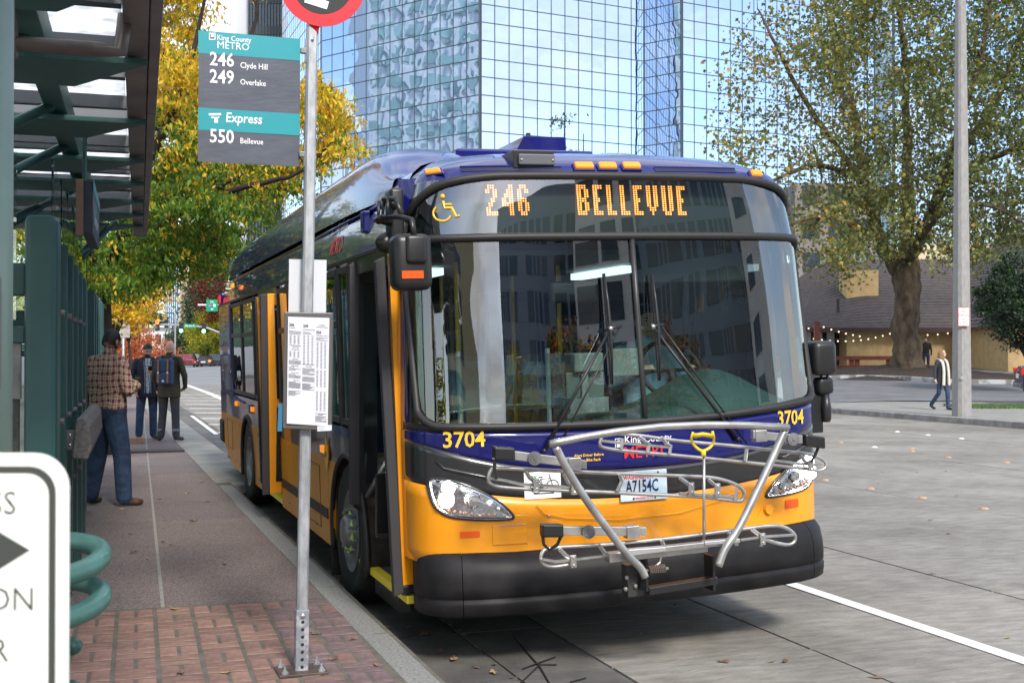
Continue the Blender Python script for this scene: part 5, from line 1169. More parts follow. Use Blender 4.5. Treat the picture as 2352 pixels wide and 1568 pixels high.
# side window band
def window(v0,v1,w0=WB+.02,w1=WT-.02,open_=True,name='side_window'):
    f=MB(); t=.045
    f.box((-.012,v0,w0),(.02,v1,w0+t)).box((-.012,v0,w1-t),(.02,v1,w1)).box((-.012,v0,w0+t),(.02,v0+t*.7,w1-t)).box((-.012,v1-t*.7,w0+t),(.02,v1,w1-t))
    if open_: f.box((-.010,v0+t,w1-.42),(.02,v1-t,w1-.37))
    o=f.build(name,M['frame'],bus,bevel=.004)
    for a,b in (((w0+t,w1-.42),(w1-.37,w1-t)) if open_ else ((w0+t,w1-t),)):
        MB().box((.002,v0+.03,a),(.008,v1-.03,b)).build('pane',M['sideg'],o)
    return o
wins=[(1.98,2.36,False),(2.40,3.28,True),(3.32,4.3,True),(4.34,5.32,True),(6.70,7.12,False),(7.16,8.24,True),(8.28,9.36,True)]
for a,b,o_ in wins: window(a,b,open_=o_)
for v in (1.965,2.38,3.30,4.32,5.34,6.68,7.14,8.26,9.38): MB().box((-.006,v-.015,WB),(.02,v+.02,WT)).build('window_post',M['frame'],bus)
MB().box((-.002,9.40,1.25),(.02,10.9,2.43)).build('rear_side_panel',M['blue'],bus)
MB().box((-.008,9.5,1.30),(.0,10.3,1.7)).build('engine_grille',M['blk'],bus)
MB().tube([(-.012,9.42,2.38),(-.014,9.45,1.5),(-.014,9.2,1.22),(-.014,8.1,1.20)],.012,6).build('blue_trim',M['blue'],bus,smooth=True)
# upper side and roof loft
sec=[(0.0,2.40),(.012,2.46),(.03,2.56),(.055,2.66),(.09,2.75),(.15,2.84),(.23,2.90),(.36,2.955),(.6,3.0),(1.0,3.025),(1.295,3.03)]
full=sec+[(2.59-a,b) for a,b in sec[:-1][::-1]]
rows=[]
for v in (.60,1.15,1.6,3,5,7,9,10.4,10.75,10.88,10.93):
    k=0 if v<10.5 else (v-10.5)*.35; rows.append([Vector((1.295+(a-1.295)*(1-k*.5),v if v>.7 else min(base_(b)+.44,1.1),2.40+(b-2.40)*(1-k*1.6) - (0 if v>1.5 else 0))) for a,b in full])
rf_=MB().grid(rows).build('roof',M['blue'],bus,smooth=True)
# rail line
MB().box((-.014,.78,2.405),(.004,10.9,2.43)).build('drip_rail',M['frame'],bus,bevel=.003)
MB().tube([(.060,1.0,2.70),(.058,3,2.70),(.058,10.6,2.70)],.010,6).build('roof_rail_moulding',M['blue'],bus,smooth=True)
# fairings
fs=[(-.0,2.74),(.02,2.86),(.05,2.98),(.10,3.08),(.18,3.16),(.30,3.215),(.46,3.24),(.64,3.23),(.76,3.17),(.82,3.05),(.83,2.95)]
for sg in (0,1):
    rows=[]
    for v,k in ((1.15,.03),(1.3,.22),(1.5,.48),(1.75,.74),(2.05,.92),(2.4,1.),(3.5,1.),(5,.99),(6.5,.97),(8,.95),(9.2,.93),(9.9,.86),(10.2,.7),(10.35,.45),(10.4,.2)):
        row=[]
        for a,b in fs:
            bb=2.70+(b-2.70)*1.; z=2.86+(bb-2.86)*k if bb>2.86 else bb; x=a+.05+(1-k)*.06
            row.append(Vector((x if not sg else 2.59-x,v,z)))
        rows.append(row)
    MB().grid(rows).build('roof_fairing',M['blue'],bus,smooth=True,sub=1)
MB().box((.8,2.0,3.0),(1.85,9.8,3.2)).build('roof_deck',M['blue'],bus,bevel=.02)
a,b=BV(1150,330,2.6),BV(1302,308,2.6)
MB().prism([(a.x+.06,2.75,3.1),(a.x+.20,2.62,b.z-.02),(b.x,2.62,b.z-.02),(b.x,2.62,3.1)],(0,.9,0)).build('roof_box',M['blue'],bus,bevel=.006)
q=BV(1223,300,2.9); MB().tube([(q.x,3.0,b.z-.02),(q.x,3.0,b.z+.07)],.02,8).build('roof_antenna',M['black'],bus)
MB().box((b.x+.01,2.7,3.2),(b.x+.33,3.5,3.235)).build('roof_plate',M['blue'],bus)
# rear
MB().box((.02,10.86,.62),(2.57,10.93,2.6)).build('rear_wall',M['blue'],bus,bevel=.03); MB().box((-.03,10.55,.55),(2.62,11.0,.88)).build('rear_bumper',M['bump'],bus,bevel=.04)
MB().box((-.012,10.75,2.45),(.02,10.83,2.56)).build('rear_marker',M['red'],bus)
for v,w_ in ((8.9,2.57),(8.85,1.13),(7.28,1.13),(3.0,1.02)): MB().box((-.035,v,w_),(.0,v+.13,w_+.055)).build('side_marker',M['org'],bus,bevel=.006)
MB().box((-.03,7.40,1.11),(.0,7.62,1.20)).build('marker_housing',M['plas'],bus)
# lettering on the kerb side
def sfn(v0,w0,off=.006): return lambda x,y:Vector((float(np.interp(w0+y,[a[1] for a in sec],[a[0] for a in sec]))-off,v0-x,w0+y))
text('King County',.125,sfn(2.66,2.665),M['white'],bus,'lettering',.008,sx=.66)
text('METRO',.17,sfn(2.74,2.50),M['redtxt'],bus,'lettering',.015,sx=.80)
g_=MB(); 
for a0,b0,a1,b1 in ((2.70,2.66,2.82,2.67),(2.70,2.81,2.82,2.82),(2.70,2.66,2.71,2.82),(2.81,2.66,2.82,2.82)): 
    ff=sfn(0,0,.006); g_.add([ff(-a0,b0),ff(-a1,b0),ff(-a1,b1),ff(-a0,b1)],[(0,1,2,3)])
g_.build('agency_logo',M['white'],bus)
text('3704',.16,lambda x,y:Vector((-.016,2.75-x,2.14+y)),M['ytxt'],bus,'fleet_number',.012,sx=.8)
MB().add([(-.024,3.02,1.02),(-.024,2.92,1.16),(-.024,2.82,1.02),(-.024,2.92,.88)],[(0,1,2,3)]).build('yellow_diamond',M['ytxt'],bus)
text('STOP',.05,lambda x,y:Vector((-.028,2.975-x,1.0+y)),M['black'],bus,'lettering',.02,sx=.7)
MB().box((.008,1.50,2.56),(.06,1.60,2.70)).build('side_speaker',M['blue'],bus,bevel=.01)
# ---- doors
def leaf(pts,strip_pts,m,sm,glassq=None,lift=None,name='door_leaf'):
    r=MB().hexa(pts,(0,.045,0)).build(name,m,bus,bevel=.004); MB().hexa(strip_pts,(0,.06,0)).build('edge_seal',sm,r,bevel=.006)
    if glassq: MB().hexa([Vector(q)+Vector((0,-.006,0)) for q in glassq],(0,.006,0)).build('door_glass',mat('door_glass',(.012,.014,.016),.12) if 'door_glass' not in bpy.data.materials else bpy.data.materials['door_glass'],r)
    return r
seal_m=mat('door_seal',(.03,.028,.032),.6)
def q4(pts,v): return [BV(x,y,v) for x,y in pts]
# front door, forward leaf
L1=leaf(q4([(925,1345),(965,1338),(962,585),(893,583)],.62),q4([(906,1371),(928,1361),(884,588),(862,600)],.60),M['yel'],seal_m,q4([(947,1180),(961,1180),(935,660),(918,660)],.615))
MB().hexa(q4([(925,1368),(966,1360),(966,1338),(925,1347)],.625),(0,.04,0)).build('door_bottom',M['plas'],L1,bevel=.004)
# front door, rear leaf (dark, seen edge-on with its glass)
L2=leaf(q4([(812,1165),(868,1200),(866,600),(808,603)],1.72),q4([(805,1158),(828,1160),(826,605),(803,607)],1.70),M['plas'],seal_m,q4([(836,1100),(866,1120),(866,650),(836,650)],1.705))
MB().tube([BV(843,1140,1.66),BV(870,1092,1.5),BV(888,1060,1.4)],.017,8).build('grab_rail',M['steel'],L2,smooth=True)
leaf(q4([(865,1225),(905,1225),(905,1080),(865,1090)],1.3),q4([(866,1235),(905,1240),(905,1225),(866,1225)],1.29),M['plas'],seal_m,name='door_lower_panel')
# rear door, forward leaf
L3=leaf(q4([(620,1133),(658,1130),(655,673),(614,675)],5.38),q4([(604,1137),(620,1135),(614,675),(598,677)],5.36),M['yel'],seal_m,None)
MB().hexa(q4([(634,1105),(652,1105),(652,935),(636,935)],5.37),(0,.01,0)).build('door_glass',bpy.data.materials['door_glass'],L3); MB().hexa(q4([(636,915),(652,915),(652,700),(630,700)],5.37),(0,.01,0)).build('door_glass',bpy.data.materials['door_glass'],L3)
q=BV(633,722,5.355); text('TOUCH',.075,lambda x,y:Vector((q.x+x,q.y,q.z+y)),M['white'],L3,'lettering',.02,sx=.9)
leaf([(.04,6.62,.42),(-.03,6.62,.42),(-.03,6.62,2.36),(.04,6.62,2.36)],[(-.03,6.6,.42),(-.05,6.6,.42),(-.05,6.6,2.36),(-.03,6.6,2.36)],M['yel'],seal_m,name='door_leaf')
MB().box((-.005,.76,2.30),(.03,1.95,2.41)).build('door_header',M['blk'],bus); MB().box((-.005,5.36,2.30),(.03,6.66,2.41)).build('door_header',M['blk'],bus)
yst=mat('step_edge_yellow',(.8,.62,.03),.5)
MB().box((-.0,.62,.34),(.06,1.95,.385)).build('step_edge',yst,bus); MB().box((-.0,5.4,.34),(.06,6.62,.385)).build('step_edge',yst,bus)
MB().box((.03,.95,.22),(.10,1.60,.34)).build('step_riser',M['plas'],bus)
MB().box((.06,.55,.30),(1.1,.70,.95)).build('front_bulkhead',M['intd'],bus)
# ---- interior
MB().box((.05,.5,.34),(2.5,10.8,.38)).build('floor',mat('bus_floor',(.06,.06,.065),.7,var=.2,scale=20),bus)
MB().box((.1,.9,2.36),(2.5,10.8,2.39)).build('ceiling',M['int'],bus)
MB().box((.05,10.7,.38),(2.5,10.78,2.36)).build('rear_partition',M['intd'],bus)
ltm=mat('ceiling_tube',(.8,.9,1),.5,em=.8,emc=(.75,.9,1))
for u in (.55,2.0): MB().box((u,1.9,2.30),(u+.1,2.9,2.35)).build('ceiling_light',ltm,bus)
rows=[]
for i in range(14):
    t=i/13; row=[]
    for j in range(31):
        u=.06+2.46*j/30; bump_=.26*math.exp(-((u-1.95)/.42)**2)*math.sin(math.pi*min(1,t*1.0))**.8
        row.append(FP(u,1.36,0)+Vector((0,.06+t*.75,bump_+.0-.06*(t<.05)-.10*(1-S01(u,.9,1.3)) )))
    rows.append(row)
MB().grid(rows).build('dashboard',M['dash'],bus,smooth=True)
MB().box((.55,.5,.38),(2.5,.85,1.30)).build('dash_front',M['intd'],bus)
MB().tube([(1.98+.22*math.cos(a),1.12+.10*math.sin(a),1.60+.19*math.sin(a)) for a in np.linspace(0,6.2,32)],.016,8,closed=True).build('steering_wheel',M['black'],bus,smooth=True)
MB().tube([(1.98,1.0,1.40),(1.98,1.12,1.60)],.03,8).tube([(1.78,1.12,1.60),(2.18,1.12,1.60)],.012,6).build('steering_column',M['black'],bus)
rbox('driver_seat',(1.72,1.62,.75),(2.22,1.78,1.95),M['seat'],.05); rbox('seat_base',(1.72,1.2,.62),(2.22,1.75,.80),M['seat'],.04)
fb=MB().box((1.16,.95,.38),(1.42,1.2,1.62)).build('fare_box',mat('fare_box_grey',(.16,.19,.19),.45),bus,bevel=.01); MB().box((1.20,.90,1.62),(1.40,1.15,1.74)).build('fare_box_head',mat('fare_head',(.22,.26,.26),.4),fb,bevel=.01)
MB().box((1.46,.93,1.58),(1.66,1.0,1.76)).build('card_reader',mat('reader_grey',(.25,.28,.28),.4),bus,bevel=.01)
for u,v in ((.62,1.5),(.62,2.6),(1.5,1.9),(1.0,3.2),(1.6,3.2),(1.0,5.0),(1.6,5.0)): MB().tube([(u,v,.38),(u,v,2.36)],.017,8).build('stanchion',mat('stanchion_yellow',(.7,.45,.03),.3) if 'stanchion_yellow' not in bpy.data.materials else bpy.data.materials['stanchion_yellow'],bus)
MB().box((.30,.62,1.42),(1.02,.64,1.75)).build('wheel_guard_glass',glass('guard_glass',(.75,.88,.86),.1),bus)
for u in (.36,.92): MB().tube([(u,.64,1.3),(u,.64,1.78)],.015,6).build('guard_post',M['galv'],bus)
for v in (3.6,4.5,5.4,6.4,7.3,8.2,9.1,10.0):
    for u in (.12,.58,1.62,2.06):
        if 5.2<v<6.7 and u<1: continue
        zb=.38+(.35 if v>6.8 else 0); s_=MB().box((u,v,zb+.38),(u+.42,v+.42,zb+.46)).build('passenger_seat',M['seat'],bus); MB().box((u,v+.40,zb+.46),(u+.42,v+.47,zb+1.02)).build('backrest',M['seat'],s_)
MB().box((1.5,1.95,.38),(2.5,1.99,2.0)).build('driver_partition',M['intd'],bus)
rbox('sun_visor',(1.5,.62,2.16),(2.3,.65,2.38),M['intd'],.02); rbox('interior_mirror',(.95,.62,2.05),(1.25,.66,2.18),M['black'],.02)
MB().box((1.0,.50,1.39),(1.25,.62,1.48)).box((1.10,.55,1.48),(1.14,.58,1.62)).build('dash_fan',M['galv'],bus)
# ---- wheels (stand upright on the road)
def wheel(u,v,side,rear=False):
    z=.495; corr=(ROL*1.3+PIC*5.5)-ROL*u-PIC*v      # lift that puts the tyre on the road
    c=Vector((u,v,z+corr-.004)); sgn=1 if side else -1
    T=Matrix.Translation(c)@Matrix.Rotation(ROL,4,'Y')@Matrix.Rotation(math.pi/2*sgn*1,4,'Y')
    prof=[(.28,.0),(.30,-.01),(.40,.012),(.455,.008),(.482,-.02),(.494,-.05),(.494,-.24),(.482,-.27),(.40,-.285),(.28,-.28)]
    w_=MB().lathe(prof,T,40).build('wheel',M['tyre'],bus,smooth=True)
    rp=[(.285,-.0),(.275,.004),(.262,-.03),(.20,-.05),(.175,-.05),(.16,-.02),(.11,-.015),(.10,.045),(.085,.06),(.001,.062)] if not rear else [(.285,0),(.275,.002),(.26,-.06),(.21,-.13),(.15,-.14),(.12,-.09),(.1,-.02),(.001,-.015)]
    MB().lathe(rp,T,32).build('rim',M['steelw'],w_,smooth=True)
    for k in range(10):
        a=k*math.pi/5; q=T@Vector((.142*math.cos(a),.142*math.sin(a),-.012 if not rear else -.13)); n_=(T.to_3x3()@Vector((0,0,1)))
        MB().tube([q,q+n_*.055],[.017,.012],6).build('wheel_nut',M['steelw'],w_)
        if not rear and not side: 
            t_=T.to_3x3()@Vector((-math.sin(a),math.cos(a),0)); MB().tube([q+n_*.03,q+n_*.03+t_*.05],[.016,.003],4).build('nut_indicator',bpy.data.materials.get('lime_indicator') or mat('lime_indicator',(.45,.75,.12),.5),w_)
    return w_
wheel(-.0,2.2,0); wheel(-.0,7.96,0,True); wheel(2.58,2.2,1); wheel(2.58,7.96,1,True)
MB().box((-.02,2.83,.12),(.3,2.86,.55)).build('mud_flap',M['rub'],bus)
MB().tube([(.3,2.2,.5),(2.3,2.2,.5)],.06,8).tube([(.3,7.96,.5),(2.3,7.96,.5)],.08,8).build('axle',M['black'],bus)
MB().box((.35,1.0,.25),(2.25,10.5,.34)).build('underbody',M['black'],bus)
# ================================================================ BUS STOP POST AND SIGNS
bp_=G(691,1541,.15); post=empty('bus_stop_post',bp_,0,'galvanised steel bus stop post bolted to the brick paving in front of the bus','bus stop post')
def R(q): return Vector(q)-bp_
lean=Vector((.05,0,3.3))
def pa_(z): return Vector((0.0158*(z),0,z))
ax=Vector((tc_,ts_,0)); ay=Vector((-ts_,tc_,0))
# octagonal-ish channel post: square tube with open holes strip
mb=MB(); rows=[]
for z in (.27,1.2,2.2,3.22):
    c=pa_(z); s_=.027; ch_=.009
    rows.append([c+ax*a+ay*b for a,b in ((-s_,-s_+ch_),(-s_+ch_,-s_),(s_-ch_,-s_),(s_,-s_+ch_),(s_,s_-ch_),(s_-ch_,s_),(-s_+ch_,s_),(-s_,s_-ch_))])
mb.grid(rows,closed=True); mb.build('post_tube',M['galv'],post)
mb=MB(); c=pa_(.15); 
mb.hexa([pa_(.0)+ax*a+ay*b for a,b in ((-.032,-.032),(.032,-.032),(.032,.032),(-.032,.032))],pa_(.31)-pa_(0)); sl_=mb.build('post_sleeve',mat('worn_grey_sleeve',(.19,.20,.23),.5,c2=(.34,.35,.38),scale=14,contrast=(.5,.56)),post,bevel=.004)
for k in range(7): q=pa_(.03+k*.037)-ay*.034; MB().lathe([(.0001,.001),(.0075,.001),(.0085,0)],Matrix.Translation(q)@Matrix.Rotation(TH,4,'Z')@Matrix.Rotation(math.pi/2,4,'X'),10).build('sleeve_hole',M['black'],sl_)
MB().ball(pa_(.285)-ay*.036,.013,6).build('sleeve_bolt',M['chrome'],sl_,smooth=True)
pl_=MB().hexa([ax*a+ay*b for a,b in ((-.12,-.10),(.12,-.10),(.12,.10),(-.12,.10))],(0,0,.012)).build('base_plate',mat('brown_base_plate',(.09,.06,.05),.5,var=.3,scale=12,metal=.3),post,bevel=.002)
for a in (-.09,.09):
    for b in (-.07,.07): MB().lathe([(.018,.012),(.018,.022),(.011,.022),(.011,.032),(.006,.034),(.006,.05),(.001,.05)],Matrix.Translation(ax*a+ay*b),6).build('anchor_bolt',M['galv'],pl_)
# route flag sign
ZT=P(697,92,6.04).z-.15; ZB=P(692,384,6.04).z-.15; Wd=.525; e0=pa_(ZT)-ax*.045
panel=MB().hexa([pa_(ZB)*Vector((0,0,0)).x+Vector((0,0,ZB))-ax*(.0-pa_(ZB).x*0)-ax*.005-ax*Wd+Vector((.04,0,0)),Vector((0,0,ZB))-ax*.005+Vector((.04,0,0)),Vector((0,0,ZT))-ax*.005+Vector((.045,0,0)),Vector((0,0,ZT))-ax*.005-ax*Wd+Vector((.045,0,0))] if False else [Vector((.022,0,ZB))-ax*Wd,Vector((.018,0,ZB))-ax*.03,Vector((.022,0,ZT))-ax*.03,Vector((.026,0,ZT))-ax*Wd],ay*.004).build('route_sign',M['sgrey'],post)
so_=Vector((.022,0,0))-ax*Wd-ay*.0; H_=ZT-ZB; Wp=Wd-.03
def sp_(x,z,o=.0012): return so_+ax*x+Vector((0,0,ZT-z))-ay*o
def band(z0,z1,m,nm): MB().hexa([sp_(0.001,z1,.0002),sp_(Wp-.001,z1,.0002),sp_(Wp-.001,z0,.0002),sp_(.001,z0,.0002)],-ay*.0012).build(nm,m,panel)
k_=H_/302.
band(.001,52*k_,M['teal'],'teal_band'); band(236*k_-.0,287*k_-.0,M['teal'],'teal_band') if False else band(178*k_,229*k_,M['teal'],'teal_band')
def st_(s,px,py,size,bold=.008,sx=.9,shear=0.):
    x0_=(px-467)/230*Wp*1.0; z0_=(py-70)*k_-(px-467)*.085*k_
    return text(s,size,lambda x,y:sp_(x0_+x,z0_-y,.0022),M['white'],panel,'lettering',bold,sx=sx,shear=shear)
st_('King County',508,92,.036); st_('METRO',508,111,.050,.0,.95); st_('246',492,150,.092,.015,.86); st_('Clyde Hill',560,157,.040,.008,.84); st_('249',492,190,.092,.015,.86); st_('Overlake',560,196,.040,.008,.84); st_('Express',527,282,.066,.012,.86,.12); st_('550',492,328,.092,.015,.86); st_('Bellevue',560,333,.040,.008,.84)
def sq(px0,py0,px1,py1,m=M['white'],nm='sign_mark',o=.0018):
    f=lambda px,py:sp_((px-467)/230*Wp,(py-70)*k_-(px-467)*.085*k_,o)
    return MB().add([f(px0,py1),f(px1,py1),f(px1,py0),f(px0,py0)],[(0,1,2,3)]).build(nm,m,panel)
sq(491,76,505,92); sq(493,78,503,90,M['sgrey'],'sign_mark',.0022); sq(495,79,501,86,M['white'],'sign_mark',.0026)
sq(491,262,518,267); sq(496,270,514,273); sq(503,270,511,284)
for z in (ZT-.06,ZB+.06,):
    c=pa_(z)-ax*.02; MB().hexa([c-ax*.035+ay*a+Vector((0,0,-.014)) for a in (-.012,.012)]+[c+ax*.012+ay*a+Vector((0,0,-.014)) for a in (.012,-.012)],(0,0,.028)).build('sign_clamp',M['steelw'],post,bevel=.003)
    MB().hexa([c+ax*-.012+ay*a+Vector((0,0,-.06)) for a in (-.01,.01)]+[c+ax*-.004+ay*a+Vector((0,0,-.06)) for a in (.01,-.01)],(0,0,.12)).build('clamp_rail',M['steelw'],post)
# round red sign above
cr_=R(P(741,-36,6.0)); rr_=98/FPX*6.0
Tm=Matrix.Translation(cr_)@Matrix.Rotation(math.radians(6),4,'Z')@Matrix.Rotation(math.pi/2,4,'X')
rd=MB().lathe([(.0001,.002),(rr_,.002),(rr_,-.002),(.0001,-.002)],Tm,64).build('round_sign',M['red'],post)
MB().lathe([(.0001,.0035),(rr_*.71,.0035),(rr_*.71,.002)],Tm,56).build('round_sign_centre',M['black'],rd)
MB().box((-.06,-rr_*.55,.004),(.055,-rr_*.36,.006),Tm@Matrix.Rotation(math.radians(-16),4,'Z')).build('white_marking',M['white'],rd)
MB().hexa([R(P(707,80,6.02)),R(P(729,82,6.02)),R(P(734,58,6.0)),R(P(711,56,6.0))],(0,.01,0)).build('sign_bracket',M['red'],rd,bevel=.002)
MB().ball(R(P(718,90,6.0)),.008,5).build('bolt',M['chrome'],post)
# white back panel and timetable case
def pq(pts,Y): return [R(P(x,y,Y[i] if hasattr(Y,'__len__') else Y)) for i,(x,y) in enumerate(pts)]
MB().hexa(pq([(662,750),(748,750),(750,597),(664,595)],(6.06,6.12,6.12,6.06)),(0,.004,0)).build('white_back_panel',mat('white_board',(.55,.57,.61),.5),post)
cs_=MB().hexa(pq([(649,984),(761,989),(765,718),(652,716)],(5.93,6.0,6.0,5.93)),(0,.03,0)).build('timetable_case',mat('bronze_frame',(.085,.08,.078),.4),post,bevel=.005)
c4=pq([(659,972),(753,978),(757,730),(662,727)],(5.928,5.998,5.998,5.928)); c4=[q+Vector((0,-.004,0)) for q in c4]
MB().hexa(c4,(0,.003,0)).build('timetable_sheet',mat('timetable_paper',(.62,.63,.68),.25,coat=.5),cs_)
e1=(c4[1]-c4[0]); e2=(c4[3]-c4[0]); nn_=e1.cross(e2).normalized(); nn_=nn_ if nn_.y<0 else -nn_
tt=lambda a,b,o=.002: c4[0]+e1*a+e2*(1-b)+nn_*o
tw=e1.length; th_=e2.length
def tx(s,a,b,size,bold=.02): text(s,size,lambda x,y:tt(a+x/tw,b-y/th_,.0015),M['black'],cs_,'lettering',bold,sx=.85)
tx('246',.03,.085,.019,.03); tx('249',.37,.085,.019,.03); tx('550',.69,.135,.019,.03)
for s,a,b in (('What To Pay',.12,.285),('Metro Bus Fares',.10,.305),('Special Fares',.12,.395),('Holiday Schedule',.08,.46),('Customer Service',.08,.525),('ORCA Card',.15,.595),('When To Pay',.44,.455),('SoundTransit',.76,.055),('Ride Right',.76,.90),('to Clyde Hill',.03,.105),('to Overlake Transit Center',.36,.11),('to NE 12th St & 110th Ave',.69,.155)): tx(s,a,b,.0065,.02)
ink=MB()
rt=random.Random(3)
def lines(a0,a1,b0,b1,step,cols=0):
    b=b0
    while b<b1:
        if cols:
            for k in range(cols):
                x=a0+(a1-a0)*(k+.15)/cols; q=[tt(x,b+.004),tt(x+.045,b+.004),tt(x+.045,b),tt(x,b)]; ink.add(q,[(0,1,2,3)])
        else:
            e=a1 if rt.random()<.8 else a0+(a1-a0)*rt.uniform(.4,.8); ink.add([tt(a0,b+.0035),tt(e,b+.0035),tt(e,b),tt(a0,b)],[(0,1,2,3)])
        b+=step
lines(.03,.32,.13,.16,.012); lines(.03,.32,.17,.25,.012,3); lines(.03,.32,.32,.37,.012,3); lines(.03,.32,.405,.44,.010); lines(.03,.32,.47,.50,.012); lines(.03,.32,.535,.575,.010); lines(.03,.32,.605,.665,.009); lines(.03,.32,.69,.74,.010)
lines(.36,.66,.13,.15,.012); lines(.36,.66,.16,.43,.014,3); lines(.36,.66,.47,.53,.011); lines(.36,.66,.55,.60,.010); lines(.36,.66,.615,.67,.009); lines(.69,.97,.17,.20,.012); lines(.69,.97,.215,.46,.0125,3); lines(.69,.97,.48,.64,.0125,3); lines(.69,.97,.68,.86,.0125,3); lines(.69,.97,.91,.965,.010)
for a0,a1,b in ((.03,.32,.262),(.36,.66,.43),(.69,.97,.885),(.69,.97,.068)): ink.add([tt(a0,b+.004),tt(a1,b+.004),tt(a1,b),tt(a0,b)],[(0,1,2,3)])
tag(ink.build('timetable_print',mat('grey_ink',(.10,.10,.11),.6),cs_),kind='stuff')
MB().hexa(pq([(729,990),(762,988),(762,975),(729,978)],(5.925,5.94,5.94,5.925)),(0,-.002,0)).build('tape_patch',mat('peeling_tape',(.6,.63,.68),.5,var=.2,scale=30),cs_)
MB().hexa(pq([(637,990),(648,990),(650,928),(640,926)],(5.96,5.95,5.95,5.96)),(0,.02,0)).build('blue_card',mat('blue_card',(.04,.19,.34),.5),post)
# ================================================================ SHELTER
SD=Vector((-.2945,.9556,0)); SN=Vector((.9556,.2945,0))   # along the sidewalk, and towards the street
def Sx(t,n,z): # t = distance ahead along the shelter, n = offset to street from the post line
    o=Vector((-2.08,5.0,0)); return o+SD*t+SN*n+Vector((0,0,z))
so0=Sx(0,0,.15); sh=empty('bus_shelter',so0,0,'dark green steel bus shelter with a louvred glass canopy along the left of the sidewalk','bus shelter')
def Rs(q): return q-so0
def sbox(name,t0,t1,n0,n1,z0,z1,m,par=None,bevel=.006):
    return MB().hexa([Rs(Sx(t0,n0,z0)),Rs(Sx(t0,n1,z0)),Rs(Sx(t1,n1,z0)),Rs(Sx(t1,n0,z0))],(0,0,z1-z0)).build(name,m,par or sh,bevel=bevel)
# wide near post and following fins
sbox('post',1.05,1.35,-.03,.125,.15,2.42,M['green'],bevel=.03)
for k,t in enumerate((2.3,3.0,3.7,4.4,5.05)): sbox('post',t,t+.14,-.0,.10,.15,2.38-.01*k,M['green'],bevel=.01)
for k,t in enumerate((1.75,2.5,3.2,3.9,4.6)):
    MB().hexa([Rs(Sx(t,.05,.45)),Rs(Sx(t+.62,.05,.45)),Rs(Sx(t+.62,.05,2.72-.0)),Rs(Sx(t,.05,2.80))],SN*.012).build('glass_panel',M['clear'],sh)
    for z in (.9,1.35,1.95):
        q=Rs(Sx(t+.02,.09,z)); MB().tube([q,q+SN*.03],.022,10).build('glass_clip',M['steelw'],sh)
# cross frame and back panel (left of posts)
sbox('frame_beam',1.1,1.25,-1.6,-.03,2.02,2.18,M['green']); sbox('frame_beam',1.1,1.25,-1.6,-.03,1.78,1.86,M['green'])
sbox('perforated_panel',1.16,1.2,-1.6,-.06,.35,1.74,mat('perforated_grey',(.09,.10,.095),.6,var=.25,scale=40),bevel=.002)
sbox('panel_frame',1.14,1.17,-.10,-.05,1.50,1.86,M['steelw'],bevel=.002); sbox('panel_frame',1.14,1.17,-.10,-.05,.6,.95,M['steelw'],bevel=.002)
MB().hexa([Rs(Sx(1.2,-1.6,1.9)),Rs(Sx(1.2,-.08,1.9)),Rs(Sx(1.2,-.08,2.75)),Rs(Sx(1.2,-1.6,2.75))],SD*.012).build('glass_panel',M['clear'],sh)
for k in range(3): sbox('back_wall',.9+k*2.2,3.0+k*2.2,-1.75,-1.7,.3,2.6,M['clear'],bevel=.0)
for k in range(4): sbox('rear_post',.8+k*2.2,.95+k*2.2,-1.8,-1.65,.15,2.9,M['green'])
# canopy: edge beam, purlin, blades, translucent panels
EN=.55 # canopy edge offset towards the street
ZC=3.0
for k in range(5):
    t0=-3.4+k*2.46
    sbox('edge_beam',t0,t0+2.45,EN-.10,EN-.0,ZC+.04,ZC+.40,M['fascia'],bevel=.006)
    sbox('gutter',t0,t0+2.45,EN+.003,EN+.05,ZC+.04,ZC+.30,M['fascia'],bevel=.004)
sbox('purlin',-3.4,9.0,.02,.13,ZC+.06,ZC+.22,M['greend']); sbox('purlin',-3.4,9.0,-1.3,-1.18,ZC+.06,ZC+.22,M['greend'])
bl_t=[-4.35,-3.1,-1.90,-.70,.52,1.85,3.25,4.42,5.55,6.6,7.6] 
for y in (-30,):pass
for k,Yt in enumerate((-0.1,1.1,2.45,4.2,5.46,6.84,8.19,9.27,10.35,11.35,12.3)):
    t=(Yt-5.0)/.9556-.30
    tip=Sx(t,EN-.02,ZC); 
    q=[Sx(t,-2.2,ZC),Sx(t,EN-.0,ZC),Sx(t+.55,EN-.33,ZC),Sx(t+.55,-2.2,ZC)]
    MB().hexa([Rs(x) for x in q],(0,0,.03)).build('canopy_blade',M['greend'],sh,bevel=.004)
    sbox('glazing_bar',t+.72,t+.78,-2.2,EN-.11,ZC+.22,ZC+.30,mat('bar_grey',(.12,.13,.14),.5) if k==0 else bpy.data.materials['bar_grey'],bevel=.003)
    sbox('glazing_bar',t-.15,t-.07,-2.2,EN-.11,ZC+.22,ZC+.33,bpy.data.materials['bar_grey'],bevel=.003)
    sbox('roof_panel',t-.14,t+1.05,-2.2,EN-.12,ZC+.34,ZC+.352,M['frost'],bevel=0)
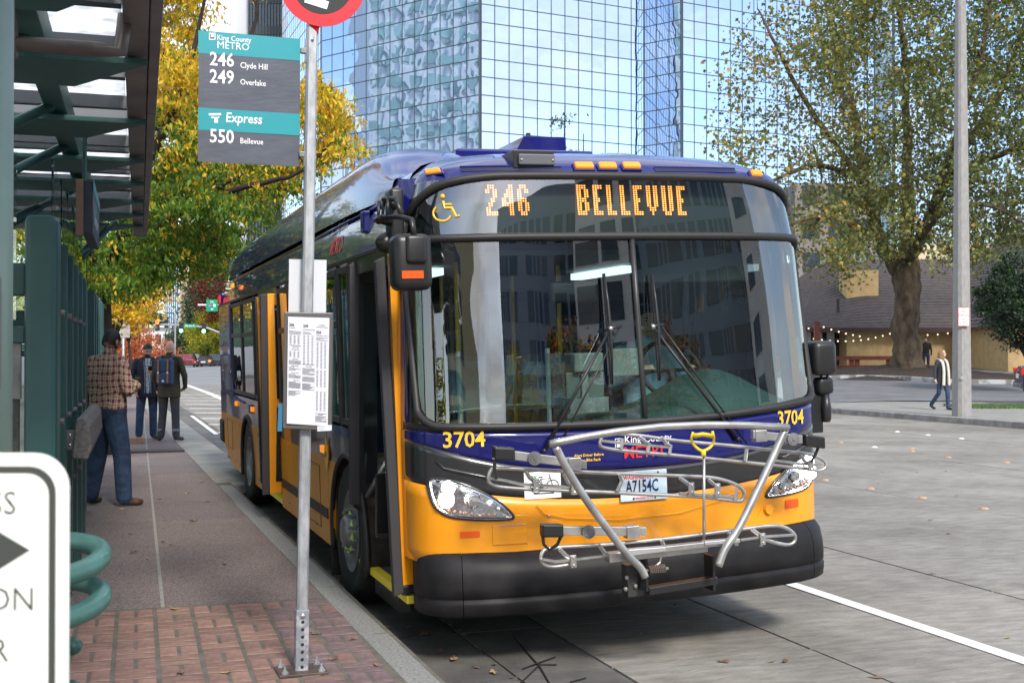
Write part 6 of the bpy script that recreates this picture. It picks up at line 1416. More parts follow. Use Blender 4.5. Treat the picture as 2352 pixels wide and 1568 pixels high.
# drain pipe, struts
dq=[Sx(-.35,-2,2.93),Sx(-.35,.36,2.93),Sx(-.33,.44,2.93),Sx(-.33,.46,3.08)]
MB().tube([Rs(x) for x in dq],.03,10).build('drain_pipe',mat('brown_pipe',(.11,.09,.085),.4,var=.2,scale=6),sh,smooth=True); sbox('pipe_strap',-.38,-.30,.02,.06,2.88,3.2,M['fascia'])
def strut(a,b,r=.028):
    a,b=Rs(a),Rs(b); o=MB().tube([a,b],r,10).build('strut',M['pipe'] if False else M['green'],sh,smooth=True); c=a.lerp(b,.72); MB().tube([a.lerp(b,.45),c],r*1.55,10).build('strut_sleeve',M['green'],o,smooth=True)
for t in (-.2,1.3,2.6,4.6): strut(Sx(t-.3,-1.0,2.35),Sx(t+.25,.06,3.06))
strut(Sx(6.6,-.4,2.25),Sx(6.9,.3,3.0))
# hanging sign
q0=Sx(1.95,.22,0)
sg_=MB().hexa([Rs(Sx(1.95,.20,2.42)),Rs(Sx(3.1,.20,2.42)),Rs(Sx(3.1,.20,2.72)),Rs(Sx(1.95,.20,2.72))],SN*.06).build('hanging_sign',mat('navy_sign',(.012,.025,.05),.35),sh,bevel=.004)
MB().hexa([Rs(Sx(1.94,.262,2.66)),Rs(Sx(3.11,.262,2.66)),Rs(Sx(3.11,.262,2.725)),Rs(Sx(1.94,.262,2.725))],SN*.002).build('sign_band',M['teal'],sg_)
MB().hexa([Rs(Sx(1.9,.17,2.40)),Rs(Sx(1.95,.17,2.40)),Rs(Sx(1.95,.21,2.40)),Rs(Sx(1.9,.21,2.40))],(0,0,.32)).build('sign_side',mat('copper_brown',(.20,.11,.075),.5),sg_)
text('Downtown',.13,lambda x,y:Rs(Sx(2.05+x,.266,2.48+y)),M['white'],sg_,'lettering',.01)
MB().tube([Rs(Sx(2.3,.2,2.7)),Rs(Sx(2.3,.2,3.05))],.014,6).build('sign_hanger',M['greend'],sg_)
# leaning rail: weathered plank on steel brackets
a_,b_=P(178,1010,7.35),P(205,985,8.15)
pr=[(-.055,-.115),(.04,-.125),(.06,-.06),(.05,.07),(.02,.125),(-.03,.12)]
dirp=(SD*1.0).normalized(); q0=P(186,1008,7.3)
plk=MB().prism([Rs(q0+SN*a+Vector((0,0,b))) for a,b in pr],SD*2.3+Vector((0,0,.0))).build('leaning_plank',M['wood'],sh,bevel=.012)
for t in (0.02,):
    c=Rs(P(168,1010,7.3)); MB().hexa([c-SN*.065+Vector((0,0,-.06)),c+SN*.05+Vector((0,0,-.06)),c+SN*.05+Vector((0,0,.06)),c-SN*.065+Vector((0,0,.06))],SD*.012).build('bracket',M['steelw'],sh,bevel=.002)
    for d in (-.03,.03): MB().ball(c-SD*.002+Vector((.0-.02,0,d)),.010,5).build('bracket_bolt',M['chrome'],sh)
# pale green column at the frame's edge with a notice frame
cl=empty('shelter_column',(-1.165,2.55,.15),0,'pale green round column in the near foreground at the left edge, with a notice frame','column')
MB().tube([(0,0,0),(0,0,3.2)],.105,28).build('shaft',M['greenl'],cl,smooth=True)
nf=MB(); z0=P(0,895,2.45).z-.15; z1=P(0,632,2.45).z-.15; x1=P(9,0,2.45).x+1.165
MB().box((x1-.16,-.135,z0),(x1,-.10,z1)).build('notice_frame',M['fascia'],cl,bevel=.006); MB().box((x1-.15,-.139,z0+.012),(x1-.010,-.134,z1-.012)).build('notice',M['white'],cl)
# second shelter further on
s2=Sx(7.2,.0,.15); sh2=empty('bus_shelter',s2,0,'second green bus shelter further along the sidewalk with tall glass panels','bus shelter')
def box2(name,t0,t1,n0,n1,z0,z1,m,bevel=.01): return MB().hexa([Sx(t0,n0,z0)-s2,Sx(t0,n1,z0)-s2,Sx(t1,n1,z0)-s2,Sx(t1,n0,z0)-s2],(0,0,z1-z0)).build(name,m,sh2,bevel=bevel)
box2('post',7.3,7.5,-.12,.02,.15,2.42,M['green'],.03)
for t in (8.2,8.9,9.6,10.3,11.0,11.7): box2('post',t,t+.14,-.03,.06,.15,2.40,M['green'])
for t in (7.6,8.4,9.1,9.8,10.5,11.2): MB().hexa([Sx(t,.0,.45)-s2,Sx(t+.65,.0,.45)-s2,Sx(t+.65,.0,2.85)-s2,Sx(t,.0,2.9)-s2],SN*.012).build('glass_panel',M['clear'],sh2)
box2('frame_beam',7.35,7.5,-1.5,-.12,2.0,2.15,M['green']); box2('frame_beam',7.35,7.5,-1.5,-.12,1.70,1.76,M['green'])
MB().hexa([Sx(7.4,-1.5,.5)-s2,Sx(7.4,-.1,.5)-s2,Sx(7.4,-.1,2.85)-s2,Sx(7.4,-1.5,2.85)-s2],SD*.012).build('glass_panel',M['clear'],sh2)
# white sign in the near foreground
Yn=.95; sgn=empty('crossing_button_sign',P(30,1300,Yn),0,'white push button sign with black border and arrow, blurred at the bottom left','sign')
o0=Vector(sgn.location); fx=lambda x:P(x,0,Yn).x-o0.x; fz=lambda y:P(0,y,Yn).z-o0.z
def rr2(x0,x1,z0,z1,r,n=8):
    o=[]
    for cx_,cz_,a0 in ((x1-r,z1-r,0),(x0+r,z1-r,90),(x0+r,z0+r,180),(x1-r,z0+r,270)):
        for i in range(n+1): a=math.radians(a0+90*i/n); o.append((cx_+r*math.cos(a),cz_+r*math.sin(a)))
    return o
def rpoly(x0,x1,y0,y1,r,dy,th,m,nm,par=None): 
    pts=rr2(fx(x0),fx(x1),fz(y1),fz(y0),r/FPX*Yn); return MB().prism([(x,dy,z) for x,z in pts],(0,th,0)).build(nm,m,par or sgn)
wsgn=mat('sign_white_sheeting',(.88,.88,.82),.5); bsgn=mat('sign_black_print',(.05,.055,.05),.5)
pn=rpoly(-560,162,1040,2240,80,0,.002,wsgn,'sign_panel'); rpoly(-530,133,1070,2210,62,-.0006,.0005,bsgn,'border',pn); rpoly(-514,117,1087,2193,50,-.0012,.0005,wsgn,'face',pn)
def nt_(s,xr_,yb_,size): text(s,size,lambda x,y:Vector((fx(xr_)+x,-.0016,fz(yb_)+y)),bsgn,pn,'lettering',-.004,align='RIGHT',sx=.92)
nt_('CROSS',45,1180,.0262); nt_('BUTTON',88,1400,.0262) ; nt_('FOR',28,1517,.0262)
MB().add([(fx(x),-.0016,fz(y)) for x,y in ((76,1262),(-20,1205),(-20,1235),(-140,1235),(-140,1290),(-20,1290),(-20,1322))],[(0,1,2,6),(2,3,4,5)]).build('arrow',bsgn,pn)
MB().tube([(fx(-200),.03,fz(900)),(fx(-200),.03,-1.4)],.03,12).build('sign_post',M['galv'],sgn,smooth=True)
# coiled green pipe rack
cq=empty('coiled_pipe_rack',(P(35,0,3.6).x,3.6,.15),0,'coiled green steel pipe bicycle rack standing on the bricks beside the near white sign','bicycle rack')
def zc(y,Y=3.6): return P(0,y,Y).z-.15
mb=MB(); pts=[]
for k in range(0,150):
    a=k/150*2*math.pi*2.05-1.2; z=zc(1300)-(zc(1300)-zc(1395))*(k/150*2.05-.3); pts.append((.25*math.cos(a),.25*math.sin(a),z+.05*math.sin(a)))
mb.tube(pts,.031,14); mb.build('upper_coil',M['pipe'],cq,smooth=True)
pts=[(.12*math.cos(a)+.0,.12*math.sin(a),zc(1385)-.02*a) for a in np.linspace(0,12,90)]; MB().tube(pts,.022,10).build('inner_coil',M['pipe'],cq,smooth=True)
pts=[(.14*math.cos(a)+.0,.14*math.sin(a)+.1,zc(1505)-.021*a) for a in np.linspace(0,16,110)]; MB().tube(pts,.024,10).build('lower_coil',M['pipe'],cq,smooth=True)
MB().tube([(.09,.1,0),(.09,.1,zc(1230))],.03,12).build('stem',M['green'],cq,smooth=True)
# ================================================================ PEOPLE
def cloth(name,c,var=.15,bump=.6,bscale=9): return mat(name,c,.85,var=var,scale=30,bump=bump,bscale=bscale,dist=.03)
skin=mat('skin',(.50,.27,.18),.5,var=.08,scale=12); skin2=mat('skin_pale',(.58,.36,.27),.5)
den=mat('blue_denim',(.010,.024,.060),.85,c2=(.026,.055,.115),scale=7,bump=.8,bscale=11,dist=.03); dend=mat('grey_denim',(.035,.036,.045),.85,var=.2,scale=9,bump=.8,bscale=12,dist=.02)
navy=cloth('navy_jacket',(.010,.013,.028)); olive=cloth('olive_jacket',(.045,.036,.022)); brsh=mat('brown_shoe',(.07,.035,.022),.5); blsh=mat('black_shoe',(.012,.012,.012),.35); maroon_sh=mat('oxblood_shoe',(.06,.012,.012),.4)
hairb=mat('dark_hair',(.014,.009,.006),.6,bump=.6,bscale=60,dist=.01); hairl=mat('fair_hair',(.24,.13,.06),.5,var=.3,scale=20,bump=.5,bscale=50,dist=.01); blk_t=cloth('black_tshirt',(.012,.012,.013))
def plaid(name,base,band,line,f=7.5):
    m=bpy.data.materials.new(name); m.use_nodes=True; nt=m.node_tree; b=nt.nodes['Principled BSDF']; b.inputs['Roughness'].default_value=.85
    tc=N(nt,'ShaderNodeTexCoord'); sx=N(nt,'ShaderNodeSeparateXYZ'); nt.links.new(tc.outputs['Object'],sx.inputs[0])
    nz=N(nt,'ShaderNodeTexNoise'); nz.inputs['Scale'].default_value=6; nt.links.new(tc.outputs['Object'],nz.inputs['Vector'])
    def mth(op,a,b_=None):
        n=N(nt,'ShaderNodeMath'); n.operation=op
        for i,x in enumerate((a,b_)):
            if x is None: continue
            if isinstance(x,(int,float)): n.inputs[i].default_value=x
            else: nt.links.new(x,n.inputs[i])
        return n.outputs[0]
    w_=mth('MULTIPLY',nz.outputs[0],.10)
    h=mth('ADD',mth('ADD',sx.outputs['X'],mth('MULTIPLY',sx.outputs['Y'],.8)),w_); v=mth('ADD',sx.outputs['Z'],w_)
    outs=[]
    for c in (h,v):
        fr=mth('FRACT',mth('MULTIPLY',c,f*1.9)); outs.append((mth('LESS_THAN',fr,.42),mth('LESS_THAN',mth('ABSOLUTE',mth('SUBTRACT',fr,.68)),.05)))
    B=mth('MULTIPLY',mth('ADD',outs[0][0],outs[1][0]),.5); L=mth('MINIMUM',mth('ADD',outs[0][1],outs[1][1]),1.)
    m1=N(nt,'ShaderNodeMix'); m1.data_type='RGBA'; nt.links.new(B,m1.inputs[0]); m1.inputs[6].default_value=(*base,1); m1.inputs[7].default_value=(*band,1)
    m2=N(nt,'ShaderNodeMix'); m2.data_type='RGBA'; nt.links.new(mth('MULTIPLY',L,.6),m2.inputs[0]); nt.links.new(m1.outputs[2],m2.inputs[6]); m2.inputs[7].default_value=(*line,1)
    nt.links.new(m2.outputs[2],b.inputs['Base Color'])
    n2=N(nt,'ShaderNodeTexNoise'); n2.inputs['Scale'].default_value=8; bp=N(nt,'ShaderNodeBump'); bp.inputs['Strength'].default_value=.8; bp.inputs['Distance'].default_value=.04
    nt.links.new(tc.outputs['Object'],n2.inputs['Vector']); nt.links.new(n2.outputs[0],bp.inputs['Height']); nt.links.new(bp.outputs[0],b.inputs['Normal']); return m
pl_red=plaid('beige_maroon_plaid',(.50,.40,.28),(.14,.012,.028),(.02,.01,.03),7.5); pl_blue=plaid('blue_white_plaid',(.62,.68,.75),(.06,.12,.24),(.02,.04,.1),11)
def person(label,loc,rz,H,mats,J={},look=(0,0),bulk=1.,hair=None,coat=0,shirt_open=False,hairlong=False,vox=.0105,bald=False):
    """mats: skin, top, trousers, shoes, sleeve/second"""
    k=H/1.78
    D=dict(hipL=(-.095,0,.92),hipR=(.095,0,.92),kneeL=(-.105,.02,.50),kneeR=(.105,.02,.50),ankL=(-.11,-.02,.10),ankR=(.11,-.02,.10),toeL=(-.135,.16,.035),toeR=(.135,.16,.035),
      shL=(-.185,-.01,1.44),shR=(.185,-.01,1.44),elL=(-.25,-.03,1.16),elR=(.25,-.03,1.16),wrL=(-.25,.06,.92),wrR=(.25,.06,.92),haL=(-.245,.09,.83),haR=(.245,.09,.83),lean=(0,0)); D.update(J)
    V={a:(Vector(b) if len(b)==3 else b) for a,b in D.items()}
    tilt,turn=look; hc=Vector((math.sin(turn)*.03,.02+.05*math.sin(tilt),1.665-.02*math.sin(abs(tilt))))
    r=empty('person',loc,rz,label,'person'); mb=MB(); prims=[]
    def seg(a,b,ra,rb,m): 
        a,b=Vector(a)*k,Vector(b)*k; ra*=k;rb*=k
        q=[a.lerp(b,t) for t in (0,.33,.66,1)]; mb.tube(q,[ra,ra*.67+rb*.33,ra*.33+rb*.67,rb],12); mb.ball(a,ra,5); mb.ball(b,rb,5); prims.append((a,b,(ra+rb)/2,m))
    B=bulk
    for s in 'LR':
        seg(V['hip'+s],V['knee'+s],.092*B,.068*B,2); seg(V['knee'+s],V['ank'+s],.068*B,.062*B,2)
        an=V['ank'+s]; seg(an+Vector((0,-.02,-.045)),V['toe'+s]+Vector((0,-.03,0)),.042,.036,3); seg(V['toe'+s]+Vector((0,-.05,.0)),V['toe'+s]+Vector((0,.01,-.003)),.037,.028,3)
        sh=V['sh'+s]; seg(sh,V['el'+s],.062*B,.050*B,4); seg(V['el'+s],V['wr'+s],.048*B,.036*B,4)
        h,w_=V['ha'+s],V['wr'+s]; d=(h-w_).normalized(); seg(w_,h,.026,.034,0)
        sd_=d.cross(Vector((1,0,0))); sd_=sd_.normalized() if sd_.length>.2 else Vector((0,0,1)); inw=Vector((1 if s=='L' else -1,0,0)); inw=(inw-d*inw.dot(d)).normalized() if abs(inw.dot(d))<.9 else Vector((0,0,1))
        for q,fl in ((-.027,.052),(-.009,.062),(.009,.058),(.026,.046)):
            f0=h+sd_*q+d*.015; f1=f0+d*fl*.6+inw*.006; f2=f1+d*fl*.45+inw*.022; seg(f0,f1,.0115,.0105,0); seg(f1,f2,.0105,.009,0)
        t0=h-d*.03+sd_*.028; seg(t0,t0+sd_*.025+d*.03+inw*.014,.013,.011,0)
    # torso rings
    lx,ly=V['lean']
    ring=[(.88,.150,.105),(.95,.168,.118),(1.02,.165,.115),(1.12,.158,.118),(1.25,.175,.125),(1.36,.190,.122),(1.43,.185,.105),(1.475,.12,.085),(1.51,.06,.06)]
    rows=[]
    for z,rx,ry in ring:
        t=(z-.9)/.6; rows.append([Vector((lx*t+rx*B*math.cos(a),ly*t+ry*B*math.sin(a),z))*k for a in np.linspace(0,2*math.pi,21)[:-1]])
    n0=len(mb.v); mb.grid(rows,closed=True); n=20; mb.add([rows[0][j] for j in range(n)],[tuple(range(n-1,-1,-1))]); mb.add([rows[-1][j] for j in range(n)],[tuple(range(n))])
    zt=1.0 if not coat else .90
    prims.append((Vector((0,0,zt+.09))*k,Vector((lx,ly,1.42))*k,.16*B*k,1)); prims.append((Vector((0,0,.86))*k,Vector((0,0,zt-.10))*k,.15*B*k,2))
    if coat: 
        rows=[[Vector((rx*B*math.cos(a),ry*B*math.sin(a),z))*k for a in np.linspace(0,2*math.pi,21)[:-1]] for z,rx,ry in ((.78,.185,.145),(.9,.188,.142),(1.1,.175,.135),(1.3,.18,.13))]
        mb.grid(rows,closed=True); mb.add(rows[0],[tuple(range(19,-1,-1))]); mb.add(rows[-1],[tuple(range(20))]); prims.append((Vector((0,0,.80))*k,Vector((0,0,1.1))*k,.18*B*k,1))
    off=Vector((lx,ly,0)); hc=hc+off
    seg(Vector((0,-.01,1.47))+off,Vector((0,.0,1.57))+off,.058,.052,0)
    seg(Vector((-.09,-.015,1.47))+off,Vector((.09,-.015,1.47))+off,.062,.062,1)
    # head: skull, jaw, nose, ears (part of the continuous body)
    R_=Matrix.Rotation(-turn,4,'Z')@Matrix.Rotation(-tilt,4,'X')
    hp=lambda x,y,z:(hc+ (R_@Vector((x,y,z))))
    c=hp(0,0,.015)*k; mb.ball(c,(.076*k,.094*k,.105*k),9); prims.append((c,c,.09*k,0)); c=hp(0,.035,-.055)*k; mb.ball(c,(.055*k,.058*k,.058*k),7); prims.append((c,c,.05*k,0))
    seg(hp(0,.088,.0),hp(0,.106,-.022),.009,.014,0)
    for s in(-1,1): c=hp(s*.079,-.005,-.01)*k; mb.ball(c,(.010,.02,.032),5); prims.append((c,c,.02,0))
    me=mb.mesh('body',[mats[0],mats[1],mats[2],mats[3],mats[4]]); o=bpy.data.objects.new('tmp',me); col.objects.link(o)
    rm=o.modifiers.new('r','REMESH'); rm.mode='VOXEL'; rm.voxel_size=vox; rm.use_smooth_shade=True; sm=o.modifiers.new('s','SMOOTH'); sm.factor=.5; sm.iterations=2
    dg=bpy.context.evaluated_depsgraph_get(); m2=bpy.data.meshes.new_from_object(o.evaluated_get(dg)); bpy.data.objects.remove(o)
    m2.materials.clear(); [m2.materials.append(m) for m in mats[:5]]
    nf=len(m2.polygons); cen=np.empty(nf*3,np.float32); m2.polygons.foreach_get('center',cen); cen=cen.reshape(-1,3)
    best=np.full(nf,1e9); mi=np.zeros(nf,np.int32)
    for a,b,rr,m in prims:
        a_=np.array(a[:]);b_=np.array(b[:]); ab=b_-a_; L2=ab@ab; t=np.clip(((cen-a_)@ab)/L2,0,1) if L2>1e-12 else np.zeros(nf); d=np.linalg.norm(cen-a_-t[:,None]*ab,axis=1)-rr
        u=d<best; best[u]=d[u]; mi[u]=m
    m2.polygons.foreach_set('material_index',mi); m2.polygons.foreach_set('use_smooth',[True]*nf); m2.update()
    body=bpy.data.objects.new('body',m2); link(body,r)
    # eyes, brows, mouth
    fm=MB()
    for s in(-1,1):
        fm.ball(hp(s*.030,.083,.012)*k,(.011,.007,.006),4); fm.tube([hp(s*.016,.092,.032)*k,hp(s*.046,.083,.032)*k],.004,4)
    fm.build('eyes',hairb,r); MB().tube([hp(-.022,.086,-.062)*k,hp(0,.092,-.060)*k,hp(.022,.086,-.062)*k],.0045,4).build('mouth',mat('lips',(.35,.10,.08),.5) if 'lips' not in bpy.data.materials else bpy.data.materials['lips'],r)
    if not bald:
        hm_=MB(); rows=[]
        for i in range(11):
            a=i/10; row=[]
            for j in range(24):
                th2=2*math.pi*j/24; front=max(0,math.sin(th2)); lowz=-.055+.125*front**.4 if not hairlong else -.06+.11*front**.5
                ph=(math.pi/2)*(1-a); zz=math.sin(ph); zz_=lowz+(.128-lowz)*zz; rr_=math.sqrt(max(0,1-((zz_-.015)/(.118 if zz_>.015 else .15))**2))
                j_=1+random.uniform(-.02,.04); row.append(hp(.080*rr_*math.cos(th2)*j_,(.098*rr_*math.sin(th2)-.006)*j_,zz_)*k)
            rows.append(row)
        hm_.grid(rows,closed=True); hm_.build('hair',hair or hairb,r,smooth=True)
    if hairlong:
        hm_=MB()
        for s in np.linspace(-1,1,11):
            a=math.pi*1.5+s*1.75; p0=hp(.080*math.cos(a),.09*math.sin(a),.05); p1=hp(.105*math.cos(a),.115*math.sin(a),-.10); p2=hp(.12*math.cos(a),.12*math.sin(a)+.01,-.26); p3=hp(.125*math.cos(a),.12*math.sin(a)+.02,-.36-.03*random.random())
            hm_.tube(catmull([p0*k,p1*k,p2*k,p3*k],3),[.03,.032,.034,.034,.034,.032,.03,.026,.022,.01],7)
        hm_.build('long_hair',hair,r,smooth=True)
    return r,k,hp
PL=G(247,1160,.15)
p1,k1,hp1=person('man in a beige and maroon plaid shirt and jeans looking down at a phone',PL,math.radians(-30),1.83,(skin,pl_red,den,brsh,pl_red),
  dict(elL=(-.27,.02,1.17),wrL=(-.14,.24,1.20),haL=(-.07,.31,1.23),elR=(.27,.02,1.17),wrR=(.15,.24,1.20),haR=(.07,.31,1.22),kneeL=(-.16,.02,.50),ankL=(-.20,-.04,.10),toeL=(-.26,.12,.035),kneeR=(.15,.05,.5),ankR=(.19,.04,.10),toeR=(.25,.20,.035)),look=(.55,-.15),bulk=1.32)
g1=MB(); g1.tube([hp1(-.05,.095,.012)*k1,hp1(.05,.095,.012)*k1],.003,4); g1.tube([hp1(.065,.085,.012)*k1,hp1(.082,-.005,.006)*k1],.003,4); g1.tube([hp1(-.065,.085,.012)*k1,hp1(-.082,-.005,.006)*k1],.003,4)
for s in (-1,1): g1.tube([hp1(s*.038+.022*math.cos(a),.098,.008+.017*math.sin(a))*k1 for a in np.linspace(0,6.2,12)],.003,4,closed=True)
g1.build('glasses',M['black'],p1)
def phone(pr,loc,label,rz):
    o=MB().box((-.037,-.005,-.072),(.037,.005,.072)).build('phone',M['black'],bevel=.004); o.matrix_world=pr.matrix_basis@Matrix.Translation(loc)@Matrix.Rotation(rz,4,'X'); tag(o,label,'phone'); return o
bpy.context.view_layer.update()
phone(p1,Vector((0,.36,1.28)),'phone held in front of the plaid shirt man','x' and -.9)
NV=G(338,1008,.15)
p2,k2,hp2=person('dark haired man in a navy jacket over a blue checked shirt looking at his phone',NV,math.radians(200),1.76,(skin,navy,den,blsh,navy),
  dict(elL=(-.28,.03,1.17),wrL=(-.12,.24,1.22),haL=(-.04,.29,1.25),elR=(.28,.03,1.17),wrR=(.22,.12,.95),haR=(.21,.16,.86),toeL=(-.17,.15,.035),kneeR=(.13,.07,.5),ankR=(.15,.06,.10),toeR=(.18,.24,.035)),look=(.5,-.15),bulk=1.10,coat=1)
MB().hexa([Vector(q)*k2 for q in ((-.03,.15,.86),(.03,.15,.86),(.05,.125,1.50),(-.05,.125,1.50))],(0,.012,0)).build('checked_shirt',pl_blue,p2,bevel=.005)
MB().tube([Vector(q)*k2 for q in ((-.055,.155,.86),(-.05,.165,1.1),(-.07,.14,1.46))],.006,5).tube([Vector(q)*k2 for q in ((.055,.155,.86),(.05,.165,1.1),(.07,.14,1.46))],.006,5).tube([Vector(q)*k2 for q in ((.12,.13,1.02),(.16,.12,.93))],.006,5).build('jacket_zip',M['galv'],p2)
phone(p2,Vector((-.03,.33,1.30)),'phone held by the navy jacket man',-.9)
BP=G(388,1012,.15)
p3,k3,hp3=person('bald man in an olive jacket and grey jeans seen from behind with a backpack',BP,math.radians(-4),1.80,(skin2,olive,dend,maroon_sh,olive),
  dict(elL=(-.27,-.02,1.16),wrL=(-.26,.10,.93),haL=(-.25,.14,.85),elR=(.30,-.05,1.16),wrR=(.27,.07,.96),haR=(.22,.12,.92),kneeL=(-.12,.02,.5),ankL=(-.14,-.02,.10),toeL=(-.22,.13,.035),kneeR=(.11,.02,.5),ankR=(.13,0,.10),toeR=(.2,.15,.035)),look=(.1,.25),bulk=1.10,coat=1,bald=True)
for s in 'LR':
    a=Vector(((-.14 if s=='L' else .13),-.02,.17)); MB().tube([a,a+Vector((0,0,.05))],.062,12).build('trouser_cuff',cloth('cuff_grey_%s'%s,(.16,.16,.18)),p3,smooth=True)
bkp=empty('backpack',(0,0,0),0,'blue backpack with two tan leather straps on the bald man','backpack'); bkp.matrix_world=p3.matrix_basis@Matrix.Translation((0,-.14,1.02))
bblue=cloth('blue_canvas',(.035,.065,.13)); tan=mat('tan_leather',(.28,.12,.05),.5)
bb=MB().box((-.155,-.15,0),(.155,.0,.46)).build('bag',bblue,bkp,bevel=.045); MB().box((-.15,-.165,.24),(.15,-.13,.44)).build('flap',bblue,bkp,bevel=.02); MB().box((-.125,-.175,.02),(.125,-.14,.20)).build('front_pocket',bblue,bkp,bevel=.015)
for s in(-1,1):
    MB().box((s*.085-.014,-.185,.03),(s*.085+.014,-.172,.44)).build('leather_strap',tan,bkp,bevel=.003); MB().box((s*.085-.014,-.19,.20),(s*.085+.014,-.184,.23)).build('buckle',M['white'],bkp)
    MB().tube(catmull([(s*.09,-.05,.44),(s*.12,.03,.50),(s*.13,.18,.47),(s*.15,.24,.3)],4),.022,6).build('shoulder_strap',bblue,bkp,smooth=True)
MB().box((-.02,-.182,.05),(.02,-.175,.08)).build('label_patch',M['white'],bkp)
btl=MB().lathe([(.001,-.01),(.03,0),(.032,.10),(.026,.14),(.012,.17),(.012,.19),(.001,.19)],n=14).build('water_bottle',glass('bottle_plastic',(.85,.92,.96),.2),smooth=True); btl.matrix_world=p3.matrix_basis@Matrix.Translation((-.245,.16,.72)); tag(btl,'clear plastic water bottle held by the bald man','bottle')
bag=MB().box((-.02,-.13,0),(.07,.13,.28)).build('shoulder_bag',M['black'],bevel=.02); bag.matrix_world=p2.matrix_basis@Matrix.Translation((-.27,.0,.62)); tag(bag,'black bag hanging at the hip of the navy jacket man','bag')
WM=G(2163,941,.145)
p4,k4,hp4=person('fair haired woman in dark cardigan and long cream scarf walking by the light pole',WM,math.radians(212),1.68,(skin2,cloth('charcoal_top',(.022,.024,.03)),den,blsh,cloth('grey_cardigan',(.030,.033,.045))),
  dict(elL=(-.25,-.05,1.16),wrL=(-.24,.02,.94),haL=(-.23,.05,.86),elR=(.26,-.05,1.16),wrR=(.27,-.02,.93),haR=(.27,.0,.85),kneeL=(-.09,.14,.52),ankL=(-.08,.16,.10),toeL=(-.08,.34,.035),kneeR=(.10,-.02,.50),ankR=(.09,-.30,.16),toeR=(.10,-.17,.05),hipL=(-.09,0,.92)),look=(.0,-.6),bulk=.93,hair=hairl,hairlong=True,coat=1)
scf=mat('cream_knit',(.62,.58,.50),.9,var=.1,scale=30,bump=1.,bscale=45,dist=.01)
sc_=MB()
for s in(-1,1): sc_.tube(catmull([Vector(q)*k4 for q in ((0,-.09,1.50),(s*.09,-.03,1.50),(s*.10,.10,1.42),(s*.10,.155,1.2),(s*.11,.165,.95),(s*.12,.165,.72))],4),.042,7)
sc_.build('scarf',scf,p4,smooth=True)
TM=P(2124,0,59); TM.z=.95
p5,k5,hp5=person('man in a black t-shirt half hidden behind the plane tree trunk',Vector((TM.x,59,.72)),math.radians(160),1.78,(skin,blk_t,den,blsh,blk_t),look=(0,.3),vox=.016)
# driver
dloc=Mb@Vector((1.95,1.55,.34))
shirtb=cloth('light_blue_shirt',(.35,.58,.75),.08)
p6,k6,hp6=person('bus driver in a light blue shirt seated behind the windscreen',dloc,TH+math.pi,1.76,(skin2,shirtb,dend,blsh,shirtb),
  dict(hipL=(-.10,0,.50+.42),hipR=(.10,0,.92),kneeL=(-.13,.42,.90),kneeR=(.13,.42,.90),ankL=(-.13,.50,.46),ankR=(.13,.50,.46),toeL=(-.13,.65,.40),toeR=(.13,.65,.40),elL=(-.28,.12,1.22),elR=(.28,.12,1.22),wrL=(-.22,.32,1.30),wrR=(.22,.32,1.30),haL=(-.19,.38,1.32),haR=(.19,.38,1.32)),look=(.1,0.1),vox=.014)
p6.location.z-=.05
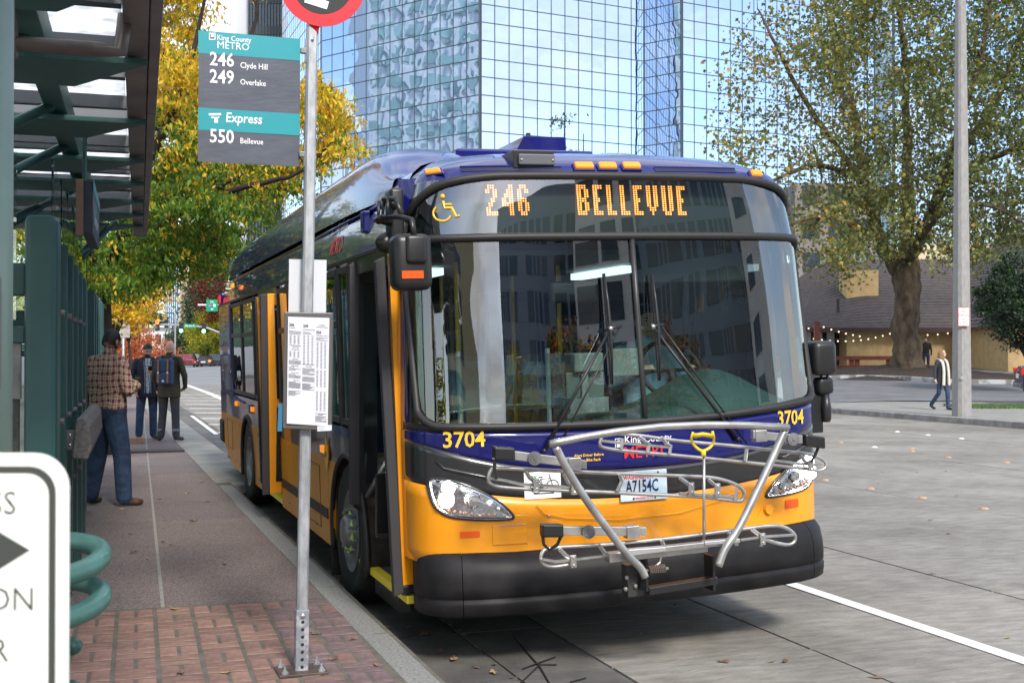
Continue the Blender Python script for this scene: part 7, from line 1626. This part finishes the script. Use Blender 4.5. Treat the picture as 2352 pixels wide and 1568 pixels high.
# ================================================================ CARS
carpaint={}
def car(label,cx_,Y,rz,c,kind='sedan',lit=True,group='cars waiting at the far junction',name='parked_car'):
    L,W,Hh=(4.6,1.82,1.45) if kind=='sedan' else (4.55,1.86,1.70)
    r=empty(name,(cx_,Y,0),rz,label,'car',group); pm_=mat('car_paint',c,.25,coat=1.)
    gl_=bpy.data.materials.get('car_glass') or mat('car_glass',(.01,.012,.014),.08)
    if kind=='sedan': side=[(-L/2,.45),(-L/2+.02,.80),(-L/2+.12,.98),(-.9-.35,1.02),(-.75,1.38),(.25,1.43),(1.0,1.0),(L/2-.3,.86),(L/2,.62),(L/2,.32),(-L/2+.05,.30)]; cab=[(-1.22,1.0),(-.78,1.34),(.28,1.39),(.92,1.0)]
    else: side=[(-L/2,.45),(-L/2,.9),(-L/2+.10,1.08),(-L/2+.42,1.60),(.1,1.70),(.65,1.60),(1.25,1.10),(L/2-.15,.95),(L/2,.70),(L/2,.34),(-L/2+.05,.34)]; cab=[(-L/2+.13,1.10),(-L/2+.44,1.54),(.12,1.64),(.62,1.54),(1.12,1.10)]
    # loft across the width with tumblehome
    rows=[]
    for x,ins,dz in ((-W/2,.06,0),(-W/2+.05,.0,0),(-W/4,-.03,.0),(0,-.04,.0),(W/4,-.03,0),(W/2-.05,0,0),(W/2,.06,0)):
        row=[]
        for y,z in side:
            k=max(0,(z-.9))*.35 if abs(x)>W/2-.1 else 0; row.append((x-math.copysign(k,x),y*(1-ins*.4),z-(ins*.3 if z>1 else 0)))
        rows.append(row)
    mb=MB().grid(rows,closed=True); n=len(side); mb.add(rows[0],[tuple(range(n))]); mb.add(rows[-1],[tuple(range(n-1,-1,-1))]); mb.build('body',pm_,r,smooth=False,bevel=.03)
    # windows
    for s in(-1,1):
        MB().add([(s*(W/2-.01-max(0,z-.9)*.35+.006),y,z) for y,z in cab],[tuple(range(len(cab)))]).build('side_window',gl_,r)
    (y0,z0),(y1,z1)=cab[0],cab[1]; w0=W/2-.16
    MB().hexa([(-w0,y0-.03,z0+.02),(w0,y0-.03,z0+.02),(w0-.12,y1-.05,z1),(-w0+.12,y1-.05,z1)],(0,.03,.03)).build('rear_window',gl_,r)
    (y0,z0),(y1,z1)=cab[-1],cab[-2]; MB().hexa([(-w0,y0+.10,z0+.02),(w0,y0+.10,z0+.02),(w0-.12,y1+.07,z1),(-w0+.12,y1+.07,z1)],(0,-.03,.02)).build('windscreen',gl_,r)
    tl=bpy.data.materials.get('tail_lamp_lit' if lit else 'tail_lamp') or (mat('tail_lamp_lit',(.9,.03,.01),.3,em=3.5,emc=(1,.08,.02)) if lit else mat('tail_lamp',(.5,.02,.02),.3))
    for s in(-1,1):
        MB().box((s*(W/2-.16)-.13,-L/2-.025,.72),(s*(W/2-.16)+.13,-L/2+.06,.93)).build('tail_lamp',tl,r,bevel=.01)
        MB().box((s*(W/2-.2)-.14,L/2-.14,.60),(s*(W/2-.2)+.14,L/2+.01,.74)).build('headlamp',M['lens'],r,bevel=.01)
    MB().box((-.26,-L/2-.03,.62),(.26,-L/2-.005,.76)).build('plate',M['white'],r); MB().box((-W/2+.06,-L/2-.04,.32),(W/2-.06,-L/2+.1,.50)).build('rear_bumper',M['plas'] if kind=='suv' else pm_,r,bevel=.02)
    for x in(-1,1):
        for y in(-1.38,1.38):
            T=Matrix.Translation((x*(W/2-.11),y,.33))@Matrix.Rotation(math.pi/2,4,'Y'); w_=MB().lathe([(.001,-.11),(.24,-.11),(.33,-.09),(.335,0),(.33,.09),(.24,.11),(.001,.11)],T,20).build('wheel',M['tyre'],r); MB().lathe([(.2,x*.115),(.001,x*.10)],T,12).build('rim',M['steelw'],w_)
    return r
X_=lambda px,Y:(px-1176)/FPX*Y
car('dark red suv leftmost in the waiting queue, brake lights off',X_(433,142),142,math.radians(8),(.12,.008,.02),'suv',False)
car('black sedan with bright brake lights in the middle of the queue',X_(474,146),146,math.radians(5),(.015,.015,.018),'sedan',True)
car('dark car with red lights just left of the bus in the queue',X_(503,148),148,math.radians(5),(.02,.022,.03),'suv',True)
car('white car beyond the black sedan in the queue',X_(452,158),158,math.radians(5),(.6,.6,.6),'suv',False)
car('silver car furthest back in the queue beside the bus',X_(499,164),164,math.radians(5),(.5,.5,.52),'suv',True)
car('white sedan parked beyond the men, left of the street',X_(291,112),112,math.radians(15),(.62,.64,.66),'sedan',False,None)
nc=car('dark blue car whose tail shows at the right edge of the picture',0,0,0,(.03,.035,.07),'sedan',False,None); nc.location=(X_(2336,36)+2.75,36.6,.35); nc.rotation_euler=(0,0,math.radians(-105))
car('black sedan parked far behind the viewpoint',14,-40,0,(.02,.02,.02),'sedan',False,None)
# ================================================================ SIGNALS, LAMP POST, SIGNS
sig_r=mat('signal_red',(1,.05,.02),.4,em=5,emc=(1,.08,.03)); sig_g=mat('signal_green',(.1,1,.6),.4,em=9,emc=(.10,1,.62)); 
def head(par,c,lit):
    b=MB().box((c.x-.19,c.y-.12,c.z-.5),(c.x+.19,c.y+.12,c.z+.5)).build('signal_head',M['black'],par,bevel=.02)
    for k,nm in enumerate(('red','amber','green')):
        m_=sig_r if (nm=='red' and lit=='red') else sig_g if (nm=='green' and lit=='green') else M['black']
        MB().lathe([(.001,.02),(.15 if m_ is M['black'] else .17,.01),(.17,0)],Matrix.Translation((c.x,c.y-.125,c.z+.32-.32*k))@Matrix.Rotation(math.pi/2,4,'X'),14).build('lamp_'+nm,m_,b)
def mast(label,YY,pts,r,heads,name='signal_mast'):
    b0=P(*pts[-1],YY); e=empty(name,(b0.x,YY,0),0,label,'traffic signal'); o=Vector(e.location)
    MB().tube(catmull([P(x,y,YY)-o for x,y in pts],4),r,8).build('mast_arm',M['galv'],e,smooth=True); MB().tube([(0,0,0),(0,0,b0.z)],r*1.3,10).build('pole',M['galv'],e,smooth=True)
    for x,y,l in heads: head(e,P(x,y,YY)-o+Vector((0,-.2,0)),l)
    return e,o
e,o=mast('signal mast with a lit red head and two lit green heads over the far junction',120,[(367,745),(415,747),(455,750),(475,753),(505,764),(535,775)],.10,[(363,748,'red'),(418,752,'green'),(470,753,'green')])
q=P(437,748,120)-o; sb_=MB().box((q.x-.62,q.y-.16,q.z-.17),(q.x+.62,q.y-.13,q.z+.17)).build('street_name_sign',M['green2'],e); text('NE 4th St',.25,lambda x,y:Vector((q.x+x,q.y-.17,q.z-.09+y)),M['white'],sb_,'lettering',.01,align='CENTER')
mast('further signal mast with two dark heads left of the junction',138,[(385,737),(355,737),(325,738),(310,738),(300,745)],.07,[(330,743,None),(383,743,None)])
e=empty('freeway_sign_gantry',(P(530,0,105).x,105,0),0,'square green freeway direction sign on a pale arm beside the rear of the bus','road sign'); o=Vector(e.location)
MB().tube([P(455,700,105)-o,P(530,702,105)-o],.07,8).tube([(0,0,0),P(530,702,105)-o],.12,8).build('gantry_arm',M['white'],e)
q0,q1=P(474,688,104.8)-o,P(500,715,104.8)-o
sg2=MB().box((q0.x,q0.y-.03,q1.z),(q1.x,q0.y,q0.z)).build('sign_panel',M['green2'],e,bevel=.01); yq=q0.y-.035; wq=q1.x-q0.x
text('TO',.22,lambda x,y:Vector(((q0.x+q1.x)/2+x,yq,q0.z-.28+y)),M['white'],sg2,'lettering',.01,align='CENTER')
MB().add([(q0.x+wq*a,yq,q1.z+wq*b) for a,b in ((.14,.62),(.46,.62),(.44,.46),(.30,.36),(.16,.46))],[(0,1,2,3,4)]).build('interstate_shield',mat('shield_blue',(.03,.08,.4),.4),sg2)
MB().add([(q0.x+wq*a,yq-.003,q1.z+wq*b) for a,b in ((.14,.64),(.46,.64),(.46,.57),(.14,.57))],[(0,1,2,3)]).build('shield_top',M['red'],sg2)
text('405',.12,lambda x,y:Vector((q0.x+wq*.30+x,yq-.006,q1.z+wq*.46+y)),M['white'],sg2,'lettering',.01,align='CENTER')
MB().ball((q0.x+wq*.72,yq,q1.z+wq*.52),(wq*.12,.004,wq*.14),5).build('route_disc',M['white'],sg2); text('520',.10,lambda x,y:Vector((q0.x+wq*.72+x,yq-.01,q1.z+wq*.49+y)),M['black'],sg2,'lettering',.01,align='CENTER')
MB().add([(q0.x+wq*a,yq,q1.z+wq*b) for a,b in ((.40,.20),(.50,.28),(.50,.24),(.62,.24),(.62,.16),(.50,.16),(.50,.12))],[(0,1,2,3,4,5,6)]).build('arrow',M['white'],sg2)
# grey sign back and poles by the kerb
e=empty('roadside_sign',(X_(283,36),36,.1),0,'large blank grey sign back on a steel pole behind the plaid shirt man','road sign')
MB().tube([(0,0,0),(0,0,P(0,732,36).z-.1)],.045,8).build('pole',M['galv'],e,smooth=True); MB().box((X_(263,36)-X_(283,36),-.05,P(0,775,36).z-.1),(X_(299,36)-X_(283,36),-.03,P(0,731,36).z-.1)).build('sign_back',mat('pale_sign_back',(.40,.38,.35),.5,var=.15,scale=3),e)
e=empty('curved_street_lamp',(X_(402,95),95,0),0,'slim grey street lamp with curved arm at the far junction','street lamp')
MB().tube(catmull([(0,0,0),(0,0,4.2),(-.1,0,5.0),(-.6,0,5.4),(-1.6,0,5.4)],5),.07,8).build('pole',M['galv'],e,smooth=True); MB().box((-2.1,-.12,5.33),(-1.5,.12,5.45)).build('lamp_head',M['galv'],e)
# the big concrete light pole on the right
Yl=30.5; lb=P(2211,955,Yl); e=empty('light_pole',(lb.x,Yl,.145),0,'tall square concrete light pole beside the walking woman, carrying a parking sign','light pole')
cm=mat('pole_concrete',(.27,.26,.25),.85,var=.12,scale=12,bump=.5,bscale=90,dist=.004,stretch=(1,1,.5))
w0,w1=.19,.145; top_=11.
rows=[]
for z,h in ((0,w0),(top_,.10)):
    rows.append([Vector((a*h,b*h,z)) for a,b in ((-1,-.6),(-.6,-1),(.45,-1),(1,-.55),(1,1),(-1,1))])
o=MB().grid(rows,closed=True); o.build('shaft',cm,e); e.rotation_euler=(0,0,math.radians(8))
MB().box((-.16,-.20,.92),(-.08,-.185,1.0)).build('hand_hole_plate',M['galv'],e,bevel=.003); 
MB().tube([(0,0,top_),(-.9,-1.2,top_+.5)],.05,8).build('arm',M['galv'],e); MB().box((-1.2,-1.6,top_+.42),(-.8,-1.1,top_+.58)).build('lamp_head',M['galv'],e)
sx0,sx1,sz0,sz1=P(2198,0,Yl-.25).x,P(2224,0,Yl-.25).x,P(0,749,Yl-.25).z,P(0,706,Yl-.25).z
ps=empty('parking_sign',((sx0+sx1)/2,Yl-.25,(sz0+sz1)/2),0,'small white sign reading no parking any time in red on the concrete pole','sign'); hw,hh=(sx1-sx0)/2,(sz1-sz0)/2
pp=MB().box((-hw,-.004,-hh),(hw,.004,hh)).build('sign_panel',M['redtxt'],ps,bevel=.002); MB().box((-hw+.012,-.007,-hh+.012),(hw-.012,-.0045,hh-.012)).build('sign_face',M['white'],pp)
for s,z,sz in (('NO',.10,.12),('PARKING',.0,.10),('ANY',-.085,.075),('TIME',-.175,.08)): text(s,sz,lambda x,y:Vector((x,-.009,z+y+.01)),M['redtxt'],pp,'lettering',.0,align='CENTER',sx=.62)
for s in(-1,1): MB().ball((0,-.008,s*(hh-.02)),.008,4).build('bolt',M['galv'],pp)
print('objects',len(bpy.data.objects),'polys',sum(len(o.data.polygons) for o in bpy.data.objects if o.type=='MESH'))
